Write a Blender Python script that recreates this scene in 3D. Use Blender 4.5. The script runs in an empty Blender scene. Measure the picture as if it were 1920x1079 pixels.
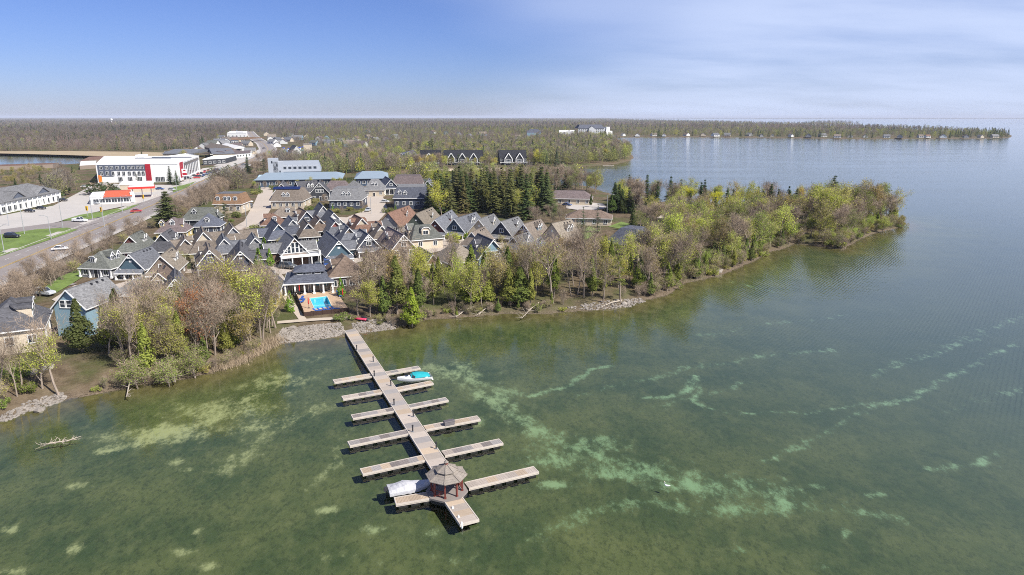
import bpy, bmesh, math, random
import numpy as np
from mathutils import Vector, Matrix
random.seed(7)
R = math.radians
sc = bpy.context.scene
COL = sc.collection
# ---------------------------------------------------------------- camera
CAMH, PITCH, FPX = 42.0, R(14.05), 1280.0
cam_d = bpy.data.cameras.new('camera'); cam_d.sensor_width = 36; cam_d.lens = 24.0
cam_d.clip_start = 1; cam_d.clip_end = 90000
cam = bpy.data.objects.new('camera', cam_d); COL.objects.link(cam)
cam.location = (0, 0, CAMH); cam.rotation_euler = (R(90) - PITCH, 0, 0)
sc.camera = cam
# ---------------------------------------------------------------- light
SUN_EL, SUN_DIR = R(47), Vector((0.84, -0.54))           # horizontal direction towards the sun
w = bpy.data.worlds.new('World'); sc.world = w; w.use_nodes = True
nt = w.node_tree; nt.nodes.clear()
def N(t, typ, **k):
    n = t.nodes.new(typ)
    for a, b in k.items(): setattr(n, a, b)
    return n
def MIX(t, f, a, b, bt='MIX'):
    n = N(t, 'ShaderNodeMix', data_type='RGBA', blend_type=bt)
    for i, v in ((0, f), (6, a), (7, b)):
        if hasattr(v, 'is_linked'): t.links.new(v, n.inputs[i])
        elif i == 0: n.inputs[0].default_value = v
        else: n.inputs[i].default_value = (*v, 1)
    return n.outputs[2]
def MATH(t, op, a, b=0.0, clamp=False):
    n = N(t, 'ShaderNodeMath', operation=op); n.use_clamp = clamp
    for i, v in ((0, a), (1, b)):
        if hasattr(v, 'is_linked'): t.links.new(v, n.inputs[i])
        else: n.inputs[i].default_value = v
    return n.outputs[0]
def RAMP(t, src, lo, hi):
    n = N(t, 'ShaderNodeMapRange'); n.interpolation_type = 'SMOOTHSTEP'
    n.inputs[1].default_value = lo; n.inputs[2].default_value = hi
    t.links.new(src, n.inputs[0]); return n.outputs[0]
def NOISE(t, vec, scale, detail=3.0, rough=0.55, sx=1, sy=1, sz=1, rz=0.0):
    m = N(t, 'ShaderNodeMapping'); m.inputs['Scale'].default_value = (sx, sy, sz)
    m.inputs['Rotation'].default_value = (0, 0, rz)
    t.links.new(vec, m.inputs[0])
    n = N(t, 'ShaderNodeTexNoise'); n.inputs['Scale'].default_value = scale
    n.inputs['Detail'].default_value = detail; n.inputs['Roughness'].default_value = rough
    t.links.new(m.outputs[0], n.inputs['Vector']); return n.outputs['Fac']
sky = N(nt, 'ShaderNodeTexSky', sky_type='NISHITA'); sky.sun_disc = False
sky.sun_elevation = SUN_EL; sky.sun_rotation = math.atan2(SUN_DIR.x, SUN_DIR.y)
sky.altitude = 200; sky.air_density = 1.0; sky.dust_density = 0.25; sky.ozone_density = 4.0
tc = N(nt, 'ShaderNodeTexCoord')
# thin high cirrus: noise on the view direction projected on a high layer
sp = N(nt, 'ShaderNodeSeparateXYZ'); nt.links.new(tc.outputs['Generated'], sp.inputs[0])
zz = MATH(nt, 'ADD', MATH(nt, 'MAXIMUM', sp.outputs[2], 0.0), 0.16)
cx = MATH(nt, 'DIVIDE', sp.outputs[0], zz); cy = MATH(nt, 'DIVIDE', sp.outputs[1], zz)
cb = N(nt, 'ShaderNodeCombineXYZ'); nt.links.new(cx, cb.inputs[0]); nt.links.new(cy, cb.inputs[1])
big = NOISE(nt, cb.outputs[0], 0.42, 2, 0.5, rz=0.5)
fine = NOISE(nt, cb.outputs[0], 0.8, 6, 0.55, sx=0.7, sy=1.5, rz=0.5)
bank = RAMP(nt, MATH(nt, 'ADD', cx, MATH(nt, 'MULTIPLY', MATH(nt, 'SUBTRACT', big, 0.5), 3.2)), -0.6, 1.3)
cov = MATH(nt, 'MULTIPLY', bank, RAMP(nt, fine, 0.0, 0.66))
cov = MATH(nt, 'MULTIPLY', cov, 0.80)
skyc = MIX(nt, 1.0, sky.outputs[0], (0.72, 0.80, 1.26), 'MULTIPLY')
cl = MIX(nt, cov, skyc, (7.8, 9.0, 12.0))
bg = N(nt, 'ShaderNodeBackground'); bg.inputs[1].default_value = 0.06
nt.links.new(cl, bg.inputs[0])
ow = N(nt, 'ShaderNodeOutputWorld'); nt.links.new(bg.outputs[0], ow.inputs[0])
sun_d = bpy.data.lights.new('sun', 'SUN'); sun_d.energy = 5.0; sun_d.angle = R(0.55); sun_d.color = (1.0, 0.95, 0.87)
sun = bpy.data.objects.new('sun', sun_d); COL.objects.link(sun)
sv = Vector((SUN_DIR.x * math.cos(SUN_EL), SUN_DIR.y * math.cos(SUN_EL), math.sin(SUN_EL)))
sun.rotation_euler = sv.to_track_quat('Z', 'Y').to_euler(); sun.location = (60, -40, 80)
vs = sc.view_settings; vs.view_transform = 'Standard'; vs.look = 'None'; vs.exposure = 0.6; vs.gamma = 1.0
sc.cycles.use_denoising = False; sc.cycles.filter_width = 1.0
sc.cycles.max_bounces = 6; sc.cycles.transparent_max_bounces = 10
sc.cycles.volume_bounces = 0
# ---------------------------------------------------------------- photograph pixel (1920 wide) -> place on a level z
CP, SP = math.cos(PITCH), math.sin(PITCH)
def G(px, py, z=0.0):
    dx = (px - 960) / FPX; dy = -(py - 539.5) / FPX
    d = Vector((dx, SP * dy + CP, CP * dy - SP))
    t = (z - CAMH) / d.z if d.z < -1e-5 else 60000
    return Vector((d.x * t, d.y * t, z))
def depth(p): return p[1] * CP - (p[2] - CAMH) * SP
# ---------------------------------------------------------------- tags and builders
def tag(o, label=None, cat=None, group=None, kind=None):
    if label: o['label'] = label
    if cat: o['category'] = cat
    if group: o['group'] = group
    if kind: o['kind'] = kind
    return o
def empty(name, loc, rz=0.0, label=None, cat=None, group=None):
    o = bpy.data.objects.new(name, None); o.location = loc; o.rotation_euler = (0, 0, rz)
    o.empty_display_size = 0.5; COL.objects.link(o); return tag(o, label, cat, group)
def put(name, me, parent=None, loc=None, rz=None, mat=None):
    o = bpy.data.objects.new(name, me); COL.objects.link(o)
    if parent: o.parent = parent
    if loc is not None: o.location = loc
    if rz is not None: o.rotation_euler = (0, 0, rz)
    return o
class MB:
    def __init__(s): s.v = []; s.f = []; s.m = []
    def quad(s, *p, m=0):
        n = len(s.v); s.v += [tuple(q) for q in p]; s.f.append(tuple(range(n, n + len(p)))); s.m.append(m); return s
    def hull8(s, a, m=0):     # 8 corners: 4 bottom ccw, 4 top ccw
        n = len(s.v); s.v += [tuple(q) for q in a]
        for f in ((3, 2, 1, 0), (4, 5, 6, 7), (0, 1, 5, 4), (1, 2, 6, 5), (2, 3, 7, 6), (3, 0, 4, 7)):
            s.f.append(tuple(n + i for i in f)); s.m.append(m)
        return s
    def box(s, x0, x1, y0, y1, z0, z1, m=0):
        return s.hull8([(x0, y0, z0), (x1, y0, z0), (x1, y1, z0), (x0, y1, z0), (x0, y0, z1), (x1, y0, z1), (x1, y1, z1), (x0, y1, z1)], m)
    def prism(s, poly, z0, z1, m=0, mt=None):
        n = len(s.v); k = len(poly)
        s.v += [(p[0], p[1], z0) for p in poly] + [(p[0], p[1], z1) for p in poly]
        for i in range(k):
            j = (i + 1) % k; s.f.append((n + i, n + j, n + k + j, n + k + i)); s.m.append(m)
        s.f.append(tuple(n + k + i for i in range(k))); s.m.append(m if mt is None else mt)
        s.f.append(tuple(n + k - 1 - i for i in range(k))); s.m.append(m)
        return s
    def bar(s, a, b, wd, ht=None, m=0, wd2=None):
        a = Vector(a); b = Vector(b); d = (b - a).normalized(); ht = ht or wd
        u = d.cross(Vector((0, 0, 1)))
        u = Vector((1, 0, 0)) if u.length < 1e-4 else u.normalized()
        v = u.cross(d); k = 1 if wd2 is None else wd2 / wd
        A = [a + u * (i * wd / 2) + v * (j * ht / 2) for i, j in ((-1, -1), (1, -1), (1, 1), (-1, 1))]
        B = [b + u * (i * wd * k / 2) + v * (j * ht * k / 2) for i, j in ((-1, -1), (1, -1), (1, 1), (-1, 1))]
        return s.hull8(A + B, m)
    def tube(s, pts, rad, n=6, m=0, cap=True):
        base = len(s.v); k = len(pts)
        for i, p in enumerate(pts):
            p = Vector(p); q = Vector(pts[min(i + 1, k - 1)]) - Vector(pts[max(i - 1, 0)]); q.normalize()
            u = q.cross(Vector((0.13, 0.21, 1))); u = Vector((1, 0, 0)) if u.length < 1e-3 else u.normalized(); v = q.cross(u)
            r = rad[i] if hasattr(rad, '__len__') else rad
            for j in range(n):
                t = 2 * math.pi * j / n; s.v.append(tuple(p + u * (r * math.cos(t)) + v * (r * math.sin(t))))
        for i in range(k - 1):
            for j in range(n):
                a = base + i * n + j; b = base + i * n + (j + 1) % n
                s.f.append((a, b, b + n, a + n)); s.m.append(m)
        if cap:
            s.f.append(tuple(base + j for j in range(n - 1, -1, -1))); s.m.append(m)
            s.f.append(tuple(base + (k - 1) * n + j for j in range(n))); s.m.append(m)
        return s
    def lathe(s, prof, n=12, c=(0, 0), m=0):
        base = len(s.v)
        for r, z in prof:
            for j in range(n):
                t = 2 * math.pi * j / n; s.v.append((c[0] + r * math.cos(t), c[1] + r * math.sin(t), z))
        for i in range(len(prof) - 1):
            for j in range(n):
                a = base + i * n + j; b = base + i * n + (j + 1) % n
                s.f.append((a, b, b + n, a + n)); s.m.append(m)
        return s
    def mesh(s, name, mats, smooth=False):
        me = bpy.data.meshes.new(name); me.from_pydata(s.v, [], s.f)
        for mt in (mats if isinstance(mats, (list, tuple)) else [mats]): me.materials.append(mt)
        me.polygons.foreach_set('material_index', s.m)
        if smooth: me.polygons.foreach_set('use_smooth', [True] * len(s.f))
        me.update(); return me
    def obj(s, name, mats, parent=None, loc=None, rz=None, smooth=False):
        return put(name, s.mesh(name, mats, smooth), parent, loc, rz)
# ---------------------------------------------------------------- materials
MATS = {}
def mat(name, col, rough=0.8, nz=0.25, scale=1.5, bump=0.0, bscale=None, spec=0.3, rnd=0.0, metal=0.0, obcol=False, stretch=(1, 1, 1), extra=None):
    if name in MATS: return MATS[name]
    m = bpy.data.materials.new(name); m.use_nodes = True; t = m.node_tree
    b = t.nodes['Principled BSDF']; b.inputs['Roughness'].default_value = rough
    b.inputs['Specular IOR Level'].default_value = spec; b.inputs['Metallic'].default_value = metal
    tcn = N(t, 'ShaderNodeTexCoord'); v = tcn.outputs['Object']
    n1 = NOISE(t, v, scale, 4, 0.6, *stretch); n2 = NOISE(t, v, scale * 7.3, 2, 0.6, *stretch)
    f = MATH(t, 'ADD', MATH(t, 'MULTIPLY', n1, 0.6), MATH(t, 'MULTIPLY', n2, 0.4))
    k = MATH(t, 'ADD', MATH(t, 'MULTIPLY', MATH(t, 'SUBTRACT', f, 0.5), nz * 4), 1.0)
    oi = N(t, 'ShaderNodeObjectInfo')
    if rnd: k = MATH(t, 'MULTIPLY', k, MATH(t, 'ADD', MATH(t, 'MULTIPLY', MATH(t, 'SUBTRACT', oi.outputs['Random'], 0.5), rnd * 2), 1.0))
    cbn = N(t, 'ShaderNodeCombineColor')
    for i in range(3): t.links.new(k, cbn.inputs[i])
    base = oi.outputs['Color'] if obcol else col
    c = MIX(t, 1.0, base, cbn.outputs[0], 'MULTIPLY')
    if extra: c = extra(t, v, c)
    t.links.new(c, b.inputs['Base Color'])
    if bump:
        bn = N(t, 'ShaderNodeBump'); bn.inputs['Strength'].default_value = bump; bn.inputs['Distance'].default_value = 0.1
        t.links.new(NOISE(t, v, bscale or scale * 5, 3, 0.6, *stretch), bn.inputs['Height']); t.links.new(bn.outputs[0], b.inputs['Normal'])
    MATS[name] = m; return m
def rows_extra(size, dark, zrow=True, lo=0.86):      # courses of shingles / boards
    def fn(t, v, c):
        s = N(t, 'ShaderNodeSeparateXYZ'); t.links.new(v, s.inputs[0])
        fr = MATH(t, 'FRACT', MATH(t, 'DIVIDE', s.outputs[2 if zrow else 0], size))
        return MIX(t, MATH(t, 'MULTIPLY', RAMP(t, fr, lo, 1.0), dark), c, (0.01, 0.01, 0.012))
    return fn
def shingle(name, col):
    def ex(t, v, c):
        vr = N(t, 'ShaderNodeTexVoronoi'); vr.inputs['Scale'].default_value = 2.2
        mp = N(t, 'ShaderNodeMapping'); mp.inputs['Scale'].default_value = (1, 1, 2.6); t.links.new(v, mp.inputs[0]); t.links.new(mp.outputs[0], vr.inputs['Vector'])
        sx = N(t, 'ShaderNodeSeparateColor'); t.links.new(vr.outputs['Color'], sx.inputs[0])
        k = MATH(t, 'ADD', MATH(t, 'MULTIPLY', sx.outputs[0], 0.5), 0.75)
        cb_ = N(t, 'ShaderNodeCombineColor'); [t.links.new(k, cb_.inputs[i]) for i in range(3)]
        return rows_extra(0.3, 0.35)(t, v, MIX(t, 1.0, c, cb_.outputs[0], 'MULTIPLY'))
    return mat('shingle_' + name, col, 0.9, 0.16, 0.6, 0.5, 6, 0.15, rnd=0.16, extra=ex)
def siding(name, col): return mat('siding_' + name, col, 0.75, 0.08, 0.5, 0.0, rnd=0.06, extra=rows_extra(0.22, 0.28))
M_WHITE = mat('white_paint', (0.76, 0.76, 0.74), 0.6, 0.06, 0.8)
M_GLASS = mat('window_glass', (0.030, 0.038, 0.05), 0.08, 0.3, 0.4, spec=0.7)
M_STONE = mat('stone_veneer', (0.36, 0.31, 0.25), 0.9, 0.3, 2.2, 0.6, 3, rnd=0.1)
M_STUCCO = mat('stucco_cream', (0.55, 0.47, 0.36), 0.9, 0.08, 0.6, 0.1)
M_CONC = mat('concrete', (0.40, 0.37, 0.34), 0.9, 0.14, 0.35, 0.2)
M_DARK = mat('dark_metal', (0.03, 0.03, 0.035), 0.5, 0.1)
M_STEEL = mat('galvanised_steel', (0.42, 0.43, 0.44), 0.5, 0.1, metal=0.4)
M_WOODDK = mat('stained_fence', (0.055, 0.032, 0.024), 0.8, 0.25, 2, 0.2)
M_RUBBER = mat('rubber', (0.016, 0.016, 0.017), 0.8, 0.1)
# ---------------------------------------------------------------- coast lines and ground height
def PX(l): return np.array([tuple(G(x, y, 0.0))[:2] for x, y in l])
MAIN = PX([(-2600, 1010), (-900, 885), (-250, 838), (0, 789), (60, 768), (110, 752), (160, 742), (210, 731), (262, 722), (310, 716), (380, 702), (430, 688), (480, 665),
 (515, 647), (560, 639), (610, 634), (648, 629), (690, 623), (735, 617), (770, 608), (800, 600), (850, 596), (900, 592), (940, 588), (985, 588), (1030, 587), (1080, 583),
 (1130, 580), (1175, 574), (1203, 563), (1250, 552), (1281, 532), (1320, 523), (1345, 517), (1390, 501), (1428, 482), (1440, 472), (1465, 468), (1490, 456), (1530, 461),
 (1580, 468), (1592, 461), (1613, 447), (1650, 434), (1692, 427), (1697, 420), (1670, 408), (1600, 398), (1500, 391), (1400, 388), (1300, 384), (1230, 380), (1170, 372),
 (1130, 360), (1100, 350), (1000, 349), (900, 346), (800, 342), (720, 341), (660, 345), (618, 338), (628, 331), (670, 331), (720, 327), (770, 323), (830, 321), (900, 319), (1000, 317),
 (1060, 315), (1110, 311), (1150, 308), (1180, 302), (1188, 296), (1180, 286), (1165, 275), (1150, 266), (1148, 258.5), (1300, 257.3), (1440, 258.5), (1600, 261), (1750, 260.5),
 (1880, 259.5), (1900, 257), (1885, 250), (1780, 246), (1640, 240), (1500, 234.5), (1340, 229), (1180, 224.5), (1130, 222.3), (600, 221.2), (-2600, 221.0)])
ISLE = PX([(1505, 231.5), (1540, 232.5), (1590, 232), (1612, 231), (1580, 229.6), (1520, 229.8)])
FARS = PX([(1120, 222.4), (1400, 222.6), (1920, 222.8), (3000, 222.9), (3000, 221.6), (1120, 221.4)])
POND = PX([(-300, 296), (-60, 309), (60, 313), (150, 309), (214, 303), (190, 294), (90, 291), (0, 289), (-200, 286)])
HARB = PX([(521, 290), (545, 293), (574, 289), (572, 280), (552, 277), (524, 281)])
def sdist(P, poly):
    x, y = P[:, 0], P[:, 1]; d2 = np.full(len(P), 1e18); ins = np.zeros(len(P), bool)
    n = len(poly)
    for i in range(n):
        a = poly[i]; b = poly[(i + 1) % n]; e = b - a
        wx = x - a[0]; wy = y - a[1]; t = np.clip((wx * e[0] + wy * e[1]) / (e @ e + 1e-9), 0, 1)
        d2 = np.minimum(d2, (wx - t * e[0])**2 + (wy - t * e[1])**2)
        c = ((a[1] > y) != (b[1] > y)); with_ = np.where(c, (b[0] - a[0]) * (y - a[1]) / (b[1] - a[1] + 1e-12) + a[0], 0)
        ins ^= c & (x < with_)
    d = np.sqrt(d2); return np.where(ins, d, -d)
def wob(x, y, s=1.0):
    return (np.sin(x * .31 * s + 1.3 * np.sin(y * .21 * s)) + np.sin(y * .37 * s + 1.1 * np.sin(x * .17 * s + 2)) + .6 * np.sin((x + y) * .83 * s) + .6 * np.sin((x - y) * .71 * s + 1)) / 3.2
def coast(P):
    sd = sdist(P, MAIN)
    sd = np.minimum(sd, -sdist(P, POND)); sd = np.minimum(sd, -sdist(P, HARB))
    sd = np.maximum(sd, sdist(P, ISLE)); return np.maximum(sd, sdist(P, FARS))
POOLPIT = np.array([tuple(G(x, y, 1.95))[:2] for x, y in ((581, 560), (590, 580), (622, 575), (613, 556))])
def height(P):
    P = np.asarray(P, float).reshape(-1, 2); sd = coast(P)
    sd = sd + 0.7 * wob(P[:, 0], P[:, 1], 1.2) * np.clip(1 - np.abs(sd) / 12, 0, 1)
    land = 0.06 * np.clip(sd, 0, 4) + 1.6 * (1 - np.exp(-np.clip(sd, 0, None) / 5.5)) + 0.07 * wob(P[:, 0], P[:, 1], 0.5) * np.clip(sd / 6, 0, 1)
    bed = -1.15 * (1 - np.exp(np.clip(sd, None, 0) / 12.0))
    if POOLPIT is not None: land = np.where(sdist(P, POOLPIT) > -.9, np.minimum(land, .3), land)
    return np.where(sd > 0, land, bed), sd
def hz(x, y): return float(height([(x, y)])[0][0])
def GG(px, py):
    z = 2.0
    for _ in range(4):
        p = G(px, py, z); z = hz(p.x, p.y)
    return Vector((p.x, p.y, z))
# polar sheets round the viewpoint, finer where the photograph looks
az = np.concatenate([np.linspace(-78, -41, 30)[:-1], np.linspace(-41, 41, 560), np.linspace(41, 78, 30)[1:]])
rr = np.concatenate([np.geomspace(22, 60, 26)[:-1], np.geomspace(60, 420, 270)[:-1], np.geomspace(420, 1700, 110)[:-1], np.geomspace(1700, 60000, 60)])
A, RR = np.meshgrid(np.radians(az), rr); X = (RR * np.sin(A)).ravel(); Y = (RR * np.cos(A)).ravel()
PT = np.stack([X, Y], 1); ZZ, SD = height(PT)
na = len(az); nr = len(rr)
idx = np.arange(na * nr).reshape(nr, na)
quads = np.stack([idx[:-1, :-1], idx[:-1, 1:], idx[1:, 1:], idx[1:, :-1]], -1).reshape(-1, 4)
qsd = SD[quads].max(1)
def sheet(name, sel, m, attrs=()):
    q = quads[sel]; u, inv = np.unique(q, return_inverse=True)
    me = bpy.data.meshes.new(name); me.from_pydata(np.stack([X[u], Y[u], ZZ[u]], 1).tolist(), [], inv.reshape(-1, 4).tolist())
    me.materials.append(m); me.polygons.foreach_set('use_smooth', [True] * len(q))
    for nm, arr in attrs:
        at = me.attributes.new(nm, 'FLOAT', 'POINT'); at.data.foreach_set('value', arr[u].astype(np.float32))
    me.update(); return tag(put(name, me), kind='structure')
# --- natural marks of the lake bed: sand bars and bare patches between the weed
def blobs(l, k=1.0):
    o = np.zeros(len(X))
    for x, y, rx, ry, a in l:
        c = G(x, y, -1.0); sx = rx * depth(c) / FPX; e = G(x, y - ry, -1.0); sy = max(1.0, abs(e.y - c.y))
        o = np.maximum(o, a * np.exp(-(((X - c.x) / sx)**2 + ((Y - c.y) / sy)**2)))
    return o
def lines(l):
    o = np.zeros(len(X))
    near = (Y > 0) & (Y < 500) & (SD < 2)
    P = PT[near]; w1 = 1.2 * wob(P[:, 0], P[:, 1], 0.9); w2 = 1.2 * wob(P[:, 1] + 40, P[:, 0], 0.9)
    for wd, a, pts in l:
        g = [G(x, y, -1.0) for x, y in pts]; d2 = np.full(len(P), 1e9)
        for p, q in zip(g[:-1], g[1:]):
            ex, ey = q.x - p.x, q.y - p.y; wx = P[:, 0] + w1 - p.x; wy = P[:, 1] + w2 - p.y
            t = np.clip((wx * ex + wy * ey) / (ex * ex + ey * ey), 0, 1); d2 = np.minimum(d2, (wx - t * ex)**2 + (wy - t * ey)**2)
        o[near] = np.maximum(o[near], a * np.exp(-d2 / wd**2))
    return o
SAND = np.maximum(blobs([(300, 815, 120, 22, .95), (430, 770, 130, 26, .8), (520, 720, 80, 30, .75), (480, 800, 80, 24, .7), (150, 912, 40, 9, .8), (20, 992, 26, 8, .9), (140, 1028, 34, 9, .9),
  (350, 880, 26, 7, .8), (365, 995, 18, 6, .9), (340, 1032, 26, 8, .8), (395, 1060, 24, 7, .8), (610, 955, 30, 9, .95), (700, 990, 40, 12, .7), (330, 865, 30, 7, .8), (30, 1070, 30, 8, .8),
  (860, 700, 60, 16, .8), (930, 740, 60, 24, .75), (820, 690, 60, 12, .7), (900, 790, 50, 16, .6), (1020, 860, 70, 22, .8), (1120, 830, 80, 22, .7), (1180, 880, 110, 24, .85), (1290, 910, 110, 16, .8), (1040, 908, 45, 10, 1.0),
  (1400, 905, 80, 13, .75), (1530, 910, 30, 7, .9), (1480, 940, 60, 8, .7), (1640, 925, 30, 6, .7), (1590, 1000, 30, 8, .55), (1400, 1030, 30, 8, .5), (1545, 1062, 30, 8, .6), (990, 1010, 70, 12, .5), (640, 1040, 120, 20, .45),
  (800, 1000, 60, 14, .55), (880, 1040, 120, 18, .4)]),
  lines([(4.0, .62, [(860, 690), (925, 745), (1000, 805), (1100, 850), (1220, 885), (1350, 912), (1470, 925)]), (1.6, .85, [(860, 690), (900, 740), (990, 800), (1090, 845), (1200, 880), (1330, 915)]), (1.0, .8, [(1000, 740), (1060, 725), (1110, 692), (1140, 686)]),
  (1.1, .8, [(1215, 743), (1270, 742), (1290, 728), (1298, 707)]), (1.0, .7, [(1303, 722), (1310, 752), (1350, 768)]), (1.0, .62, [(1370, 775), (1540, 768), (1680, 755), (1760, 720), (1900, 640)]),
  (1.0, .55, [(1440, 860), (1600, 780), (1720, 735)]), (1.1, .58, [(1680, 690), (1780, 650), (1850, 625)]), (1.3, .55, [(1090, 738), (1200, 712), (1400, 670), (1560, 654)]), (1.2, .45, [(1260, 640), (1420, 612), (1600, 590)]),
  (1.1, .62, [(1740, 878), (1800, 868), (1870, 846)]), (1.6, .6, [(1290, 960), (1400, 955), (1600, 958), (1680, 970)]), (2.2, .6, [(1000, 1000), (1060, 968), (1160, 945), (1260, 950)]), (1.5, .5, [(1640, 700), (1920, 590)]),
  (1.2, .7, [(1365, 530), (1410, 540), (1445, 549)]), (1.0, .5, [(1200, 770), (1300, 745), (1400, 715)]), (1.5, .4, [(1780, 770), (1920, 720)]), (2.0, .8, [(200, 845), (300, 825), (400, 790), (480, 745)]),
  (2.4, .6, [(420, 880), (520, 800), (600, 760)]), (1.4, .5, [(560, 930), (640, 860), (650, 800)]), (1.6, .45, [(460, 760), (560, 690), (620, 665)])]))
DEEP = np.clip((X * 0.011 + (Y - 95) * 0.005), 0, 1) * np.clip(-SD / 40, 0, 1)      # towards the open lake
BROWN = np.exp(np.clip(SD, None, 0) / 9.0)
def bed_material():
    m = bpy.data.materials.new('lake_bed_weed_and_sand'); m.use_nodes = True; t = m.node_tree; b = t.nodes['Principled BSDF']
    b.inputs['Roughness'].default_value = 0.95; b.inputs['Specular IOR Level'].default_value = 0.0
    g = N(t, 'ShaderNodeNewGeometry').outputs['Position']
    def at(n): a = N(t, 'ShaderNodeAttribute'); a.attribute_name = n; return a.outputs['Fac']
    n1 = NOISE(t, g, 0.09, 5, 0.6); n2 = NOISE(t, g, 0.55, 5, 0.68, rz=0.4, sx=1.0, sy=0.6); n3 = NOISE(t, g, 2.2, 5, 0.75, sx=1.0, sy=0.6, rz=0.5)
    weed = MIX(t, RAMP(t, n1, 0.35, 0.68), (0.054, 0.076, 0.034), (0.108, 0.122, 0.052))
    weed = MIX(t, MATH(t, 'MULTIPLY', RAMP(t, n2, 0.40, 0.80), 0.6), weed, (0.150, 0.158, 0.075))
    weed = MIX(t, MATH(t, 'MULTIPLY', RAMP(t, n3, 0.44, 0.68), 0.62), weed, (0.030, 0.040, 0.020))
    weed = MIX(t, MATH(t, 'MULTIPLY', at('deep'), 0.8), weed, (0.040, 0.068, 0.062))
    s = MATH(t, 'ADD', at('sand'), MATH(t, 'MULTIPLY', MATH(t, 'SUBTRACT', n2, 0.5), 2.0))
    s = MATH(t, 'ADD', s, MATH(t, 'MULTIPLY', MATH(t, 'SUBTRACT', n1, 0.5), 0.5))
    s = MATH(t, 'ADD', s, MATH(t, 'MULTIPLY', MATH(t, 'SUBTRACT', n3, 0.5), 1.5))
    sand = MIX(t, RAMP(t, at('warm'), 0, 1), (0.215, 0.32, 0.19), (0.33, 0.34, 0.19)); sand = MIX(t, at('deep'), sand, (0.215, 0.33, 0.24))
    c = MIX(t, MATH(t, 'MULTIPLY', RAMP(t, s, 0.38, 1.12), 0.85), weed, sand)
    sh = MIX(t, RAMP(t, n2, 0.35, 0.7), (0.085, 0.072, 0.032), (0.15, 0.125, 0.06))
    c = MIX(t, RAMP(t, at('shore'), 0.25, 0.85), c, sh)
    t.links.new(c, b.inputs['Base Color']); return m
def ground_material():
    m = bpy.data.materials.new('leaf_litter_and_grass'); m.use_nodes = True; t = m.node_tree; b = t.nodes['Principled BSDF']
    b.inputs['Roughness'].default_value = 0.95; b.inputs['Specular IOR Level'].default_value = 0.1
    g = N(t, 'ShaderNodeNewGeometry').outputs['Position']
    a = N(t, 'ShaderNodeAttribute'); a.attribute_name = 'bank'
    n1 = NOISE(t, g, 0.045, 4, 0.6); n2 = NOISE(t, g, 0.5, 5, 0.65); n3 = NOISE(t, g, 3.0, 3, 0.7)
    c = MIX(t, RAMP(t, n2, 0.3, 0.72), (0.085, 0.062, 0.038), (0.17, 0.13, 0.085))
    c = MIX(t, MATH(t, 'MULTIPLY', RAMP(t, n1, 0.45, 0.62), 0.7), c, (0.060, 0.085, 0.022))
    c = MIX(t, MATH(t, 'MULTIPLY', RAMP(t, n3, 0.45, 0.75), 0.55), c, (0.045, 0.034, 0.022))
    bank = MIX(t, RAMP(t, n3, 0.3, 0.7), (0.050, 0.038, 0.026), (0.21, 0.165, 0.12))
    c = MIX(t, MATH(t, 'MULTIPLY', a.outputs['Fac'], 0.85), c, bank)
    t.links.new(c, b.inputs['Base Color'])
    bn = N(t, 'ShaderNodeBump'); bn.inputs['Strength'].default_value = 0.6; bn.inputs['Distance'].default_value = 0.25
    t.links.new(n3, bn.inputs['Height']); t.links.new(bn.outputs[0], b.inputs['Normal']); return m
sheet('ground', qsd > 0, ground_material(), [('bank', np.exp(-np.clip(SD, 0, None) / 1.5))])
sheet('lake_bed', qsd <= 0, bed_material(), [('sand', SAND), ('deep', DEEP), ('warm', np.clip(.35 - X / 50, 0, 1)), ('shore', BROWN)])
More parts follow.
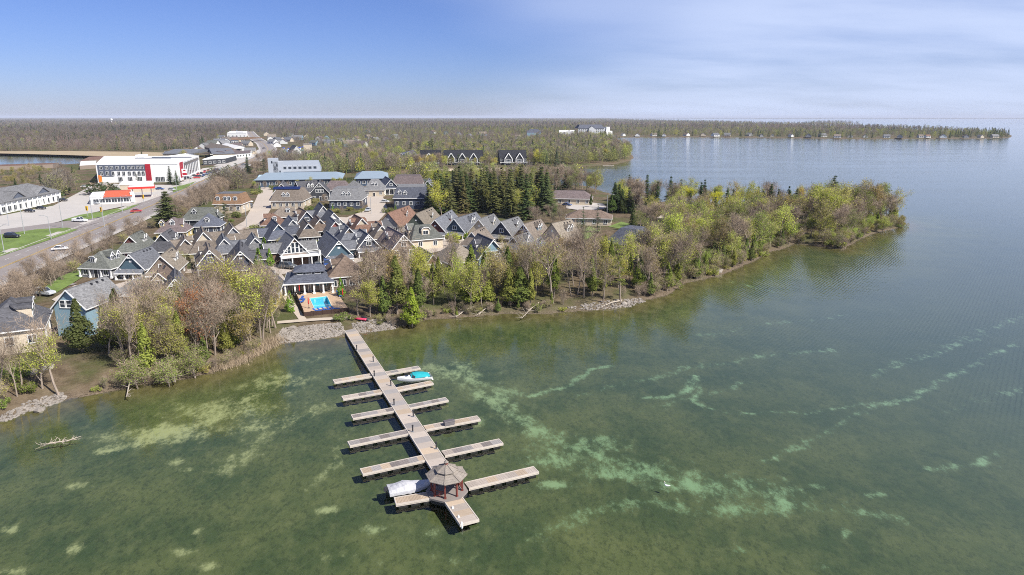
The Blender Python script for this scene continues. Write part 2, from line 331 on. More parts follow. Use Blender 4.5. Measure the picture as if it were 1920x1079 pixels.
# --- water surface: a clear sheet that mirrors the sky by its angle
def water_material():
    m = bpy.data.materials.new('lake_water'); m.use_nodes = True; t = m.node_tree; t.nodes.clear()
    g = N(t, 'ShaderNodeNewGeometry').outputs['Position']
    wv = N(t, 'ShaderNodeTexWave'); wv.wave_type = 'BANDS'; wv.inputs['Scale'].default_value = 0.42; wv.inputs['Distortion'].default_value = 3.0
    wv.inputs['Detail'].default_value = 2; wv.inputs['Detail Scale'].default_value = 1.2
    mp = N(t, 'ShaderNodeMapping'); mp.inputs['Rotation'].default_value = (0, 0, R(38)); t.links.new(g, mp.inputs[0]); t.links.new(mp.outputs[0], wv.inputs['Vector'])
    s = N(t, 'ShaderNodeSeparateXYZ'); t.links.new(g, s.inputs[0])
    openw = RAMP(t, MATH(t, 'ADD', s.outputs[0], MATH(t, 'MULTIPLY', s.outputs[1], 0.25)), 30, 150)      # wind reaches the open side
    nz = NOISE(t, g, 0.9, 4, 0.6, sx=1, sy=1.7, rz=R(-38)); nb = NOISE(t, g, 0.012, 4, 0.6, sx=0.55, sy=2.4, rz=0.06)
    calm = RAMP(t, nb, 0.40, 0.60)
    hgt = MATH(t, 'ADD', MATH(t, 'MULTIPLY', MATH(t, 'MULTIPLY', wv.outputs['Fac'], openw), 0.9), MATH(t, 'MULTIPLY', nz, 0.55))
    bn = N(t, 'ShaderNodeBump'); bn.inputs['Distance'].default_value = 0.10
    t.links.new(MATH(t, 'ADD', MATH(t, 'MULTIPLY', calm, 0.20), MATH(t, 'ADD', 0.10, MATH(t, 'MULTIPLY', openw, 0.16))), bn.inputs['Strength']); t.links.new(hgt, bn.inputs['Height'])
    fr = N(t, 'ShaderNodeFresnel'); fr.inputs['IOR'].default_value = 1.33; t.links.new(bn.outputs[0], fr.inputs['Normal'])
    gl = N(t, 'ShaderNodeBsdfGlossy'); gl.inputs['Roughness'].default_value = 0.06; t.links.new(bn.outputs[0], gl.inputs['Normal'])
    gl.inputs['Color'].default_value = (1, 1, 1, 1)
    tr = N(t, 'ShaderNodeBsdfTransparent'); tr.inputs['Color'].default_value = (0.90, 0.94, 0.88, 1)
    mx = N(t, 'ShaderNodeMixShader'); ff = N(t, 'ShaderNodeFresnel'); ff.inputs['IOR'].default_value = 1.33; t.links.new(MATH(t, 'ADD', MATH(t, 'MULTIPLY', fr.outputs[0], 0.3), MATH(t, 'MULTIPLY', ff.outputs[0], 0.7)), mx.inputs[0]); t.links.new(tr.outputs[0], mx.inputs[1]); t.links.new(gl.outputs[0], mx.inputs[2])
    o = N(t, 'ShaderNodeOutputMaterial'); t.links.new(mx.outputs[0], o.inputs[0]); return m
MB().quad((-60000, -400, 0), (60000, -400, 0), (60000, 60000, 0), (-60000, 60000, 0)).obj('lake_water', water_material())['kind'] = 'structure'
# ---------------------------------------------------------------- trees
def leaf_material(name, inst=False, transl=0.42, vary=0.9, bark=False):
    m = bpy.data.materials.new(name); m.use_nodes = True; t = m.node_tree; t.nodes.clear()
    if inst:
        a = N(t, 'ShaderNodeAttribute'); a.attribute_type = 'INSTANCER'; a.attribute_name = 'tint'; c = a.outputs['Color']
    else: c = N(t, 'ShaderNodeObjectInfo').outputs['Color']
    ri = N(t, 'ShaderNodeNewGeometry').outputs['Random Per Island']
    v = N(t, 'ShaderNodeTexCoord').outputs['Object']
    f = MATH(t, 'ADD', MATH(t, 'MULTIPLY', ri, 0.55), MATH(t, 'MULTIPLY', NOISE(t, v, 0.45, 2, 0.5), 0.9))
    k = MATH(t, 'ADD', MATH(t, 'MULTIPLY', MATH(t, 'SUBTRACT', f, 0.72), vary), 1.0)
    cb_ = N(t, 'ShaderNodeCombineColor'); [t.links.new(k, cb_.inputs[i]) for i in range(3)]
    c = MIX(t, 1.0, c, cb_.outputs[0], 'MULTIPLY')
    d = N(t, 'ShaderNodeBsdfDiffuse'); t.links.new(c, d.inputs[0]); o = N(t, 'ShaderNodeOutputMaterial')
    if transl:
        tl = N(t, 'ShaderNodeBsdfTranslucent'); t.links.new(c, tl.inputs[0]); mx = N(t, 'ShaderNodeMixShader'); mx.inputs[0].default_value = transl
        t.links.new(d.outputs[0], mx.inputs[1]); t.links.new(tl.outputs[0], mx.inputs[2]); t.links.new(mx.outputs[0], o.inputs[0])
    else: t.links.new(d.outputs[0], o.inputs[0])
    return m
M_LEAF = leaf_material('foliage'); M_LEAFI = leaf_material('far_foliage', True)
M_TWIG = mat('twigs', (0.275, 0.212, 0.155), 0.9, 0.3, 0.4, rnd=0.3); M_BARK = mat('bark', (0.24, 0.195, 0.155), 0.9, 0.35, 1.5, 0.4, rnd=0.25, stretch=(3, 3, .5))
def rv(s=1.0): return Vector((random.gauss(0, s), random.gauss(0, s), random.gauss(0, s)))
def strip(mb, a, b, wd, m=0):
    d = b - a; u = d.cross(rv()); u = u.normalized() * (wd / 2) if u.length > 1e-6 else Vector((wd / 2, 0, 0))
    n = len(mb.v); mb.v += [tuple(a - u), tuple(a + u), tuple(b + u * .35), tuple(b - u * .35)]; mb.f.append((n, n + 1, n + 2, n + 3)); mb.m.append(m)
def leafq(mb, c, s, nrm=None, m=0, asp=0.6):
    n_ = nrm if nrm is not None else rv().normalized()
    u = n_.cross(rv()); u = u.normalized() * s / 2 if u.length > 1e-6 else Vector((s / 2, 0, 0)); v = n_.cross(u) * asp
    n = len(mb.v); mb.v += [tuple(c - u), tuple(c - v), tuple(c + u), tuple(c + v)]; mb.f.append((n, n + 1, n + 2, n + 3)); mb.m.append(m)
def deciduous(seed, H=14.0, spread=1.0, twigs=1700, leaves=0, lsize=.28, clear=.3, lean=0.0, weep=0.0, tw=.055, multi=1):
    random.seed(seed); tk = MB(); cr = MB(); tips = []
    def branch(p, d, L, r, lv):
        pts = [p]; rad = [r]; q = p.copy(); dd = d.copy(); k = 4 if lv < 2 else 3
        for i in range(k):
            dd = (dd + rv(.10 + .06 * lv) + Vector((0, 0, .07 if lv else .02))).normalized(); q = q + dd * (L / k); pts.append(q.copy()); rad.append(r * (1 - .62 * (i + 1) / k))
        tk.tube(pts, rad, 6 if lv == 0 else (4 if lv == 1 else 3), cap=False)
        if lv >= 3: tips.append((pts[-1], dd, L)); tips.append((pts[1], dd, L)); return
        nb = (7, 5, 4)[lv]
        for i in range(nb):
            f = (clear if lv == 0 else .25) + (1 - (clear if lv == 0 else .25)) * (i + random.random() * .8) / nb
            j = min(int(f * k), k - 1); a = pts[j].lerp(pts[j + 1], f * k - j)
            ang = random.uniform(0, 6.283); side = Vector((math.cos(ang), math.sin(ang), 0))
            ndir = (dd * random.uniform(.5, .9) + side * random.uniform(.55, .95) * spread + Vector((0, 0, .25))).normalized()
            branch(a, ndir, L * random.uniform(.42, .62) * (1.15 - .35 * f if lv == 0 else 1), rad[j] * .55, lv + 1)
        tips.append((pts[-1], dd, L))
    for _ in range(multi):
        s0 = rv(.25 if multi > 1 else .02); s0.z = 0
        branch(s0, Vector((lean + s0.x * .4, s0.y * .4, 1)).normalized(), H * .72, H * .0165 / (multi ** .4), 0)
    for i in range(twigs):
        p, d, L = random.choice(tips); a = p + rv(.45 * H / 14); dr = (d * .8 + rv(.55) + Vector((0, 0, .25 - weep))).normalized()
        strip(cr, a, a + dr * random.uniform(.7, 1.7) * H / 14, tw)
    for i in range(leaves):
        p, d, L = random.choice(tips); a = p + rv(.62 * H / 14) + Vector((0, 0, -weep * random.random() * 1.5))
        leafq(cr, a, lsize * random.uniform(.6, 1.4), m=1)
    return tk.mesh('trunk', M_BARK), cr.mesh('crown', [M_TWIG, M_LEAF])
def cedar(seed, H=11.0, rad=1.9, n=2600, base=.12, size=.55, ragged=.35, m=0):
    random.seed(seed); tk = MB(); cr = MB()
    tk.tube([(0, 0, 0), (.05, .03, H * .5), (0, 0, H * .95)], [H * .016, H * .010, .02], 6, cap=False)
    lob = [(random.random() * 6.283, random.random(), random.uniform(.6, 1.15)) for _ in range(38)]
    for i in range(n):
        la, lz, lr = random.choice(lob); zf = min(max(lz + random.gauss(0, .045), 0), 1) ** 1.25
        z = H * (base + (1 - base) * zf); prof = math.sin(min(1, (zf + .10) / .42) * 1.5708) * (1 - zf) ** .75 + .02
        a = la + random.gauss(0, .38); r = rad * prof * lr * 1.12 * (1 - ragged * random.random() ** 1.6)
        c = Vector((math.cos(a) * r, math.sin(a) * r, z - .25 * r)); o = Vector((math.cos(a), math.sin(a), random.uniform(-.1, .9))).normalized()
        leafq(cr, c, size * random.uniform(.5, 1.3), (o + rv(.35)).normalized(), 0, .5)
    return tk.mesh('trunk', M_BARK), cr.mesh('crown', M_LEAF)
def spruce(seed, H=16.0, rad=3.0, tiers=22, per=9, size=.6, base=.08, droop=.32, gap=0.0):
    random.seed(seed); tk = MB(); cr = MB()
    tk.tube([(0, 0, 0), (0, 0, H * .5), (0, 0, H)], [H * .017, H * .010, .02], 6, cap=False)
    rad *= 1.45
    for k in range(tiers):
        f = (k + random.random() * .5) / tiers; z = H * (base + (1 - base) * f); L0 = rad * (1 - f) ** .85 + .15
        for j in range(max(4, int(per * (1 - f * .5)))):
            if random.random() < gap: continue
            a = random.random() * 6.283; L = L0 * random.uniform(.7, 1.15); d = Vector((math.cos(a), math.sin(a), -droop)).normalized(); s = Vector((-math.sin(a), math.cos(a), 0))
            st = Vector((0, 0, z)); strip(cr, st, st + d * L, .10)
            m_ = max(3, int(L / .32))
            for q in range(m_):
                g = (q + .6) / m_; c = st + d * (L * g) + Vector((0, 0, .12 * L * g * g)); wdt = size * (1.25 - .75 * g)
                for sd in (-1, 1):
                    leafq(cr, c + s * (sd * wdt * .45) + rv(.05), wdt * random.uniform(.9, 1.5), (Vector((0, 0, 1)) + d * .3 + s * sd * .35 + rv(.22)).normalized(), 0, .5)
    for q in range(14): leafq(cr, Vector((0, 0, H - .1 - q * .08)) + rv(.06), .35)
    return tk.mesh('trunk', M_BARK), cr.mesh('crown', M_LEAF)
def pine(seed, H=15.0, plates=13, rad=3.4, base=.35):
    random.seed(seed); tk = MB(); cr = MB(); tk.tube([(0, 0, 0), (.15, .1, H * .5), (-.1, 0, H * .97)], [H * .02, H * .013, .04], 6, cap=False)
    for k in range(plates):
        f = k / (plates - 1); z = H * (base + (1 - base) * f); L = rad * (1 - .72 * f ** 1.6) * random.uniform(.65, 1.1); a = k * 2.4 + random.random()
        d = Vector((math.cos(a), math.sin(a), .10)); tk.tube([(0, 0, z - .3), tuple(Vector((0, 0, z)) + d * L)], [.09, .03], 3, cap=False)
        for q in range(150):
            g = random.uniform(.25, 1.05); c = Vector((0, 0, z)) + d * (L * g) + Vector((random.gauss(0, .55), random.gauss(0, .55), random.gauss(.12, .16)))
            leafq(cr, c, random.uniform(.3, .6), (Vector((0, 0, 1)) + rv(.4)).normalized(), 0, .5)
    return tk.mesh('trunk', M_BARK), cr.mesh('crown', M_LEAF)
def bush(seed, n=700, r=1.3, h=1.5, size=.3, twigs=120):
    random.seed(seed); cr = MB(); tk = MB()
    for _ in range(5):
        d = Vector((random.gauss(0, .5), random.gauss(0, .5), 1)).normalized(); tk.tube([(0, 0, 0), tuple(d * h * .7)], [.05, .02], 3, cap=False)
    lob = [(Vector((random.gauss(0, .5) * r, random.gauss(0, .5) * r, random.uniform(.3, .85) * h)), random.uniform(.35, .6) * r) for _ in range(7)]
    for _ in range(n):
        c, q = random.choice(lob); p = c + rv().normalized() * q * random.uniform(.6, 1); p.z = max(.05, p.z); leafq(cr, p, size * random.uniform(.5, 1.3))
    for _ in range(twigs):
        c, q = random.choice(lob); d = (rv(.6) + Vector((0, 0, .7))).normalized(); strip(cr, c, c + d * q * 1.3, .04, 1)
    return tk.mesh('stem', M_TWIG), cr.mesh('foliage', [M_LEAF, M_TWIG])
PROTO = {
 'bare': [deciduous(s, 14, sp_, 1900, 0, clear=c) for s, sp_, c in ((1, .9, .3), (2, 1.15, .25), (3, .75, .38), (4, 1.0, .2))],
 'slim': [deciduous(s, 14, .5, 750, 0, clear=.5, tw=.05) for s in (11, 12)] + [deciduous(13, 14, .5, 800, 160, .22, clear=.45)],
 'bud': [deciduous(s, 14, sp_, 750, lv, .32, clear=.2) for s, sp_, lv in ((21, .9, 3000), (22, 1.1, 4200), (23, .8, 2400))],
 'leafy': [deciduous(s, 13, 1.0, 500, 4200, .30, clear=.18) for s in (31, 32)],
 'willow': [deciduous(41, 9, 1.25, 1100, 3000, .24, clear=.12, weep=.5, multi=2)],
 'scrub': [deciduous(s, 6, 1.1, 1000, 0, clear=.08, multi=3, tw=.05) for s in (51, 52)],
 'scrubg': [deciduous(55, 6, 1.1, 700, 800, .2, clear=.08, multi=3)],
 'cedar': [cedar(61, 11, 2.4, 3200, ragged=.6), cedar(62, 10, 2.8, 3400, ragged=.75, base=.16), cedar(63, 12, 2.0, 3000, base=.22, ragged=.6)],
 'spruce': [spruce(71, 16, 3.4, 24, 12, .8), spruce(72, 17, 3.0, 26, 11, .8), spruce(73, 15, 3.8, 22, 12, .85)],
 'thin': [spruce(75, 13, 2.6, 16, 7, .5, .05, .2, .25)],
 'pine': [pine(81), pine(82, 16, 15, 3.0, .3)],
 'bush': [bush(91), bush(92, 800, 1.5, 1.3)],
 'hedge': [cedar(95, 5, 1.1, 1100, .02, .4)],
}
PH = {'bare': 14, 'slim': 14, 'bud': 14, 'leafy': 13, 'willow': 9, 'scrub': 6, 'scrubg': 6, 'cedar': 11, 'spruce': 16, 'thin': 13, 'pine': 15, 'bush': 1.5, 'hedge': 5}
TNAME = {'bare': 'bare_tree', 'slim': 'slender_bare_tree', 'bud': 'budding_tree', 'leafy': 'leafing_tree', 'willow': 'willow_tree', 'scrub': 'bare_shrub', 'scrubg': 'budding_shrub', 'cedar': 'cedar_tree', 'spruce': 'spruce_tree', 'thin': 'spruce_tree', 'pine': 'pine_tree', 'bush': 'bush', 'hedge': 'clipped_cedar'}
C_LEAF = {'bare': (.3, .25, .1), 'slim': (.30, .30, .09), 'bud': (.26, .27, .075), 'leafy': (.30, .33, .06), 'willow': (.22, .27, .065), 'scrub': (.2, .17, .1), 'scrubg': (.20, .22, .06), 'cedar': (.135, .155, .040), 'spruce': (.050, .070, .028), 'thin': (.050, .072, .038), 'pine': (.10, .135, .045), 'bush': (.12, .16, .04), 'hedge': (.10, .17, .03)}
rt = random.Random(99)
def tree(kind, p, h, label, group=None, col=None, sx=None, lean=0.0, cat=None):
    tk, cr = rt.choice(PROTO[kind]); s = h / PH[kind]; sxx = s * (sx or rt.uniform(.9, 1.15))
    e = bpy.data.objects.new(TNAME[kind], None); e.location = p; e.rotation_euler = (lean * .7, lean, rt.uniform(0, 6.28)) if not lean else (0, lean, 0); e.scale = (sxx, sxx, s); e.empty_display_size = .3
    COL.objects.link(e); shrub = kind in ('scrub', 'scrubg', 'bush', 'hedge')
    tag(e, label, cat or ('shrub' if shrub else 'tree'), group)
    c = col or C_LEAF[kind]; j = rt.uniform(1.3, 1.85); j2 = rt.uniform(.9, 1.1)
    n1, n2 = ('stem', 'foliage') if kind == 'bush' else ('trunk', 'crown')
    for nm, me in ((n1, tk), (n2, cr)):
        o = bpy.data.objects.new(nm, me); o.parent = e; o.color = (c[0] * j, c[1] * j * j2, c[2] * j, 1); COL.objects.link(o)
    return e
FOOT = []           # circles (x, y, r) kept free of wood
def inpoly(x, y, poly):
    r = False; n = len(poly)
    for i in range(n):
        a = poly[i]; b = poly[(i + 1) % n]
        if (a[1] > y) != (b[1] > y) and x < (b[0] - a[0]) * (y - a[1]) / (b[1] - a[1]) + a[0]: r = not r
    return r
TREEPOS = []
def wood(poly, n, mix, labels, group, gap=3.0, edge=None):
    """trees standing inside a photographed patch of ground; mix: kind -> (weight, low, high, colours)"""
    g = [GG(*q) for q in poly]; xs = [q.x for q in g]; ys = [q.y for q in g]; pl = [(q.x, q.y) for q in g]; kinds = list(mix); wts = [mix[k][0] for k in kinds]
    tries = 0; done = 0; cand = []
    while done < n and tries < n * 60:
        tries += 1; x = rt.uniform(min(xs), max(xs)); y = rt.uniform(min(ys), max(ys))
        if not inpoly(x, y, pl): continue
        if any((x - a)**2 + (y - b)**2 < (c + 1.2)**2 for a, b, c in FOOT): continue
        if any((x - a)**2 + (y - b)**2 < gap * gap for a, b in TREEPOS): continue
        TREEPOS.append((x, y)); done += 1; cand.append((x, y))
    hs = height(cand)[0] if cand else []
    for (x, y), z in zip(cand, hs):
        if z < .12: continue
        k = rt.choices(kinds, wts)[0]; _, lo, hi, cols = mix[k]
        tree(k, (x, y, z - .05), rt.uniform(lo, hi), labels[TNAME[k]], group + ': ' + TNAME[k].replace('_', ' ') + 's', rt.choice(cols) if cols else None)
# ---------------------------------------------------------------- houses
ROOF = {k: shingle(k, c) for k, c in dict(slate=(.122, .127, .142), charcoal=(.080, .080, .088), taupe=(.165, .138, .114), tan=(.20, .172, .138), rust=(.165, .100, .074), brown=(.145, .108, .085),
    greygreen=(.12, .125, .112), grey=(.16, .16, .163), mauve=(.130, .104, .102), black=(.024, .025, .030), orange=(.19, .118, .072), bluegrey=(.085, .092, .115), paleblue=(.34, .46, .56)).items()}
WALL = {k: siding(k, c) for k, c in dict(navy=(.055, .066, .095), blue=(.065, .095, .14), teal=(.075, .125, .16), red=(.12, .045, .042), coral=(.27, .10, .085), taupe=(.22, .175, .14), cream=(.50, .43, .33), yellow=(.58, .46, .18),
    green=(.085, .105, .085), grey=(.26, .26, .27), lavender=(.30, .31, .36), paleblue=(.20, .30, .36), charcoal=(.045, .048, .055), white=(.62, .62, .60), brown=(.17, .11, .08)).items()}
WALL['stucco'] = M_STUCCO; WALL['stone'] = M_STONE
WINC = {}
def win_mesh(w_, h_, nx=2, ny=1):
    k = (round(w_, 2), round(h_, 2), nx, ny)
    if k in WINC: return WINC[k]
    f = MB(); t = .13
    f.box(-w_/2 - t, w_/2 + t, -.10, .02, h_/2, h_/2 + t).box(-w_/2 - t, w_/2 + t, -.13, .02, -h_/2 - t, -h_/2).box(-w_/2 - t, -w_/2, -.10, .02, -h_/2, h_/2).box(w_/2, w_/2 + t, -.10, .02, -h_/2, h_/2)
    for i in range(1, nx): x = -w_/2 + w_ * i / nx; f.box(x - .045, x + .045, -.085, .02, -h_/2, h_/2)
    for i in range(1, ny): z = -h_/2 + h_ * i / ny; f.box(-w_/2, w_/2, -.08, .02, z - .04, z + .04)
    p = MB().box(-w_/2, w_/2, -.035, .01, -h_/2, h_/2)
    WINC[k] = (f.mesh('window', M_WHITE), p.mesh('pane', M_GLASS)); return WINC[k]
def win(par, x, y, z, rz, w_, h_, nx=2, ny=1, name='window'):
    f, p = win_mesh(w_, h_, nx, ny); o = put(name, f, par, (x, y, z), rz); put('pane', p, o); return o
CACHE = {}
def cached(key, fn):
    if key not in CACHE: CACHE[key] = fn()
    return CACHE[key]
def door(par, x, y, z, rz, col, w_=1.0, h_=2.05, name='door'):
    def mk():
        d = MB().box(-w_/2, w_/2, -.05, .01, 0, h_, 0)
        d.box(-w_/2 - .12, -w_/2, -.09, .02, 0, h_ + .12, 1).box(w_/2, w_/2 + .12, -.09, .02, 0, h_ + .12, 1).box(-w_/2, w_/2, -.09, .02, h_, h_ + .12, 1)
        if w_ > 2:
            for i in range(4): d.box(-w_/2 + .1, w_/2 - .1, -.065, -.05, h_ * i / 4 + .06, h_ * (i + 1) / 4 - .06, 0)
        return d.mesh(name, [col, M_WHITE])
    me = cached(('door', w_, h_, col.name), mk); return put(name, me, par, (x, y, z), rz)
def gable_block(par, cx, cy, rz, W, L, wh, rise, roof, wall, trim=True, truss=False, brackets=False, ov=.42, pre='', back=False, peak=0.0):
    ww = W - 2 * ov; y0, y1 = -L/2 + ov, L/2 - ov; sl = rise / (W/2); gz = wh + ov * sl    # the wall top under the eave
    zt = wh + rise - .16; p = [(-ww/2, 0), (ww/2, 0), (ww/2, gz - .16), (0, zt), (-ww/2, gz - .16)]
    b = MB(); n = len(b.v); b.v += [(x, y0, z) for x, z in p] + [(x, y1, z) for x, z in p]
    b.f += [(0, 1, 2, 3, 4), (9, 8, 7, 6, 5)] + [(i + 5, (i + 1) % 5 + 5, (i + 1) % 5, i) for i in range(5)]; b.m += [0] * 7
    b.obj(pre + 'wall', wall, par, (cx, cy, 0), rz)
    r = MB(); th = .2
    for s in (-1, 1):
        e = (s * W/2, wh); c = (0, wh + rise); q = [(e[0], -L/2, e[1] - th), (e[0], L/2, e[1] - th), (0, L/2, c[1] - th), (0, -L/2, c[1] - th), (e[0], -L/2, e[1]), (e[0], L/2, e[1]), (0, L/2, c[1]), (0, -L/2, c[1])]
        if s > 0: q = [q[i] for i in (1, 0, 3, 2, 5, 4, 7, 6)]
        r.hull8(q)
    r.box(-.12, .12, -L/2 + .05, L/2 - .05, wh + rise - .02, wh + rise + .05)
    ro = r.obj(pre + 'roof', roof, par, (cx, cy, 0), rz)
    if trim:
        t = MB()
        for yy in ((-L/2 - .03,) if not back else (-L/2 - .03, L/2 + .03)):
            for s in (-1, 1): t.bar((s * (W/2 + .05) * (1 - peak), yy, wh - .16 + rise * peak), (0, yy, wh + rise - .10), .10, .21)
        t.box(-W/2 - .06, -W/2 + .02, -L/2, L/2, wh - .24, wh - .06).box(W/2 - .02, W/2 + .06, -L/2, L/2, wh - .24, wh - .06)
        yy = -L/2 + .05
        if truss:
            z = wh + rise * .58; t.box(-W * .19, W * .19, yy, yy + .12, z - .10, z + .10); t.box(-.10, .10, yy, yy + .13, z, wh + rise - .3)
            for s in (-1, 1): t.bar((s * W * .04, yy + .06, z), (s * W * .13, yy + .06, z + rise * .19), .12, .16)
        if brackets:
            for s in (-1, 1): t.bar((s * W * .40, yy + .1, wh + .25), (s * W * .26, yy + .1, wh - .55), .14, .2)
            z = wh + rise * .74; t.box(-W * .09, W * .09, yy, yy + .12, z - .07, z + .28)
        t.obj('gable_trim', M_WHITE, ro)
    v = cached('vent', lambda: MB().hull8([(-.22, -.2, -.15), (.22, -.2, -.15), (.22, .2, -.15), (-.22, .2, -.15), (-.16, -.14, .22), (.16, -.14, .22), (.16, .14, .22), (-.16, .14, .22)]).mesh('roof_vent', M_DARK))
    if not pre:
        for i in range(3): put('roof_vent', v, ro, (W * .07, L * (.05 + .14 * i), wh + rise - W * .07 * sl + .1))
    return ro
def dormer(par, x, y, z, rz, tan, w_=1.5, h_=1.25, style='gable', roof=None, wall=None, nw=1):
    """front face looks along local -Y; the dormer runs back into a slope that climbs by tan"""
    b = MB(); rh = {'gable': w_ * .62, 'arch': w_ * .34, 'shed': .25}[style]; hw = w_/2; ins = (h_ + .1) / tan; insr = (h_ + rh) / tan
    b.v += [(-hw, 0, -.25), (hw, 0, -.25), (hw, 0, h_), (-hw, 0, h_), (-hw, ins, h_), (hw, ins, h_)]
    b.f += [(0, 1, 2, 3), (1, 5, 2), (0, 3, 4)]; b.m += [0] * 3
    o = .2
    if style == 'gable':
        n = len(b.v); b.v += [(0, 0, h_ + rh)]; b.f.append((3, 2, n)); b.m.append(0)
        for s in (-1, 1):
            q = [(s * (hw + o), -o, h_ - o * rh / hw), (0, -o, h_ + rh), (0, insr, h_ + rh), (s * (hw + o), ins, h_ - o * rh / hw)]
            if s < 0: q.reverse()
            up = [(a, c, d + .09) for a, c, d in q]; b.hull8(q + up, 1)
            b.bar((s * (hw + o), -o - .02, h_ - o * rh / hw + .02), (0, -o - .02, h_ + rh + .02), .07, .18, 2)
    elif style == 'arch':
        k = 8; ps = [(-(hw + .12) * math.cos(math.pi * i / k), h_ + rh * math.sin(math.pi * i / k)) for i in range(k + 1)]
        n = len(b.v); b.v += [(a, 0, c) for a, c in ps]; b.f.append(tuple(range(n + k, n - 1, -1))[::-1]); b.m.append(0)
        for (a, c), (d, e) in zip(ps[:-1], ps[1:]):
            b.quad((a, -.25, c + .05), (d, -.25, e + .05), (d, max(e, .3) / tan, e + .05), (a, max(c, .3) / tan, c + .05), m=1)
            b.bar((a, -.27, c + .02), (d, -.27, e + .02), .08, .16, 2)
    else:
        q = [(-hw - o, -o, h_), (hw + o, -o, h_), (hw + o, insr + 1.2, h_ + rh + .5), (-hw - o, insr + 1.2, h_ + rh + .5)]
        b.hull8(q + [(a, c, d + .12) for a, c, d in q], 1); b.box(-hw - o, hw + o, -o - .05, -o, h_ - .1, h_ + .13, 2)
    dm = b.obj('dormer', [wall, roof, M_WHITE], par, (x, y, z), rz)
    ww = w_ * .62 / nw; hh = h_ * .72
    def mk():
        f = MB(); t = .11; f.box(-ww/2 - t, ww/2 + t, -.08, -.002, -t, hh + t, 0); f.box(-ww/2, ww/2, -.10, -.08, 0, hh, 1); f.box(-.03, .03, -.115, -.10, 0, hh, 0); return f.mesh('window', [M_WHITE, M_GLASS])
    me = cached(('dw', round(ww, 2), round(hh, 2)), mk)
    for i in range(nw): put('window', me, dm, ((i - (nw - 1) / 2) * (ww + .32), 0, .22))
    return dm
COLM = None
def columns(par, xs, y, z1, w_=.26):
    me = cached(('col', round(z1, 2), w_), lambda: MB().box(-w_/2, w_/2, -w_/2, w_/2, .5, z1).box(-w_ * .9, w_ * .9, -w_ * .9, w_ * .9, 0, .5).box(-w_ * .75, w_ * .75, -w_ * .75, w_ * .75, z1 - .18, z1 - .02).mesh('porch_column', M_WHITE))
    for x in xs: put('porch_column', me, par, (x, y, 0))
def porch(par, W, y, wh, roof, dep=1.9, n=4):
    p = MB(); z0, z1 = wh + .15, wh - .55; q = [(-W/2, y - dep, z1 - .12), (W/2, y - dep, z1 - .12), (W/2, y, z0 - .12), (-W/2, y, z0 - .12)]
    p.hull8(q + [(a, b, c + .14) for a, b, c in q]); o = p.obj('porch_roof', roof, par)
    MB().box(-W/2, W/2, y - dep - .05, y - dep + .03, z1 - .28, z1 + .04).obj('fascia', M_WHITE, o)
    columns(par, [-W/2 + .3 + (W - .6) * i / (n - 1) for i in range(n)], y - dep + .25, z1 - .12)
    MB().box(-W/2, W/2, y - dep, y, -.6, .12).obj('porch_floor', M_CONC, par)
def locate(ax, ay, H, bx=None, by=None, yaw=0, L=9):
    g = 1.75; A = G(ax, ay, g + H)
    if bx is not None:
        B = G(bx, by, g + H); d = (B - A); L = max(5, d.length); yaw = math.degrees(math.atan2(d.x, d.y))
    u = Vector((math.sin(R(yaw)), math.cos(R(yaw)), 0)); return A, u, yaw, L
HL = {}
def skirt(par, W, L, wh, rise, roof, wall, dep=2.3, f=.56):
    zs = wh + rise * f; xt = W/2 * (1 - f); y0 = -L/2 - .02; y1 = -L/2 - dep; zb = wh - .05; b = MB()
    b.quad((-W/2, y1, zb), (W/2, y1, zb), (xt, y0, zs), (-xt, y0, zs)).quad((W/2, y1, zb), (W/2, y0 + .3, wh), (xt, y0, zs)).quad((-W/2, y0 + .3, wh), (-W/2, y1, zb), (-xt, y0, zs))
    b.box(-W/2, W/2, y1, y0, zb - .2, zb - .004); o = b.obj('skirt_roof', roof, par); MB().box(-W/2 - .02, W/2 + .02, y1 - .06, y1 + .01, zb - .22, zb - .02).obj('fascia', M_WHITE, o)
    MB().box(-W/2 + .45, W/2 - .45, y1 + .5, y0 + .6, -1.2, zb - .2).obj('front_wall', wall, par)
    return y1 + .5
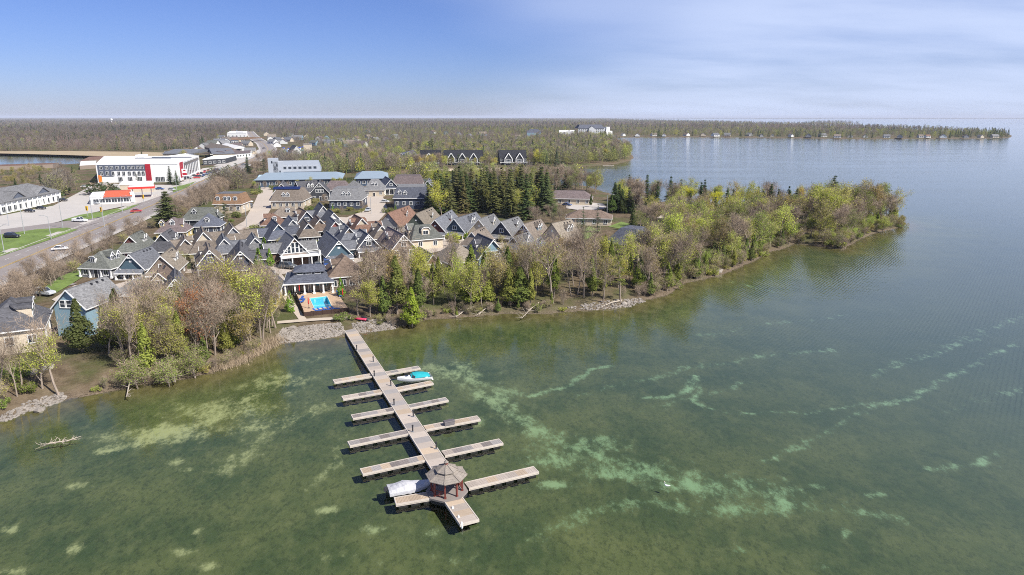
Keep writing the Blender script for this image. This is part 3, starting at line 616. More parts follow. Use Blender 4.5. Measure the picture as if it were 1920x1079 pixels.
def cottage(label, a, b=None, W=7.0, roof='slate', wall='blue', feats='', wh=2.5, pitch=.56, yaw=0, L=9.0, trim=True, cat='house', group='cottages of the lakeside village', dw=1.4, gw='2', name='cottage', wall2=None):
    W *= 1.0; wh -= .1; rise = W * pitch; H = wh + rise; A, u, yaw, L = locate(*a, H, *(b or (None, None)), yaw=yaw, L=L)
    L = max(L, 11.5); C = A + u * (L/2); z = hz(C.x, C.y); e = empty(name, (C.x, C.y, z), -R(yaw), label, cat, group); FOOT.append((C.x, C.y, max(W, L) * .52))
    rf, wl = ROOF[roof], WALL[wall]; F = feats.split()
    MB().box(-W/2 + .4, W/2 - .4, -L/2 + .4, L/2 - .4, -1.5, .02).obj('foundation', M_CONC, e)
    gable_block(e, 0, 0, 0, W, L, wh, rise, rf, wl, trim, 'T' in F, 'B' in F, peak=.54 if 'D' in F else 0)
    HL[e.name] = L; yf = -L/2 + .42; tan = rise / (W/2)
    if 'D' in F:
        y2 = skirt(e, W, L, wh, rise, rf, wl); win(e, -W * .25, y2, 1.3, 0, 1.3, 1.3); win(e, W * .27, y2, 1.3, 0, 1.3, 1.3); door(e, .1, y2, .05, 0, M_DARK); F.append('n'); gw = 'D'; win(e, 0, yf, wh + rise * .70, 0, .5, .45, 1, 1) if 'k' in F else None
    if gw == '2': win(e, 0, yf, wh + rise * .33, 0, 1.3, 1.1)
    elif gw == '3': [win(e, x, yf, wh + rise * .22, 0, .95, 1.3, 1, 2) for x in (-1.3, 0, 1.3)]
    elif gw == 'v': put('gable_vent', cached('gv', lambda: MB().box(-.35, .35, -.06, .02, -.22, .22).mesh('gable_vent', M_WHITE)), e, (0, yf, wh + rise * .52), 0)
    if 'p' in F: porch(e, W * .98, -L/2 + .35, wh, rf); door(e, -.4, yf, .12, 0, M_DARK); [win(e, x, yf, 1.35, 0, 1.2, 1.3) for x in (-W * .3, W * .27)]
    elif 'g' in F: door(e, -W * .2, yf, .02, 0, M_WHITE, 2.3, 2.1, 'garage_door'); door(e, W * .24, yf, .05, 0, M_DARK)
    elif 'n' not in F: door(e, .3, yf, .05, 0, M_DARK); [win(e, x, yf, 1.4, 0, 1.2, 1.3) for x in (-W * .28, W * .3)]
    for s in (-1, 1):
        for k in range(2): win(e, s * (W/2 - .42), L * (-.2 + .38 * k), 1.45, s * math.pi/2, 1.1, 1.2)
    for f in F:
        if f[0] == 'd':
            s = 1 if f[1] == 'R' else -1; n = int(f[2]); fr = .60
            for k in range(n):
                yy = (k - (n - 1) / 2) * (dw + .55) + L * .06; x = s * W/2 * fr; dormer(e, x, yy, wh + (W/2 - abs(x)) * tan, s * math.pi/2, tan, dw, 1.25, 'gable', rf, WALL[wall2 or 'white'])
        if f[0] == 'x':
            s = 1 if f[1] == 'R' else -1; w2 = W * .62; l2 = W * .72; gable_block(e, s * (W/2 + l2/2 - 1.6 - w2 * .2), L * .12, s * math.pi/2, w2, l2 + 1.2, wh - .15, w2 * .5, rf, wl, trim, pre='wing_')
            win(e, s * (W/2 + l2 - 1.0 - w2 * .2 - .42 - .0), L * .12, 1.5, s * math.pi/2, 1.1, 1.2)
        if f == 'C':
            MB().box(-.45, .45, -.4, .4, wh, wh + rise + .5, 0).box(-.52, .52, -.47, .47, wh + rise + .5, wh + rise + .7, 1).obj('chimney', [M_STONE, M_CONC], e, (-W * .2, L * .2, 0))
    return e
def frustum(b, W, L, w2, l2, z0, z1, m=0, th=.16, oy=0.0):
    b.hull8([(-W/2, -L/2, z0 - th), (W/2, -L/2, z0 - th), (W/2, L/2, z0 - th), (-W/2, L/2, z0 - th), (-W/2, -L/2, z0), (W/2, -L/2, z0), (W/2, L/2, z0), (-W/2, L/2, z0)], m)
    n = len(b.v); b.v += [(-W/2, -L/2, z0 + .003), (W/2, -L/2, z0 + .003), (W/2, L/2, z0 + .003), (-W/2, L/2, z0 + .003), (-w2/2, oy - l2/2, z1), (w2/2, oy - l2/2, z1), (w2/2, oy + l2/2, z1), (-w2/2, oy + l2/2, z1)]
    for f in ((0, 1, 5, 4), (1, 2, 6, 5), (2, 3, 7, 6), (3, 0, 4, 7), (4, 5, 6, 7)): b.f.append(tuple(n + i for i in f)); b.m.append(m)
def hip_house(label, a, W, L, w2=.05, l2=4.0, wh=2.6, rise=3.6, roof='taupe', wall='cream', yaw=0, dorm=(), feats='', ov=.5, cat='house', group='cottages of the lakeside village', flat=None, name='cottage', wins=3, dw=1.5, dh=1.2):
    """a: pixel of the middle of the front top edge of the roof; dorm: (slope, across, up, style, wall) with slope F/R/L"""
    H = wh + rise; A, u, yaw, _ = locate(*a, H, yaw=yaw); C = A + u * (l2/2); z = hz(C.x, C.y)
    e = empty(name, (C.x, C.y, z), -R(yaw), label, cat, group); FOOT.append((C.x, C.y, max(W, L) * .52)); rf, wl = ROOF[roof], WALL[wall]; F = feats.split()
    MB().box(-W/2 + ov, W/2 - ov, -L/2 + ov, L/2 - ov, -1.5, wh - .05).obj('wall', wl, e)
    b = MB(); frustum(b, W, L, w2, l2, wh, wh + rise); ro = b.obj('roof', rf, e)
    t = MB(); t.box(-W/2 - .03, W/2 + .03, -L/2 - .05, -L/2 + .01, wh - .22, wh - .01).box(-W/2 - .05, -W/2 + .01, -L/2, L/2, wh - .22, wh - .01).box(W/2 - .01, W/2 + .05, -L/2, L/2, wh - .22, wh - .01); t.obj('eave_trim', M_WHITE, ro)
    if flat: MB().box(-w2/2 + .15, w2/2 - .15, -l2/2 + .15, l2/2 - .15, wh + rise - .2, wh + rise + .12).obj('flat_roof', ROOF[flat], ro)
    tf = rise / (L/2 - l2/2); ts = rise / (W/2 - w2/2)
    for sl, ac, up, st, wc in dorm:
        if sl == 'F': x, y, rz, tn = ac * W/2, -L/2 + up * (L/2 - l2/2), 0, tf
        else:
            s = 1 if sl == 'R' else -1; x, y, rz, tn = s * (W/2 - up * (W/2 - w2/2)), ac * L/2, s * math.pi/2, ts
        dormer(e, x, y, wh + up * rise, rz, tn, dw, dh, st, rf, WALL[wc])
    for k in range(wins):
        xx = (k + .5) / wins * (W - 2 * ov) - (W/2 - ov)
        if 'd' in F and k == wins // 2: door(e, xx, -L/2 + ov, .05, 0, M_DARK)
        else: win(e, xx, -L/2 + ov, wh * .55, 0, 1.15, 1.35)
    for s in (-1, 1):
        for k in range(2): win(e, s * (W/2 - ov), L * (-.22 + .44 * k), wh * .55, s * math.pi/2, 1.15, 1.3)
    if 'c' in F: columns(e, [-W/2 + .35, -W/6, W/6, W/2 - .35], -L/2 + .22, wh - .2)
    return e
c, h = cottage, hip_house
# the row nearest the road, left
h('grey-green hip-roofed cottage with arched white dormer at left end of front row', (186, 473), 9.5, 9.5, .05, 4.2, 2.5, 3.9, 'greygreen', 'grey', 8, [('F', -.15, .34, 'arch', 'white'), ('R', -.25, .42, 'gable', 'lavender'), ('R', .2, .42, 'gable', 'lavender')], 'c d', name='cottage')
c('blue-gabled cottage with slate roof and white brackets beside the grey-green one', (241, 478), (271, 467), 7.2, 'slate', 'teal', 'B p', gw='v')
c('taupe-shingled cottage with brown gable and one double window', (300, 481), (322, 464), 7.4, 'tan', 'taupe', 'dR2 p', wall2='white')
c('grey cottage with small red front gable near the roadside hedge', (242, 444), (266, 432), 7.6, 'greygreen', 'red', 'dR2 D', gw='v')
c('charcoal-roofed cottage with low black front gable behind the brown-gabled one', (301, 440), (316, 431), 8.4, 'charcoal', 'charcoal', 'dR2 D', gw='v')
h('mauve hip-roofed cottage with yellow dormers close to the big roadside spruce', (322, 410), 10, 11, .6, 3, 2.6, 4.2, 'mauve', 'yellow', -12, [('F', -.55, .45, 'gable', 'yellow'), ('F', .1, .5, 'gable', 'white'), ('R', -.4, .3, 'gable', 'yellow'), ('R', .1, .4, 'gable', 'yellow')])
h('wide grey-green cottage with white gabled dormer beside the charcoal hip roof', (378, 390), 13, 11, 7.5, 1, 2.6, 4.0, 'greygreen', 'charcoal', -5, [('F', -.3, .45, 'gable', 'charcoal'), ('R', -.1, .3, 'gable', 'charcoal')])
h('dark slate hip cottage with white eyebrow dormer in front of the wide grey-green one', (389, 402), 9.5, 9.5, .05, 2, 2.5, 4.0, 'bluegrey', 'navy', -10, [('F', .05, .32, 'arch', 'white')])
c('steep taupe cottage with broad side slopes behind the navy double-window gable', (381, 436), (377, 424), 9.0, 'taupe', 'cream', 'xL xR D', gw='v', pitch=.62)
c('taupe cottage with side wings left of the long driveway', (437, 427), (430, 417), 8.0, 'taupe', 'grey', 'xL xR D', gw='v')
c('navy-gabled cottage with white double window and porch posts above the budding trees', (392, 470), (387, 453), 7.0, 'taupe', 'navy', 'B p dL1', pitch=.58)
c('dark navy cottage with charcoal cross gable left of the narrow cedars', (450, 472), (450, 450), 7.4, 'charcoal', 'navy', 'B p xR', gw='v')
c('small lavender-grey gable half hidden by trees on the left', (327, 524), (327, 503), 6.6, 'charcoal', 'lavender', 'T', gw='2', wh=3.0)
c('pale yellow cottage with dark roof behind the trees left of the pool house', (487, 520), (500, 497), 7.2, 'charcoal', 'yellow', 'dR1', gw='3', wh=3.0)
# middle rows
gf = c('glass-fronted white-trimmed cottage with balcony behind the pool house', (552, 447), (536, 434), 7.6, 'grey', 'brown', 'xL xR n', gw='0', pitch=.60, wh=3.5)
YG_ = -HL[gf.name] / 2 + .40
for x, zc, hh in ((-2.55, 4.3, .8), (-1.6, 4.7, 1.7), (-.55, 5.2, 2.7), (.55, 5.2, 2.7), (1.6, 4.7, 1.7), (2.55, 4.3, .8)): win(gf, x, YG_, zc, 0, .78, hh, 1, 2)
yb = YG_ + .3; MB().box(-4.2, 6.6, yb - 2.2, yb, 2.95, 3.15).box(-4.2, 6.6, yb - 2.25, yb - 2.15, 2.75, 3.2).obj('balcony', M_WHITE, gf)
bl = MB().box(-4.2, 6.6, yb - 2.2, yb - 2.12, 4.05, 4.15)
for i in range(46): x = -4.15 + i * .235; bl.box(x, x + .05, yb - 2.18, yb - 2.14, 3.15, 4.05)
for i in range(9): y = yb - 2.1 + i * .235; bl.box(6.52, 6.57, y, y + .05, 3.15, 4.05)
bl.box(6.5, 6.6, yb - 2.2, yb, 4.05, 4.15).obj('balustrade', M_WHITE, gf)
columns(gf, (-4.0, -1.2, 1.4, 4.0, 6.4), yb - 2.0, 2.95)
MB().box(1.2, 6.4, yb, yb + 4, -.5, 2.95).obj('garage_wall', WALL['navy'], gf)
door(gf, 2.6, yb, .02, 0, M_WHITE, 2.3, 2.2, 'garage_door'); door(gf, 5.1, yb, .02, 0, M_DARK, 2.3, 2.2, 'garage_door'); [win(gf, x, YG_, 1.3, 0, 1.1, 1.7) for x in (-2.9, -1.2)]
c('slate cottage with teal gable and white brackets beside the glass-fronted one', (635, 452), (612, 433), 7.6, 'slate', 'teal', 'B p xR', gw='v', pitch=.58)
h('brown hip-roofed cottage with four-pane shed dormer right of the pool house', (646, 481), 9.4, 11, .05, 4.5, 3.4, 4.3, 'brown', 'taupe', -22, [('L', -.3, .35, 'gable', 'cream')], wins=4)
h('rust hip roof with white eyebrow dormer left of the blue-walled cottage', (511, 401), 9.5, 9.5, .05, 1.5, 2.5, 3.7, 'rust', 'navy', -20, [('F', .1, .32, 'arch', 'white'), ('L', -.3, .35, 'gable', 'white'), ('L', .2, .35, 'gable', 'white')])
c('charcoal cottage with bright blue side wall and little white gable peak', (522, 421), (510, 411), 8.0, 'bluegrey', 'blue', 'xL xR D', gw='v')
h('taupe hip roof with eyebrow dormer just in front of the solar-panelled inn', (532, 389), 10.5, 9, 2.5, .8, 2.5, 3.4, 'taupe', 'cream', -15, [('F', .3, .45, 'arch', 'white'), ('R', -.3, .3, 'gable', 'navy')])
c('brown-roofed cottage with tall navy gable and white double window', (575, 397), (560, 389), 7.4, 'brown', 'navy', 'p dL2', pitch=.58)
c('olive-brown cottage with small navy peak below the tall navy gable', (578, 420), (570, 410), 7.2, 'taupe', 'navy', 'xL D', gw='v')
c('slate cottage with steep patterned roof in front of the grey inn', (606, 387), (598, 379), 8.0, 'slate', 'grey', 'xL D', gw='v', pitch=.62)
c('slate cottage with white gable above the coral one', (626, 400), (616, 392), 7.4, 'slate', 'white', '', gw='v')
c('slate cottage with coral-red front gable and brown brick side', (629, 416), (619, 407), 7.2, 'slate', 'coral', 'dR1 D', gw='v')
c('rust-roofed cottage with white dormers at the end of the inn lane', (679, 410), (664, 402), 8.6, 'rust', 'cream', 'dL2 dR2 xR D', gw='v')
c('dark cottage with white star truss and slate roof in the middle of the village', (691, 440), (674, 429), 7.4, 'slate', 'navy', 'T B p dL2', pitch=.58)
c('mauve-taupe cottage with timbered pinkish gable behind the tall shore cedars', (757, 441), (727, 425), 7.8, 'mauve', 'taupe', 'T dL2', wall2='cream')
c('rust-orange roofed cottage with grey gable beside the lime-green bush', (727, 400), (767, 386), 8.6, 'rust', 'grey', 'dR1', trim=False, wall2='taupe', gw='v')
c('tan-roofed cottage with dark green gables next to the rust-orange roof', (779, 402), (811, 389), 8.8, 'tan', 'green', 'dR1', trim=False, gw='v', wall2='green')
c('slate cottage with dark red gable and covered porch', (815, 413), (847, 394), 7.8, 'slate', 'red', 'dR1 p', gw='v', wall2='coral')
c('slate cottage with blue gable and pair of cream dormers', (851, 411), (893, 398), 8.2, 'slate', 'blue', 'dR2 p', wall2='white')
h('dark grey hip cottage with wide arched cream dormer at the street bend', (778, 423), 9.5, 11, .05, 5, 3.2, 4.0, 'greygreen', 'stucco', 62, [('F', -.3, .3, 'gable', 'cream'), ('R', -.05, .30, 'arch', 'cream')], dw=2.6, dh=1.5)
c('grey cottage with cream cross gable second from the navy double-window one', (897, 412), (926, 401), 8.4, 'grey', 'cream', 'dR1', gw='v', wall2='cream', dw=2.2)
c('light grey cottage with navy gable and white double window beside the timbered gable', (939, 416), (972, 406), 8.2, 'grey', 'navy', 'dR1 p', wall2='taupe')
c('greyish taupe cottage with half-timbered gable and blue dormer', (981, 421), (1014, 411), 8.2, 'taupe', 'brown', 'T dR2', wall2='paleblue')
c('tan-grey house with cream wall and two tall dormers at the row end', (1034, 420), (1066, 413), 9.0, 'tan', 'stucco', 'dR2', gw='v', trim=False, wh=3.4)
c('dark-roofed house with pale blue lake front and row of four small windows', (925, 451), (900, 440), 8.4, 'charcoal', 'paleblue', 'dL1', wh=5.2, gw='3')
h('tan hip-roofed house behind the bright shore cedars', (862, 459), 9.5, 11, .05, 3.5, 4.4, 4.0, 'tan', 'cream', -30)
c('grey cottage with triangular glazed gable above the birches', (1002, 457), (1012, 446), 6.4, 'slate', 'grey', 'T xR', gw='3', wh=3.4)
c('brick house with arched cream window hidden among shore trees', (812, 478), (790, 466), 7.4, 'slate', 'brown', '', gw='3', wh=3.6)
h('low brown hip roof between the star-truss cottage and the shore trees', (716, 468), 8, 8, .05, 1.5, 3.0, 2.8, 'brown', 'taupe', -20)
h('dark blue-grey mansion roof among trees at the root of the wooded point', (1178, 429), 11, 14, 5, 6, 4.6, 4.0, 'bluegrey', 'stone', 35, [('R', -.2, .3, 'gable', 'grey')], name='house', group='houses on the wooded point')
h('long bungalow with mauve roof and bright concrete drive on the point', (1068, 358), 22, 12, 14, .4, 3.0, 3.2, 'mauve', 'cream', 8, name='bungalow', group='houses on the wooded point', wins=5)
h('low brown hip-roofed bungalow behind the twin dark spruces', (1105, 394), 18, 11, 8, .3, 2.8, 2.6, 'brown', 'stucco', 8, name='bungalow', group='houses on the wooded point', wins=4)
for lb_, a_, b_, rf_, wl_, ft_ in (('taupe filler cottage between the yellow-dormered roof and the steep taupe one', (347, 449), (344, 438), 'taupe', 'taupe', 'dR1'), ('slate cottage tucked between the two navy gables', (420, 449), (416, 437), 'slate', 'grey', 'xR'), ('small grey-roofed cottage at the driveway behind the dark navy one', (478, 447), (472, 436), 'grey', 'grey', ''), ('slate cottage squeezed between the coral gable and the rust roof', (655, 428), (645, 419), 'slate', 'taupe', 'xR dL1'), ('taupe cottage with plain gable right of the rust-roofed one', (716, 424), (705, 415), 'taupe', 'cream', 'dL1'), ('brown cottage with plain gable behind the olive-brown one', (600, 412), (592, 404), 'brown', 'taupe', 'xR'), ('slate cottage with plain gable right of the blue side wall', (549, 413), (541, 404), 'slate', 'grey', 'dR1'), ('grey cottage between the pale blue lake house and the half-timbered gable', (962, 446), (986, 437), 'grey', 'taupe', 'dR1'), ('taupe cottage just below the grey cream-gabled one', (884, 436), (905, 427), 'taupe', 'grey', '')):
    c(lb_, a_, b_, 6.8, rf_, wl_, ft_ + ' D', gw='v')
# foreground left
h('stone house with charcoal roof and curved dormers at the left edge', (12, 569), 11, 13, .05, 5, 4.2, 4.2, 'charcoal', 'stucco', -28, [('R', -.45, .34, 'arch', 'stucco'), ('R', .15, .40, 'arch', 'stucco')], name='house', dw=2.2, dh=1.7)
c('pale blue two-storey house with white balcony behind the shoreline trees', (122, 545), (160, 532), 7.0, 'grey', 'paleblue', 'n', wh=5.6, gw='3', name='house', pitch=.52)
h('grey-roofed cottage half buried in the trees left of the red-brown ones', (252, 524), 8.5, 8.5, .05, 2, 2.8, 3.0, 'grey', 'cream', 0)
c('dark purple-brown roofed cottage showing between the treetops', (296, 512), (304, 497), 6.6, 'brown', 'cream', '', wh=2.8)
# inns behind the cottages
h('orange-brown mansard inn with four oval white dormers', (427, 364), 12.5, 13, 10, 8.5, 4.0, 4.2, 'orange', 'cream', -3, [('F', x, .35, 'arch', 'white') for x in (-.62, -.12, .12, .55)], flat='slate', cat='inn', group='mansard inns', name='inn', wins=4)
i2 = h('taupe mansard inn with blue solar panel along its top edge', (539, 356), 15, 17, 10, 10.5, 3.6, 4.8, 'taupe', 'cream', -3, [('F', -.18, .36, 'gable', 'white'), ('F', .06, .36, 'gable', 'white')], flat='taupe', cat='inn', group='mansard inns', name='inn', wins=5)
h('grey mansard inn with navy walls and white windows beside the lane', (648, 354), 15, 18, 11, 11, 3.8, 5.0, 'grey', 'navy', -3, [('F', -.08, .36, 'gable', 'white'), ('F', .22, .36, 'gable', 'white')], flat='grey', cat='inn', group='mansard inns', name='inn', wins=5)
h('dark navy townhouse block with flat grey roof right of the lane', (770, 352), 16, 20, 12.5, 15, 5.0, 4.6, 'bluegrey', 'navy', -5, [('F', -.6, .35, 'gable', 'white'), ('F', -.3, .3, 'gable', 'white')], flat='grey', cat='townhouse', group='mansard inns', name='townhouse', wins=5)
h('mauve-brown mansard block behind the navy townhouse', (764, 331), 17, 16, 13.5, 11, 4.5, 4.0, 'mauve', 'navy', -5, [], flat='mauve', cat='townhouse', group='mansard inns', name='townhouse', wins=4)
c('navy house with tall white-edged gable at the head of the lane', (733, 337), (722, 331), 7.5, 'bluegrey', 'navy', 'p', wh=4.0)
h('beige house with grey hip roof and twin dormers closing the lane', (702, 337), 11, 12, 3.5, 3, 3.6, 5.0, 'grey', 'cream', -4, [('F', -.08, .4, 'gable', 'white'), ('F', .2, .4, 'gable', 'white')], 'd')
c('charcoal house with tan front gable behind the solar-panelled inn', (527, 345), (531, 338), 9, 'charcoal', 'taupe', '', gw='v', wh=3.5)
c('charcoal house with two white-framed dormers beside the boathouse', (554, 341), (585, 339), 9.5, 'charcoal', 'charcoal', 'dR2', gw='v', wh=3.5)
c('charcoal house with wide white-windowed gable below the pale blue boathouse roof', (598, 343), (600, 337), 9.5, 'charcoal', 'charcoal', 'T', gw='3', wh=3.8)
h('mauve-grey hip roof left of the lane behind the grey inn', (632, 340), 13, 12, 7.5, 3, 3.6, 4.2, 'mauve', 'navy', -3)
h('grey pyramid-roofed house between the grey inn and the twin-dormer house', (663, 339), 11, 11, .4, .4, 3.4, 4.4, 'grey', 'cream', -3)
c('grey-blue narrow house beside the channel right of the mauve block', (801, 340), (805, 334), 6.5, 'slate', 'navy', '', wh=4.5)
# solar panel on the inn
pv = MB().hull8([(-6, -1.3, 0), (6, -1.3, 0), (6, .9, 1.0), (-6, .9, 1.0), (-6, -1.35, .1), (6, -1.35, .1), (6, .85, 1.1), (-6, .85, 1.1)])
pv.obj('solar_panel', mat('solar_cells', (.012, .022, .085), .15, .2, 2, spec=.6), i2, (-.5, -4.2, 8.45))
# ---------------------------------------------------------------- the docks
def plank_mat(name, col, ax): return mat('deck_' + name, col, .85, .14, .7, .15, rnd=.16, stretch=(1, 1, 1))
DK = [plank_mat('weathered', (.36, .31, .265), 0), plank_mat('silver', (.26, .24, .228), 0), plank_mat('new', (.385, .305, .225), 0), plank_mat('dark', (.195, .17, .158), 0)]
M_RIM = mat('dock_rim', (.45, .40, .345), .85, .15, .8, .1); M_FLOAT = mat('dock_float', (.025, .025, .027), .7, .2)
def deck_panel_mesh(w_, l_, mi):
    def mk():
        b = MB(); n = max(1, round(l_ / .15)); p = l_ / n
        for i in range(n): b.box(-w_/2, w_/2, i * p + .006, (i + 1) * p - .008, -.05, .0 + .006 * math.sin(i * 2.7 + mi))
        return b.mesh('deck_panel', DK[mi])
    return cached(('dp', round(w_, 2), round(l_, 2), mi), mk)
ZD = .55
def dock(label, a, b, w_, name='finger_dock', mis=(0,), plen=1.25, group='finger docks', z=ZD, floats=True, zb=None):
    """a -> b: middle line from the inner to the outer end"""
    d = (b - a); L = d.length; rz = math.atan2(-d.x, d.y); e = empty(name, (a.x, a.y, z), rz, label, 'dock', group)
    n = max(1, round(L / plen)); pl = L / n
    for i in range(n): put('deck_panel', deck_panel_mesh(w_ - .22, pl, mis[i % len(mis)]), e, (0, i * pl, 0))
    r = MB(); r.box(-w_/2, -w_/2 + .12, 0, L, -.30, .035).box(w_/2 - .12, w_/2, 0, L, -.30, .035).box(-w_/2, w_/2, L, L + .10, -.30, .035)
    r.box(-w_/2 - .03, -w_/2, 0, L, -.16, -.08).box(w_/2, w_/2 + .03, 0, L, -.16, -.08); r.obj('rim', M_RIM, e)
    MB().box(-w_/2 + .12, w_/2 - .12, .02, L - .02, -.30, -.06).obj('frame', M_DARK, e)
    if floats:
        k = max(2, round(L / 1.6)); fm = cached(('fl', round(w_, 2)), lambda: MB().box(-w_/2 + .08, w_/2 - .08, -.5, .5, -.75, -.28).mesh('float', M_FLOAT))
        for i in range(k): put('float', fm, e, (0, (i + .5) * L / k, 0))
    return e
def mid(p, q): return (p + q) / 2
W0 = (G(648, 606, ZD), G(838, 895, ZD)); DV = (W0[1] - W0[0]).normalized(); NV = Vector((-DV.y, DV.x, 0))
main = dock('long weathered main dock running from the shore to the gazebo', W0[0], W0[1], 2.35, 'main_dock', (1, 0, 0, 1, 0, 2, 0, 0), 1.6, None)
def foot(p):                         # where a finger meets the main dock
    t = (p - W0[0]).dot(DV); c = W0[0] + DV * t; s = 1 if (p - c).dot(NV) > 0 else -1
    return c, s
FING = [('finger dock nearest the shore on the left side of the main dock', (695, 703), (626.5, 714.5), 1.35, (0, 2)), ('short finger dock nearest the shore on the right side, beyond the speedboat', (720, 700), (785, 688.5), 1.3, (0, 1, 0)),
 ('second finger dock from the shore on the left, patched with dark planks', (715, 733), (643, 745.5), 1.35, (2, 1, 3, 0, 0)), ('finger dock that the white speedboat lies against', (741.5, 730), (809, 716.5), 1.3, (2, 0)),
 ('third finger dock from the shore on the left, silvery planks', (739, 767), (661, 781), 1.4, (3, 0, 1, 1)), ('third finger dock from the shore on the right, grey-brown planks', (764.5, 762.5), (837, 748), 1.3, (1, 3)),
 ('fourth finger dock from the shore on the left, dark silvered planks', (767, 808.7), (655, 831.5), 1.45, (3, 1)), ('finger dock with a grey storage box standing on it', (796.5, 802), (896.6, 783), 1.4, (2, 0, 0, 2)),
 ('longest left finger dock, beside the covered end near the gazebo', (800, 857), (679, 883.6), 1.5, (2, 1, 3, 3, 2, 1)), ('long right finger dock just inshore of the gazebo', (831, 850), (938.5, 827), 1.45, (0, 3, 1)),
 ('finger dock beside the covered boat left of the gazebo', (812, 927), (742, 939), 1.5, (2,)), ('long finger dock reaching right from the gazebo', (875, 910), (1004, 879.7), 1.5, (0, 0, 2))]
for lb, i_, o_, w_, ms in FING:
    A0 = G(*i_, ZD); B0 = G(*o_, ZD)
    dock(lb, A0, B0, w_, mis=ms, z=ZD - .04, group=None)
dock('short bare plank dock projecting from the gazebo toward the open lake', G(850, 936, ZD), G(880, 978, ZD), 2.2, mis=(2, 0), z=ZD - .02, group=None, name='end_dock')
# mooring bollard lights along the main dock
bm = [cached('bol', lambda: MB().lathe([(.09, 0), (.09, .75), (.13, .76), (.13, .92), (.02, .98)], 8).mesh('post', M_DARK)), cached('bolb', lambda: MB().box(-.17, .17, -.17, .17, 0, .05).mesh('base_plate', M_STEEL))]
for i, (x, y) in enumerate([(669, 657), (700, 679), (702, 706), (733, 724), (739, 760), (775, 782), (774, 810), (818, 842)]):
    p = G(x, y, ZD); e = empty('dock_light', (p.x, p.y, ZD + .006), 0, ['first', 'second', 'third', 'fourth', 'fifth', 'sixth', 'seventh', 'eighth'][i] + ' small dark light post from the shore on the main dock', 'light post', 'light posts along the main dock')
    put('post', bm[0], e, (0, 0, .05)); put('base_plate', bm[1], e)
# gazebo
gc = G(838, 921, ZD); M_CEDAR = mat('cedar_shingles', (.235, .205, .175), .9, .3, 1.6, .6, 5, extra=rows_extra(.16, .5)); M_RED = mat('red_stain', (.16, .042, .032), .7, .2, 1.5); M_PLAT = plank_mat('platform', (.23, .20, .18), 0)
GS = .86
gz = empty('gazebo', (gc.x, gc.y, ZD), R(22), 'octagonal red-posted gazebo with two-tier cedar shingle roof on the dock', 'gazebo')
oc = lambda r, k=8, o=math.pi/8: [(r * math.cos(2 * math.pi * i / k + o), r * math.sin(2 * math.pi * i / k + o)) for i in range(k)]
MB().prism(oc(2.8), -.16, .09).obj('platform', M_PLAT, gz); MB().prism(oc(2.7), -.75, -.17).obj('float', M_FLOAT, gz)
gz.scale = (GS, GS, GS)
op = oc(2.05)
pm = MB().box(-.10, .10, -.10, .10, .09, 2.5).box(-.15, .15, -.15, .15, .09, .22).mesh('post', M_RED)
for i, (x, y) in enumerate(op): put('post', pm, gz, (x, y, 0), math.atan2(y, x))
def oroof(r0, z0, r1, z1, name, th=.09):
    b = MB(); a = oc(r0); c_ = oc(r1)
    for i in range(8):
        j = (i + 1) % 8; b.hull8([(*a[i], z0 - th), (*a[j], z0 - th), (*c_[j], z1 - th), (*c_[i], z1 - th), (*a[i], z0), (*a[j], z0), (*c_[j], z1), (*c_[i], z1)])
    ro = b.obj(name, M_CEDAR, gz); t = MB()
    for i in range(8):
        j = (i + 1) % 8; t.bar((a[i][0] * 1.01, a[i][1] * 1.01, z0 + .03), (c_[i][0], c_[i][1], z1 + .03), .13, .07)
    t.obj('hip_cap', M_CEDAR, ro); return ro
r1 = oroof(2.75, 2.45, 1.15, 3.12, 'lower_roof'); oroof(1.5, 3.26, .22, 3.92, 'upper_roof')
MB().prism(oc(1.10), 3.08, 3.36).obj('clerestory', M_RED, gz)
cu = MB().prism(oc(.26), 3.84, 4.22, 0); cu.lathe([(.34, 4.22), (.18, 4.38), (.03, 4.58)], 8, m=1); cu.obj('cupola', [M_RED, M_CEDAR], gz)
for i in (0, 2, 3, 4, 6, 7):
    if i in (2, 6): continue
    (x, y), (x2, y2) = op[i], op[(i + 1) % 8]; b = MB()
    b.bar((x, y, 1.0), (x2, y2, 1.0), .09, .08).bar((x, y, .28), (x2, y2, .28), .07, .08)
    for k in range(1, 9): f = k / 9; b.box(x + (x2 - x) * f - .02, x + (x2 - x) * f + .02, y + (y2 - y) * f - .02, y + (y2 - y) * f + .02, .28, 1.0)
    b.obj('railing', M_RED, gz)
for i in range(8):
    (x, y), (x2, y2) = op[i], op[(i + 1) % 8]; MB().bar((x, y, 2.36), (x2, y2, 2.36), .10, .2).obj('beam', M_RED, gz)
# white fenders on the end dock, storage box, ducks perch
for k, (x, y, nm) in enumerate([(849, 956, 'nearest the gazebo'), (860, 973, 'in the middle'), (866, 985, 'at the outer corner')]):
    p = G(x, y, .35); e = MB().lathe([(.02, -.45), (.12, -.38), (.14, -.1), (.14, .2), (.10, .30), (.03, .36), (.03, .46)], 10).obj('fender', M_WHITE, None, (p.x, p.y, .38), smooth=True)
    tag(e, 'white fender hanging on the end dock, ' + nm, 'fender', 'fenders on the end dock')
p = G(842, 796, ZD); e = empty('dock_box', (p.x, p.y, ZD - .03), math.atan2(-(B0 - A0).x, (B0 - A0).y) + math.pi/2, 'grey storage box with dark lid on the right finger dock', 'storage box')
MB().hull8([(-.7, -.32, 0), (.7, -.32, 0), (.7, .32, 0), (-.7, .32, 0), (-.74, -.35, .52), (.74, -.35, .52), (.74, .35, .52), (-.74, .35, .52)]).obj('bin', mat('box_grey', (.16, .145, .15), .7, .1), e)
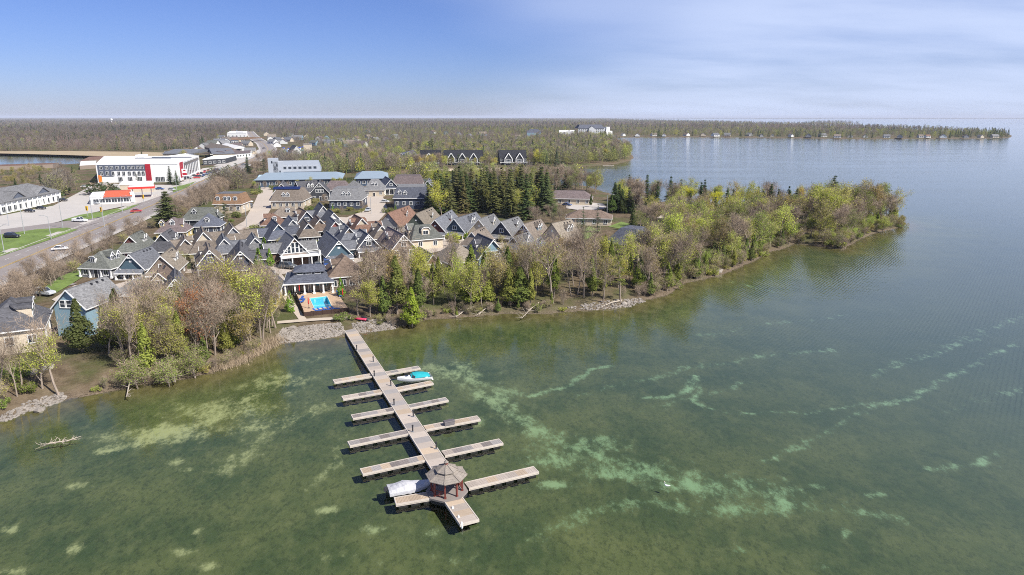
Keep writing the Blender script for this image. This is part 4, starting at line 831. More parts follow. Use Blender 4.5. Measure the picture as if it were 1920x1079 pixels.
MB().hull8([(-.78, -.39, .525), (.78, -.39, .525), (.78, .39, .525), (-.78, .39, .525), (-.74, -.30, .64), (.74, -.30, .64), (.74, .30, .64), (-.74, .30, .64)]).obj('lid', mat('box_lid', (.10, .09, .095), .7, .1), e)
# boats: bow along +Y
def hull(L, B, D, nb=16, bowp=2.0):
    b = MB(); sec = []
    for i in range(nb + 1):
        f = i / nb; wd = B/2 * (1 - max(0, (f - .35) / .65) ** bowp) ; wd = max(wd, .02); k = D * (.12 + .88 * max(0, (f - .55) / .45) ** 2 * .75); sh = D * (.92 + .22 * f * f); y = L * (f - .5)
        sec.append([(-wd, y, sh), (-wd * .93, y, sh * .6 + k * .2), (-wd * .70, y, k * .9 + .06), (0, y, k * .75), (wd * .70, y, k * .9 + .06), (wd * .93, y, sh * .6 + k * .2), (wd, y, sh)])
    n = 7
    for s in sec: b.v += s
    for i in range(nb):
        for j in range(n - 1): a = i * n + j; b.f.append((a, a + n, a + n + 1, a + 1)); b.m.append(0)
    b.f.append(tuple(range(n))); b.m.append(0); return b, sec
M_GEL = mat('white_gelcoat', (.78, .78, .77), .25, .03, .5, spec=.6); M_TEAL = mat('teal_canvas', (.015, .30, .34), .8, .12, 1.2, .2, 2); M_TARP = mat('grey_tarp', (.40, .40, .415), .75, .2, .8, .9, 1.6)
bp = (G(748, 716, 0) + G(806, 712, 0)) / 2; bd = G(750, 717, 0) - G(803, 710, 0)
sb = empty('speedboat', (bp.x, bp.y, -.18), math.atan2(-bd.x, bd.y), 'white speedboat with teal canvas cover moored at a finger dock', 'boat')
b, sec = hull(5.6, 2.1, .95); b.obj('hull', M_GEL, sb, smooth=True)
d_ = MB(); fore = [s for s in sec[9:]]
for s0, s1 in zip(fore[:-1], fore[1:]):
    d_.quad(s0[0], s0[6], (s0[6][0] * .5, s0[6][1], s0[6][2] + .10), (s0[0][0] * .5, s0[0][1], s0[0][2] + .10)) if s0 is fore[0] else None
    z0, z1 = .14, .14
    q0 = [(s0[0][0], s0[0][1], s0[0][2]), (s0[0][0] * .4, s0[0][1], s0[0][2] + z0), (s0[6][0] * .4, s0[6][1], s0[6][2] + z0), s0[6]]
    q1 = [(s1[0][0], s1[0][1], s1[0][2]), (s1[0][0] * .4, s1[0][1], s1[0][2] + z1 * .7), (s1[6][0] * .4, s1[6][1], s1[6][2] + z1 * .7), s1[6]]
    for k in range(3): d_.quad(q0[k], q0[k + 1], q1[k + 1], q1[k])
d_.obj('foredeck', M_GEL, sb); MB().box(-.22, .22, 1.0, 1.5, 1.22, 1.26).obj('hatch', M_GLASS, sb)
cv = MB(); prf = [(-2.45, .95, 1.03), (-1.6, .98, 1.30), (-.4, 1.0, 1.45), (.25, .92, 1.40), (.62, .80, 1.20)]
for (y0, w0_, z0), (y1, w1_, z1) in zip(prf[:-1], prf[1:]):
    A_ = [(-w0_, y0, .93), (-w0_ * .7, y0, z0), (0, y0, z0 + .08), (w0_ * .7, y0, z0), (w0_, y0, .93)]; B_ = [(-w1_, y1, .95), (-w1_ * .7, y1, z1), (0, y1, z1 + .08), (w1_ * .7, y1, z1), (w1_, y1, .95)]
    for k in range(4): cv.quad(A_[k], A_[k + 1], B_[k + 1], B_[k])
cv.quad(*[(-.95, -2.45, .93), (-.66, -2.45, 1.03), (0, -2.45, 1.11), (.66, -2.45, 1.03), (.95, -2.45, .93)]); cv.obj('canvas_cover', M_TEAL, sb, smooth=True)
MB().quad((-.85, .60, 1.0), (.85, .60, 1.0), (.62, .38, 1.42), (-.62, .38, 1.42)).quad((-.86, .60, 1.0), (-.62, .38, 1.42), (-.95, .0, 1.3), (-.98, .1, 1.0)).quad((.86, .60, 1.0), (.62, .38, 1.42), (.95, .0, 1.3), (.98, .1, 1.0)).obj('windscreen', M_GLASS, sb)
MB().box(-.9, .9, -2.95, -2.72, .25, .38).obj('swim_platform', M_GEL, sb)
bp = (G(738, 926, 0) + G(804, 915, 0)) / 2; bd = G(804, 914, 0) - G(738, 926, 0)
cb2 = empty('covered_boat', (bp.x, bp.y, -.15), math.atan2(-bd.x, bd.y), 'boat under a wrinkled pale grey tarpaulin left of the gazebo', 'boat')
b, sec = hull(5.2, 2.0, .85); b.obj('hull', M_DARK, cb2, smooth=True)
cv = MB(); random.seed(5); rows = []
for i in range(19):
    f = i / 18; y = 5.3 * (f - .5); wd = 1.06 * (1 - max(0, (f - .4) / .6) ** 2.2) + .05; cz = .95 + .50 * math.exp(-((f - .42) / .22)**2) + .16 * math.sin(f * 9)
    rows.append([(-wd * 1.04, y, .50 + random.uniform(-.05, .05)), (-wd, y, .86), (-wd * .6, y, cz * .93 + random.uniform(-.05, .05)), (0, y, cz + random.uniform(-.05, .05)), (wd * .6, y, cz * .93 + random.uniform(-.06, .06)), (wd, y, .86), (wd * 1.04, y, .50 + random.uniform(-.05, .05))])
for r0, r1_ in zip(rows[:-1], rows[1:]):
    for k in range(6): cv.quad(r0[k], r0[k + 1], r1_[k + 1], r1_[k])
cv.quad(*rows[0]); cv.obj('tarpaulin', M_TARP, cb2)
om = MB().hull8([(-.2, -3.15, .75), (.2, -3.15, .75), (.2, -2.6, .75), (-.2, -2.6, .75), (-.15, -3.1, 1.2), (.15, -3.1, 1.2), (.15, -2.7, 1.15), (-.15, -2.7, 1.15)]).box(-.08, .08, -2.95, -2.75, -.2, .75); om.obj('outboard_motor', M_DARK, cb2)
# swan-white bird on the water
p = G(1251, 912, 0); bd_ = empty('water_bird', (p.x, p.y, 0), R(60), 'small white bird afloat on the open green water', 'bird'); bd_.scale = (.62, .62, .62)
b = MB(); b.lathe([(.01, -.6), (.16, -.45), (.26, -.1), (.24, .2), (.12, .45), (.01, .55)], 10); b.v = [(x * .9, z, y * .62 + .12 + (.14 if z < -.4 else 0)) for x, y, z in b.v]
b.tube([(0, .38, .18), (0, .52, .42), (0, .48, .66), (0, .58, .78)], [.08, .055, .05, .075], 6); b.tube([(0, .58, .78), (0, .76, .74)], [.045, .012], 5, m=1); b.obj('body', [mat('feathers', (.82, .82, .80), .8, .05), mat('beak', (.4, .16, .04), .6, .05)], bd_, smooth=True)
# ---------------------------------------------------------------- pool terrace
pz = empty('pool_house', (0, 0, 0), 0, 'grey two-tier hip-roofed pool house with white columns behind the pool', 'pool house')
pc = G(579, 497, 1.75 + 6.0); yawp = -14
c0 = Vector((pc.x, pc.y, 0)) + Vector((math.sin(R(yawp)), math.cos(R(yawp)), 0)) * .6; zg = 1.75; pz.location = (c0.x, c0.y, zg); pz.rotation_euler = (0, 0, -R(yawp)); FOOT.append((c0.x, c0.y, 7)); FOOT.append((c0.x + 2, c0.y - 11, 8))
PW, PL = 11.4, 12.6
b = MB(); frustum(b, PW, PL, 6.6, 6.6, 2.9, 4.35); b.obj('lower_roof', ROOF['bluegrey'], pz); b = MB(); frustum(b, 7.2, 7.2, 2.6, 1.2, 4.95, 6.0); b.obj('upper_roof', ROOF['bluegrey'], pz)
MB().box(-3.2, 3.2, -3.2, 3.2, 4.3, 4.85).obj('clerestory', WALL['charcoal'], pz)
MB().box(-PW/2 + .6, PW/2 - .6, -PL/2 + 2.4, PL/2 - .6, -1, 2.8).obj('wall', WALL['grey'], pz)
MB().box(-PW/2 - .02, PW/2 + .02, -PL/2 - .06, -PL/2 + .01, 2.62, 2.89).box(-PW/2 - .06, -PW/2 + .01, -PL/2, PL/2, 2.62, 2.89).obj('fascia', M_WHITE, pz)
columns(pz, [-PW/2 + .4 + i * (PW - .8) / 5 for i in range(6)], -PL/2 + .45, 2.7, .34)
for x in (-3.9, -1.3, 1.3, 3.9): win(pz, x, -PL/2 + 2.4, 1.2, 0, 1.9, 2.1, 2, 1, 'glass_door')
for i in range(4): win(pz, -PW/2 + .6, -PL/2 + 3.6 + i * 2.4, 1.5, -math.pi/2, .9, 1.7)
for x in (-2.0, 0, 2.0): win(pz, x, -3.2, 4.6, 0, 1.2, .3, 1, 1)
def PL_(px, py, z): return G(px, py, z)
ZT = 1.95
Q = [G(555, 553, ZT), G(571, 591, ZT), G(655, 582, ZT), G(628, 543, ZT)]
tr = MB(); tr.prism([(q.x, q.y) for q in Q], -.3, ZT - .16 - .0)
M_TERR = mat('terracotta_paving', (.42, .30, .20), .85, .2, .8, .1)
# terrace with the pool cut out: ring of four slabs
pq = [G(581, 560, ZT), G(590, 580, ZT), G(622, 575, ZT), G(613, 556, ZT)]
b = MB()
for i in range(4):
    j = (i + 1) % 4; b.quad((*Q[i].xy, ZT), (*Q[j].xy, ZT), (*pq[j].xy, ZT), (*pq[i].xy, ZT)); b.quad((*Q[j].xy, ZT), (*Q[i].xy, ZT), (*Q[i].xy, -.3), (*Q[j].xy, -.3))
tag(b.obj('pool_terrace', M_TERR), kind='structure')
pool = empty('swimming_pool', (0, 0, 0), 0, 'bright blue swimming pool with shallow end in the paved terrace', 'pool'); b = MB(); t_ = MB()
for i in range(4):
    j = (i + 1) % 4; b.quad((*pq[i].xy, ZT), (*pq[j].xy, ZT), (*pq[j].xy, ZT - 1.4), (*pq[i].xy, ZT - 1.4))
    o0 = pq[i] + (pq[i] - (pq[0] + pq[2]) / 2).normalized() * .42; o1 = pq[j] + (pq[j] - (pq[0] + pq[2]) / 2).normalized() * .42
    t_.hull8([(*o0.xy, ZT + .004), (*o1.xy, ZT + .004), (*pq[j].xy, ZT + .004), (*pq[i].xy, ZT + .004), (*o0.xy, ZT + .07), (*o1.xy, ZT + .07), (*pq[j].xy, ZT + .07), (*pq[i].xy, ZT + .07)])
b.quad(*[(*q.xy, ZT - 1.4) for q in pq]); b.obj('basin', mat('pool_liner', (.10, .52, .66), .5, .08, .5), pool); t_.obj('coping', mat('pool_coping', (.55, .46, .36), .8, .1), pool)
def pool_water():
    m = bpy.data.materials.new('pool_water'); m.use_nodes = True; t = m.node_tree; t.nodes.clear(); fr = N(t, 'ShaderNodeFresnel'); fr.inputs[0].default_value = 1.33
    a = N(t, 'ShaderNodeBsdfTransparent'); a.inputs[0].default_value = (.86, .97, 1, 1); g = N(t, 'ShaderNodeBsdfGlossy'); g.inputs['Roughness'].default_value = .05
    x = N(t, 'ShaderNodeMixShader'); o = N(t, 'ShaderNodeOutputMaterial'); t.links.new(fr.outputs[0], x.inputs[0]); t.links.new(a.outputs[0], x.inputs[1]); t.links.new(g.outputs[0], x.inputs[2]); t.links.new(x.outputs[0], o.inputs[0]); return m
MB().quad(*[(*q.xy, ZT - .12) for q in pq]).obj('water', pool_water(), pool)
fc = empty('pool_fence', (0, 0, 0), 0, 'dark brown board fence round the lake side of the pool terrace', 'fence')
def fence_run(par, a, b_, z0, hgt, m, step=1.8, board=True):
    d = b_ - a; n = max(1, round(d.xy.length / step)); 
    for i in range(n):
        p = a + d * (i / n); q = a + d * ((i + 1) / n)
        MB().bar((p.x, p.y, z0 + hgt/2), (q.x, q.y, z0 + hgt/2), .05, hgt - .06).obj('panel', m, par)
        MB().box(p.x - .06, p.x + .06, p.y - .06, p.y + .06, z0 - .5, z0 + hgt + .08).obj('post', m, par)
fence_run(fc, Q[0] + Vector((-.1, -.1, 0)), Q[1] + Vector((-.1, -.1, 0)), ZT - 1.1, 2.1, M_WOODDK); fence_run(fc, Q[1] + Vector((0, -.12, 0)), Q[2] + Vector((0, -.12, 0)), ZT - 1.1, 1.75, M_WOODDK)
# pool furniture
def parasol(px, py, col, lb):
    p = G(px, py, ZT); e = empty('closed_parasol', (p.x, p.y, ZT), 0, lb, 'parasol', 'folded parasols by the pool'); MB().lathe([(.03, .05), (.03, 2.5)], 6).obj('pole', M_DARK, e); MB().lathe([(.09, .9), (.16, 1.1), (.10, 2.2), (.02, 2.55)], 8).obj('canopy', col, e); MB().lathe([(.3, 0), (.3, .06), (.05, .1)], 10).obj('base', M_DARK, e)
MR = mat('red_canvas', (.45, .035, .03), .8, .1)
parasol(562, 553, MR, 'folded red parasol at the left corner of the pool house porch'); parasol(623, 545, MR, 'folded red parasol beside the pool house right corner'); parasol(643, 561, MR, 'folded red parasol at the right edge of the terrace'); parasol(579, 578, MR, 'folded dark red parasol at the near left corner of the pool')
lm = cached('lounge', lambda: MB().box(-.32, .32, -.95, .35, .25, .34, 0).hull8([(-.32, .35, .25), (.32, .35, .25), (.32, .36, .34), (-.32, .36, .34), (-.32, .95, .70), (.32, .95, .70), (.32, .92, .80), (-.32, .92, .80)], 0).box(-.32, -.27, -.9, -.84, 0, .25, 1).box(.27, .32, -.9, -.84, 0, .25, 1).box(-.32, -.27, .3, .36, 0, .25, 1).box(.27, .32, .3, .36, 0, .25, 1).mesh('pool_lounger', [mat('blue_canvas', (.03, .085, .30), .8, .1), M_WHITE]))
for i, (x, y, r_) in enumerate([(595, 585, 90), (603, 584, 90), (612, 583, 90), (621, 582, 90), (629, 581, 90), (634, 553, 20), (638, 556, 20), (564, 563, -20), (566, 568, -20)]):
    p = G(x, y, ZT); o = put('pool_lounger', lm, None, (p.x, p.y, ZT + .004), R(r_)); tag(o, ['blue lounger lined up along the lake edge of the pool terrace', 'blue lounger on the right side of the pool terrace', 'blue lounger on the left side of the pool terrace'][0 if i < 5 else (1 if i < 7 else 2)], 'lounger', ['loungers on the lake edge', 'loungers right of the pool', 'loungers left of the pool'][0 if i < 5 else (1 if i < 7 else 2)])
# garden paths by the dock, pink kayaks, riprap
def slab(name, pts, z, m, th=.0, kind='structure', lift=0.0):
    g = [G(x, y, z) for x, y in pts]
    zs = [z + lift] * len(g)
    b = MB(); b.quad(*[(q.x, q.y, s) for q, s in zip(g, zs)]); o = b.obj(name, m); o['kind'] = kind; return o
def drape(name, pts, wd, m, lift=.05, kind='structure', seg=3.0):
    """a strip that follows the ground along a middle line of photo pixels; wd metres (or a list)"""
    g = [GG(x, y) for x, y in pts]; P = []; Wd = []
    for i in range(len(g) - 1):
        n = max(1, int((g[i + 1] - g[i]).length / seg))
        for k in range(n):
            P.append(g[i].lerp(g[i + 1], k / n)); Wd.append((wd[i] + (wd[i + 1] - wd[i]) * k / n) if hasattr(wd, '__len__') else wd)
    P.append(g[-1]); Wd.append(wd[-1] if hasattr(wd, '__len__') else wd)
    for _ in range(6):
        for i in range(1, len(P) - 1): P[i] = (P[i - 1] + P[i] * 2 + P[i + 1]) / 4
    L_, R_ = [], []
    for i, p in enumerate(P):
        d = P[min(i + 1, len(P) - 1)] - P[max(i - 1, 0)]; d.z = 0; d.normalize(); n = Vector((-d.y, d.x, 0)) * (Wd[i] / 2); L_.append(p + n); R_.append(p - n)
    hl = height([(q.x, q.y) for q in L_])[0]; hr = height([(q.x, q.y) for q in R_])[0]; b = MB()
    for i, (a, c_) in enumerate(zip(L_, R_)): 
        zc = max(hl[i], hr[i]) + lift; b.v += [(a.x, a.y, zc), (c_.x, c_.y, zc)]
    for i in range(len(P) - 1): b.f.append((2 * i + 1, 2 * i + 3, 2 * i + 2, 2 * i)); b.m.append(0)
    o = b.obj(name, m); o['kind'] = kind; return o, P
M_PATH = mat('pale_paving', (.42, .36, .29), .9, .15, .6, .1)
drape('garden_path', [(536, 556), (560, 592), (568, 600)], 1.5, M_PATH, .08); drape('garden_path', [(520, 606), (570, 602), (640, 596), (658, 598)], 1.9, M_PATH, .10)
M_ROCK = mat('riprap', (.25, .222, .192), .95, .4, .7, .6, 3, rnd=.2)
rk = []
random.seed(3)
for k in range(6):
    bm_ = bmesh.new(); bmesh.ops.create_icosphere(bm_, subdivisions=1, radius=1)
    for v in bm_.verts: v.co *= random.uniform(.7, 1.15)
    me = bpy.data.meshes.new('rock'); bm_.to_mesh(me); bm_.free(); me.materials.append(M_ROCK); rk.append(me)
def rocks(name, poly, n, lo, hi, label):
    g = [GG(*q) for q in poly]; pl = [(q.x, q.y) for q in g]; xs = [p[0] for p in pl]; ys = [p[1] for p in pl]; pts = []
    while len(pts) < n:
        x, y = random.uniform(min(xs), max(xs)), random.uniform(min(ys), max(ys))
        if inpoly(x, y, pl): pts.append((x, y))
    hh = height(pts)[0]; V = []; F = []
    for (x, y), z in zip(pts, hh):
        me = random.choice(rk); s = random.uniform(lo, hi) * random.uniform(.7, 1.2); a = random.random() * 6.28; n0 = len(V); ca, sa = math.cos(a), math.sin(a); kz = random.uniform(.5, .8)
        V += [(x + s * (v.co.x * ca - v.co.y * sa), y + s * (v.co.x * sa + v.co.y * ca), z + s * v.co.z * kz) for v in me.vertices]; F += [tuple(n0 + i for i in p.vertices) for p in me.polygons]
    me = bpy.data.meshes.new(name); me.from_pydata(V, [], F); me.materials.append(M_ROCK); o = put(name, me); tag(o, label, 'stones', kind='stuff'); return o
rocks('shore_stones', [(512, 645), (530, 616), (600, 609), (640, 606), (648, 630), (600, 638), (550, 643)], 1900, .10, .30, 'grey riprap stones on the beach left of the main dock')
rocks('shore_stones', [(660, 610), (700, 604), (740, 606), (742, 618), (700, 624), (664, 628)], 700, .10, .32, 'grey riprap stones on the beach right of the main dock')
rocks('shore_stones', [(1060, 582), (1120, 574), (1200, 562), (1210, 566), (1180, 577), (1120, 583)], 420, .12, .4, 'pale stones along the shore below the leaning pine')
rocks('shore_stones', [(0, 785), (60, 758), (120, 742), (126, 752), (60, 772), (0, 796)], 300, .12, .38, 'pale stones along the shore at the lower left')
for i, (x, y, s, lb) in enumerate([(1345, 512, 1.5, 'big pale boulder at the water below the cedar bank'), (75, 772, 1.0, 'pale boulder at the lower left water edge'), (60, 700, 1.2, 'pale boulder in the garden above the lower left shore'), (1170, 573, .9, 'pale boulder where the bare shore turns'), (90, 690, 1.3, 'large pale boulder beside the leaning trunk'), (548, 619, 1.1, 'flat pale rock above the riprap left of the dock')]):
    p = GG(x, y); o = put('boulder', rk[i % 6], None, (p.x, p.y, p.z + .1), i * 1.3); o.scale = (s, s * .8, s * .6); tag(o, lb, 'boulder')
for i, (x, y, cl_, lb) in enumerate([(676, 603, (.55, .06, .12), 'pink upturned kayak on the stones right of the dock'), (684, 601, (.03, .03, .035), 'black upturned canoe beside the pink kayak')]):
    p = GG(x, y); b, _ = hull(3.0, .8, .35, 10); b.v = [(a, c_ if c_ > 0 else c_, .5 - d) for a, c_, d in b.v]; o = b.obj('kayak', mat('kayak%d' % i, cl_, .4, .05), None, (p.x, p.y, p.z + .15), R(70 - 30 * i), smooth=True); tag(o, lb, 'kayak')
# ---------------------------------------------------------------- road, car parks and lawns
M_ROAD = mat('road_asphalt', (.22, .195, .182), .9, .12, .12, .1, 2); M_LOT = mat('parking_asphalt', (.40, .375, .345), .9, .10, .08, .1, 2); M_LANE = mat('lane_asphalt', (.40, .345, .29), .9, .12, .2)
M_KERB = mat('kerb_concrete', (.44, .41, .37), .9, .1); M_LINE = mat('road_paint', (.62, .62, .58), .8, .2, .8); M_YEL = mat('yellow_paint', (.55, .36, .05), .8, .2, .8)
M_GRASS = mat('mown_grass', (.125, .178, .042), .95, .5, .12, .6, 6); M_TANGR = mat('dry_reed', (.33, .26, .165), .95, .2, .05)
RC = [(-420, 690), (-200, 590), (-60, 530), (30, 492), (110, 459), (200, 423), (290, 384), (365, 347), (430, 317), (470, 301), (497, 289), (503, 280), (495, 270), (480, 261), (473, 254), (468, 247)]
road, RP = drape('main_road', RC, 17.5, M_ROAD, .12)
def offset(P, o): 
    r = []
    for i, p in enumerate(P):
        d = P[min(i + 1, len(P) - 1)] - P[max(i - 1, 0)]; d.z = 0; d.normalize(); r.append(p + Vector((-d.y, d.x, 0)) * o)
    return r
def strip_on(name, P, o, wd, m, lift, dash=None, hgt=0):
    b = MB(); C = offset(P, o)
    z = cached(('rz', id(P)), lambda: [max(a, p.z) for a, p in zip(height([(p.x, p.y) for p in P])[0], P)])
    for i in range(len(C) - 1):
        if dash and (i // dash) % 2: continue
        d = C[i + 1] - C[i]; d.z = 0
        if d.length < .01: continue
        d.normalize(); n = Vector((-d.y, d.x, 0)) * (wd/2); q = [C[i] + n, C[i] - n, C[i + 1] - n, C[i + 1] + n]; zz_ = [z[i] + lift] * 2 + [z[i + 1] + lift] * 2
        if hgt: b.hull8([(p.x, p.y, s - .1) for p, s in zip(q, zz_)] + [(p.x, p.y, s + hgt) for p, s in zip(q, zz_)])
        else: b.quad(*[(p.x, p.y, s) for p, s in zip(q, zz_)])
    o_ = b.obj(name, m); o_['kind'] = 'structure'; return o_
strip_on('centre_line', RP, 0.25, .16, M_YEL, .21); strip_on('centre_line', RP, -.25, .16, M_YEL, .21)
strip_on('lane_line', RP, 4.2, .16, M_LINE, .21, 1); strip_on('lane_line', RP, -4.2, .16, M_LINE, .21, 1)
strip_on('edge_line', RP, 8.1, .14, M_LINE, .21); strip_on('edge_line', RP, -8.1, .14, M_LINE, .21)
strip_on('kerb', RP, 8.95, .3, M_KERB, .12, hgt=.14); strip_on('kerb', RP, -8.95, .3, M_KERB, .12, hgt=.14)
strip_on('pavement', RP, 10.2, 2.0, M_CONC, .2); strip_on('pavement', RP, -10.2, 1.8, M_CONC, .2)
ZG = 1.9
def lot(name, pts, m, z=ZG): 
    g = [G(x, y, z) for x, y in pts]; b = MB(); b.quad(*[(q.x, q.y, z) for q in g]); o = b.obj(name, m); o['kind'] = 'structure'; return [(q.x, q.y) for q in g]
CLEAR = []
CLEAR.append(lot('car_park', [(-160, 428), (0, 405), (100, 386), (150, 360), (185, 342), (240, 347), (330, 347), (345, 352), (270, 379), (150, 404), (110, 416), (0, 440), (-160, 468)], M_LOT, 2.02))
CLEAR.append(lot('side_road', [(-200, 462), (0, 431), (110, 417), (170, 407), (215, 404), (190, 416), (140, 430), (0, 447), (-200, 484)], M_ROAD, 2.05))
CLEAR.append(lot('lawn', [(-220, 530), (-200, 486), (0, 440), (70, 430), (126, 427), (146, 431), (95, 449), (0, 481), (-120, 526)], M_GRASS, 2.07))
CLEAR.append(lot('lawn', [(117, 413), (150, 403), (200, 395), (262, 383), (240, 393), (190, 407), (150, 414), (118, 414)], M_GRASS, 2.07))
CLEAR.append(lot('lawn', [(322, 352), (345, 347), (368, 340), (350, 352), (325, 361)], M_GRASS, 2.08))
CLEAR.append(lot('car_park', [(330, 347), (350, 336), (380, 316), (410, 312), (440, 308), (425, 316), (380, 338), (350, 349)], M_LOT, 2.04))
CLEAR.append(lot('car_park', [(400, 311), (430, 300), (475, 280), (490, 283), (485, 290), (460, 303), (436, 312)], M_LOT, 2.05))
CLEAR.append(lot('inn_lane', [(455, 420), (478, 378), (490, 350), (512, 352), (508, 392), (500, 405)], M_LANE, 2.03))
CLEAR.append(lot('inn_lane', [(640, 412), (690, 392), (686, 365), (716, 364), (728, 395), (700, 425), (650, 425)], M_LANE, 2.03))
CLEAR.append(lot('inn_lane', [(440, 425), (470, 408), (560, 404), (650, 408), (650, 413), (500, 413), (455, 440)], M_LANE, 2.05))
CLEAR.append(lot('village_street', [(776, 468), (840, 452), (880, 448), (930, 452), (1040, 476), (1090, 470), (1100, 480), (1040, 490), (930, 464), (850, 464), (790, 480)], M_LANE, 2.04))
CLEAR.append(lot('driveway', [(97, 562), (140, 535), (215, 540), (250, 548), (190, 560), (120, 572)], M_LANE, 2.02))
CLEAR.append(lot('driveway', [(1060, 383), (1085, 378), (1130, 382), (1140, 390), (1100, 396), (1062, 391)], M_CONC, 2.04))
lot('lawn', [(75, 545), (110, 520), (160, 500), (170, 510), (130, 535), (100, 552)], M_GRASS, 2.0); lot('lawn', [(1140, 425), (1165, 416), (1220, 430), (1240, 452), (1215, 458), (1180, 432)], M_GRASS, 2.0)
lot('lawn', [(1080, 440), (1105, 425), (1125, 432), (1100, 450)], M_GRASS, 2.01); lot('lawn', [(1230, 395), (1330, 392), (1500, 402), (1500, 406), (1300, 404), (1225, 402)], M_GRASS, 2.0)
lot('side_road', [(1210, 406), (1290, 401), (1330, 403), (1340, 407), (1230, 410)], M_LANE, 2.02)
lot('reed_bed', [(-300, 286.5), (0, 284), (120, 283.5), (250, 285), (330, 287), (320, 292), (220, 296), (190, 293), (90, 290), (0, 288), (-200, 287.5)], M_TANGR, 1.9)
lot('sand_beach', [(790, 314), (860, 312), (905, 316), (960, 314), (985, 316), (960, 320), (880, 321), (800, 321), (775, 324)], mat('beach_sand', (.46, .37, .28), .95, .15, .2), 1.2)
for ln in ([(462, 425), (470, 465), (503, 503), (545, 512)], [(503, 503), (430, 514), (340, 505), (215, 540)], [(545, 512), (620, 502), (700, 480), (790, 474)], [(650, 415), (720, 432), (800, 444), (850, 454)], [(500, 505), (520, 530), (532, 552)]): drape('village_street', ln, 5.0, M_LANE, .06)
drape('garden_path', [(140, 533), (105, 545), (104, 535), (118, 524)], 2.0, M_ROAD, .16)
# ---------------------------------------------------------------- larger buildings
def storeys(par, a, b_, z0, hgt, rows, cols, w_, h_, skip=0.0, name='window'):
    d = (b_ - a); L = d.xy.length; rz = math.atan2(d.y, d.x); u = d.normalized()
    for r in range(rows):
        for c_ in range(cols):
            if skip and rt.random() < skip: continue
            p = a + u * (L * (c_ + .5) / cols); win(par, p.x, p.y, z0 + hgt * (r + .55) / rows, rz, w_, h_)
def block(label, pts, hgt, wall, roof, name='building', cat='building', z=2.0, parapet=True, group=None):
    """pts: ground corners as photo pixels, front left first, going right (counter-clockwise from above)"""
    g = [G(x, y, z) for x, y in pts]; c_ = sum(g, Vector()) / len(g); e = empty(name, (c_.x, c_.y, z), 0, label, cat, group); q = [(p - c_) for p in g]
    MB().prism([(p.x, p.y) for p in q], -1.2, hgt).obj('wall', wall, e)
    MB().prism([(p.x * .985, p.y * .985) for p in q], hgt + .005, hgt + .12).obj('roof', roof, e)
    if parapet:
        b = MB(); k = len(q)
        for i in range(k): b.bar((q[i].x, q[i].y, hgt + .2), (q[(i + 1) % k].x, q[(i + 1) % k].y, hgt + .2), .35, .5)
        b.obj('parapet', M_WHITE, e)
    FOOT.append((c_.x, c_.y, max((p.xy.length for p in q)) * .85)); return e, [Vector((p.x, p.y, 0)) for p in q]
M_FLAT = mat('pale_roof_membrane', (.60, .59, .57), .8, .08, .1); M_PANELG = mat('slate_panel', (.10, .115, .15), .5, .1); M_REDP = mat('red_panel', (.36, .02, .035), .5, .1); M_SIGN = mat('white_sign', (.8, .8, .8), .5, .02); M_ORANGE = mat('orange_panel', (.65, .20, .03), .6, .05)
ht, q = block('long white three-storey hotel with red tower panels and grey upper floor', [(184, 343), (336, 341), (376, 321), (352, 315), (318, 322), (200, 322)], 11.0, M_WHITE, M_FLAT, 'hotel', 'hotel')
f0, f1, f2 = q[0], q[1], q[2]; out = Vector(((f1 - f0).y, -(f1 - f0).x, 0)).normalized() * .12; out2 = Vector(((f2 - f1).y, -(f2 - f1).x, 0)).normalized() * .12
def panel(par, a, b_, s0, s1, z0, z1, m, o, name, th=.25):
    p, q_ = a.lerp(b_, s0) + o, a.lerp(b_, s1) + o; zc = (z0 + z1) / 2; return MB().bar((p.x, p.y, zc), (q_.x, q_.y, zc), th, z1 - z0, 0).obj(name, m, par)
panel(ht, f0, f1, .02, .60, 7.3, 10.9, M_PANELG, out, 'upper_panel'); panel(ht, f0, f1, .02, .20, 3.8, 7.3, M_PANELG, out, 'upper_panel'); panel(ht, f0, f1, .60, .665, 0, 11.2, M_REDP, out * 2, 'red_panel'); panel(ht, f1, f2, .08, .2, 2, 11.5, M_REDP, out2 * 2, 'red_panel'); panel(ht, f0, f1, .015, .055, .3, 4.6, M_ORANGE, out * 1.5, 'orange_sign'); panel(ht, f1, f2, .25, .95, 8.6, 10.4, M_GLASS, out2, 'window_band')
for s_ in (.06, .13, .19, .26, .33, .40, .45, .51, .56): p = f0.lerp(f1, s_) + out * 2.2; win(ht, p.x, p.y, 9.1, math.atan2((f1 - f0).y, (f1 - f0).x), 1.5, 1.6)
for s_ in (.06, .13, .2, .27, .33, .40, .46, .52, .57): p = f0.lerp(f1, s_) + out * 2.2; win(ht, p.x, p.y, 5.6, math.atan2((f1 - f0).y, (f1 - f0).x), 1.5, 2.2)
for s_ in (.28, .40, .52, .74, .80): p = f0.lerp(f1, s_) + out * 1.1; win(ht, p.x, p.y, 1.9, math.atan2((f1 - f0).y, (f1 - f0).x), 2.4, 2.6, 3)
for i in range(9): panel(ht, f1, f2, .26 + i * .075, .29 + i * .075, 1.5, 8.2, M_GLASS, out2, 'window_strip')
MB().box(-14, -8, -2, 4, 11.1, 13.6).obj('lift_tower', M_WHITE, ht); MB().box(-6, 22, 5, 7, 11.15, 11.7).obj('roof_unit', M_PANELG, ht); MB().box(-13, 12, -4.5, -3, 11.15, 11.6).obj('roof_unit', M_PANELG, ht)
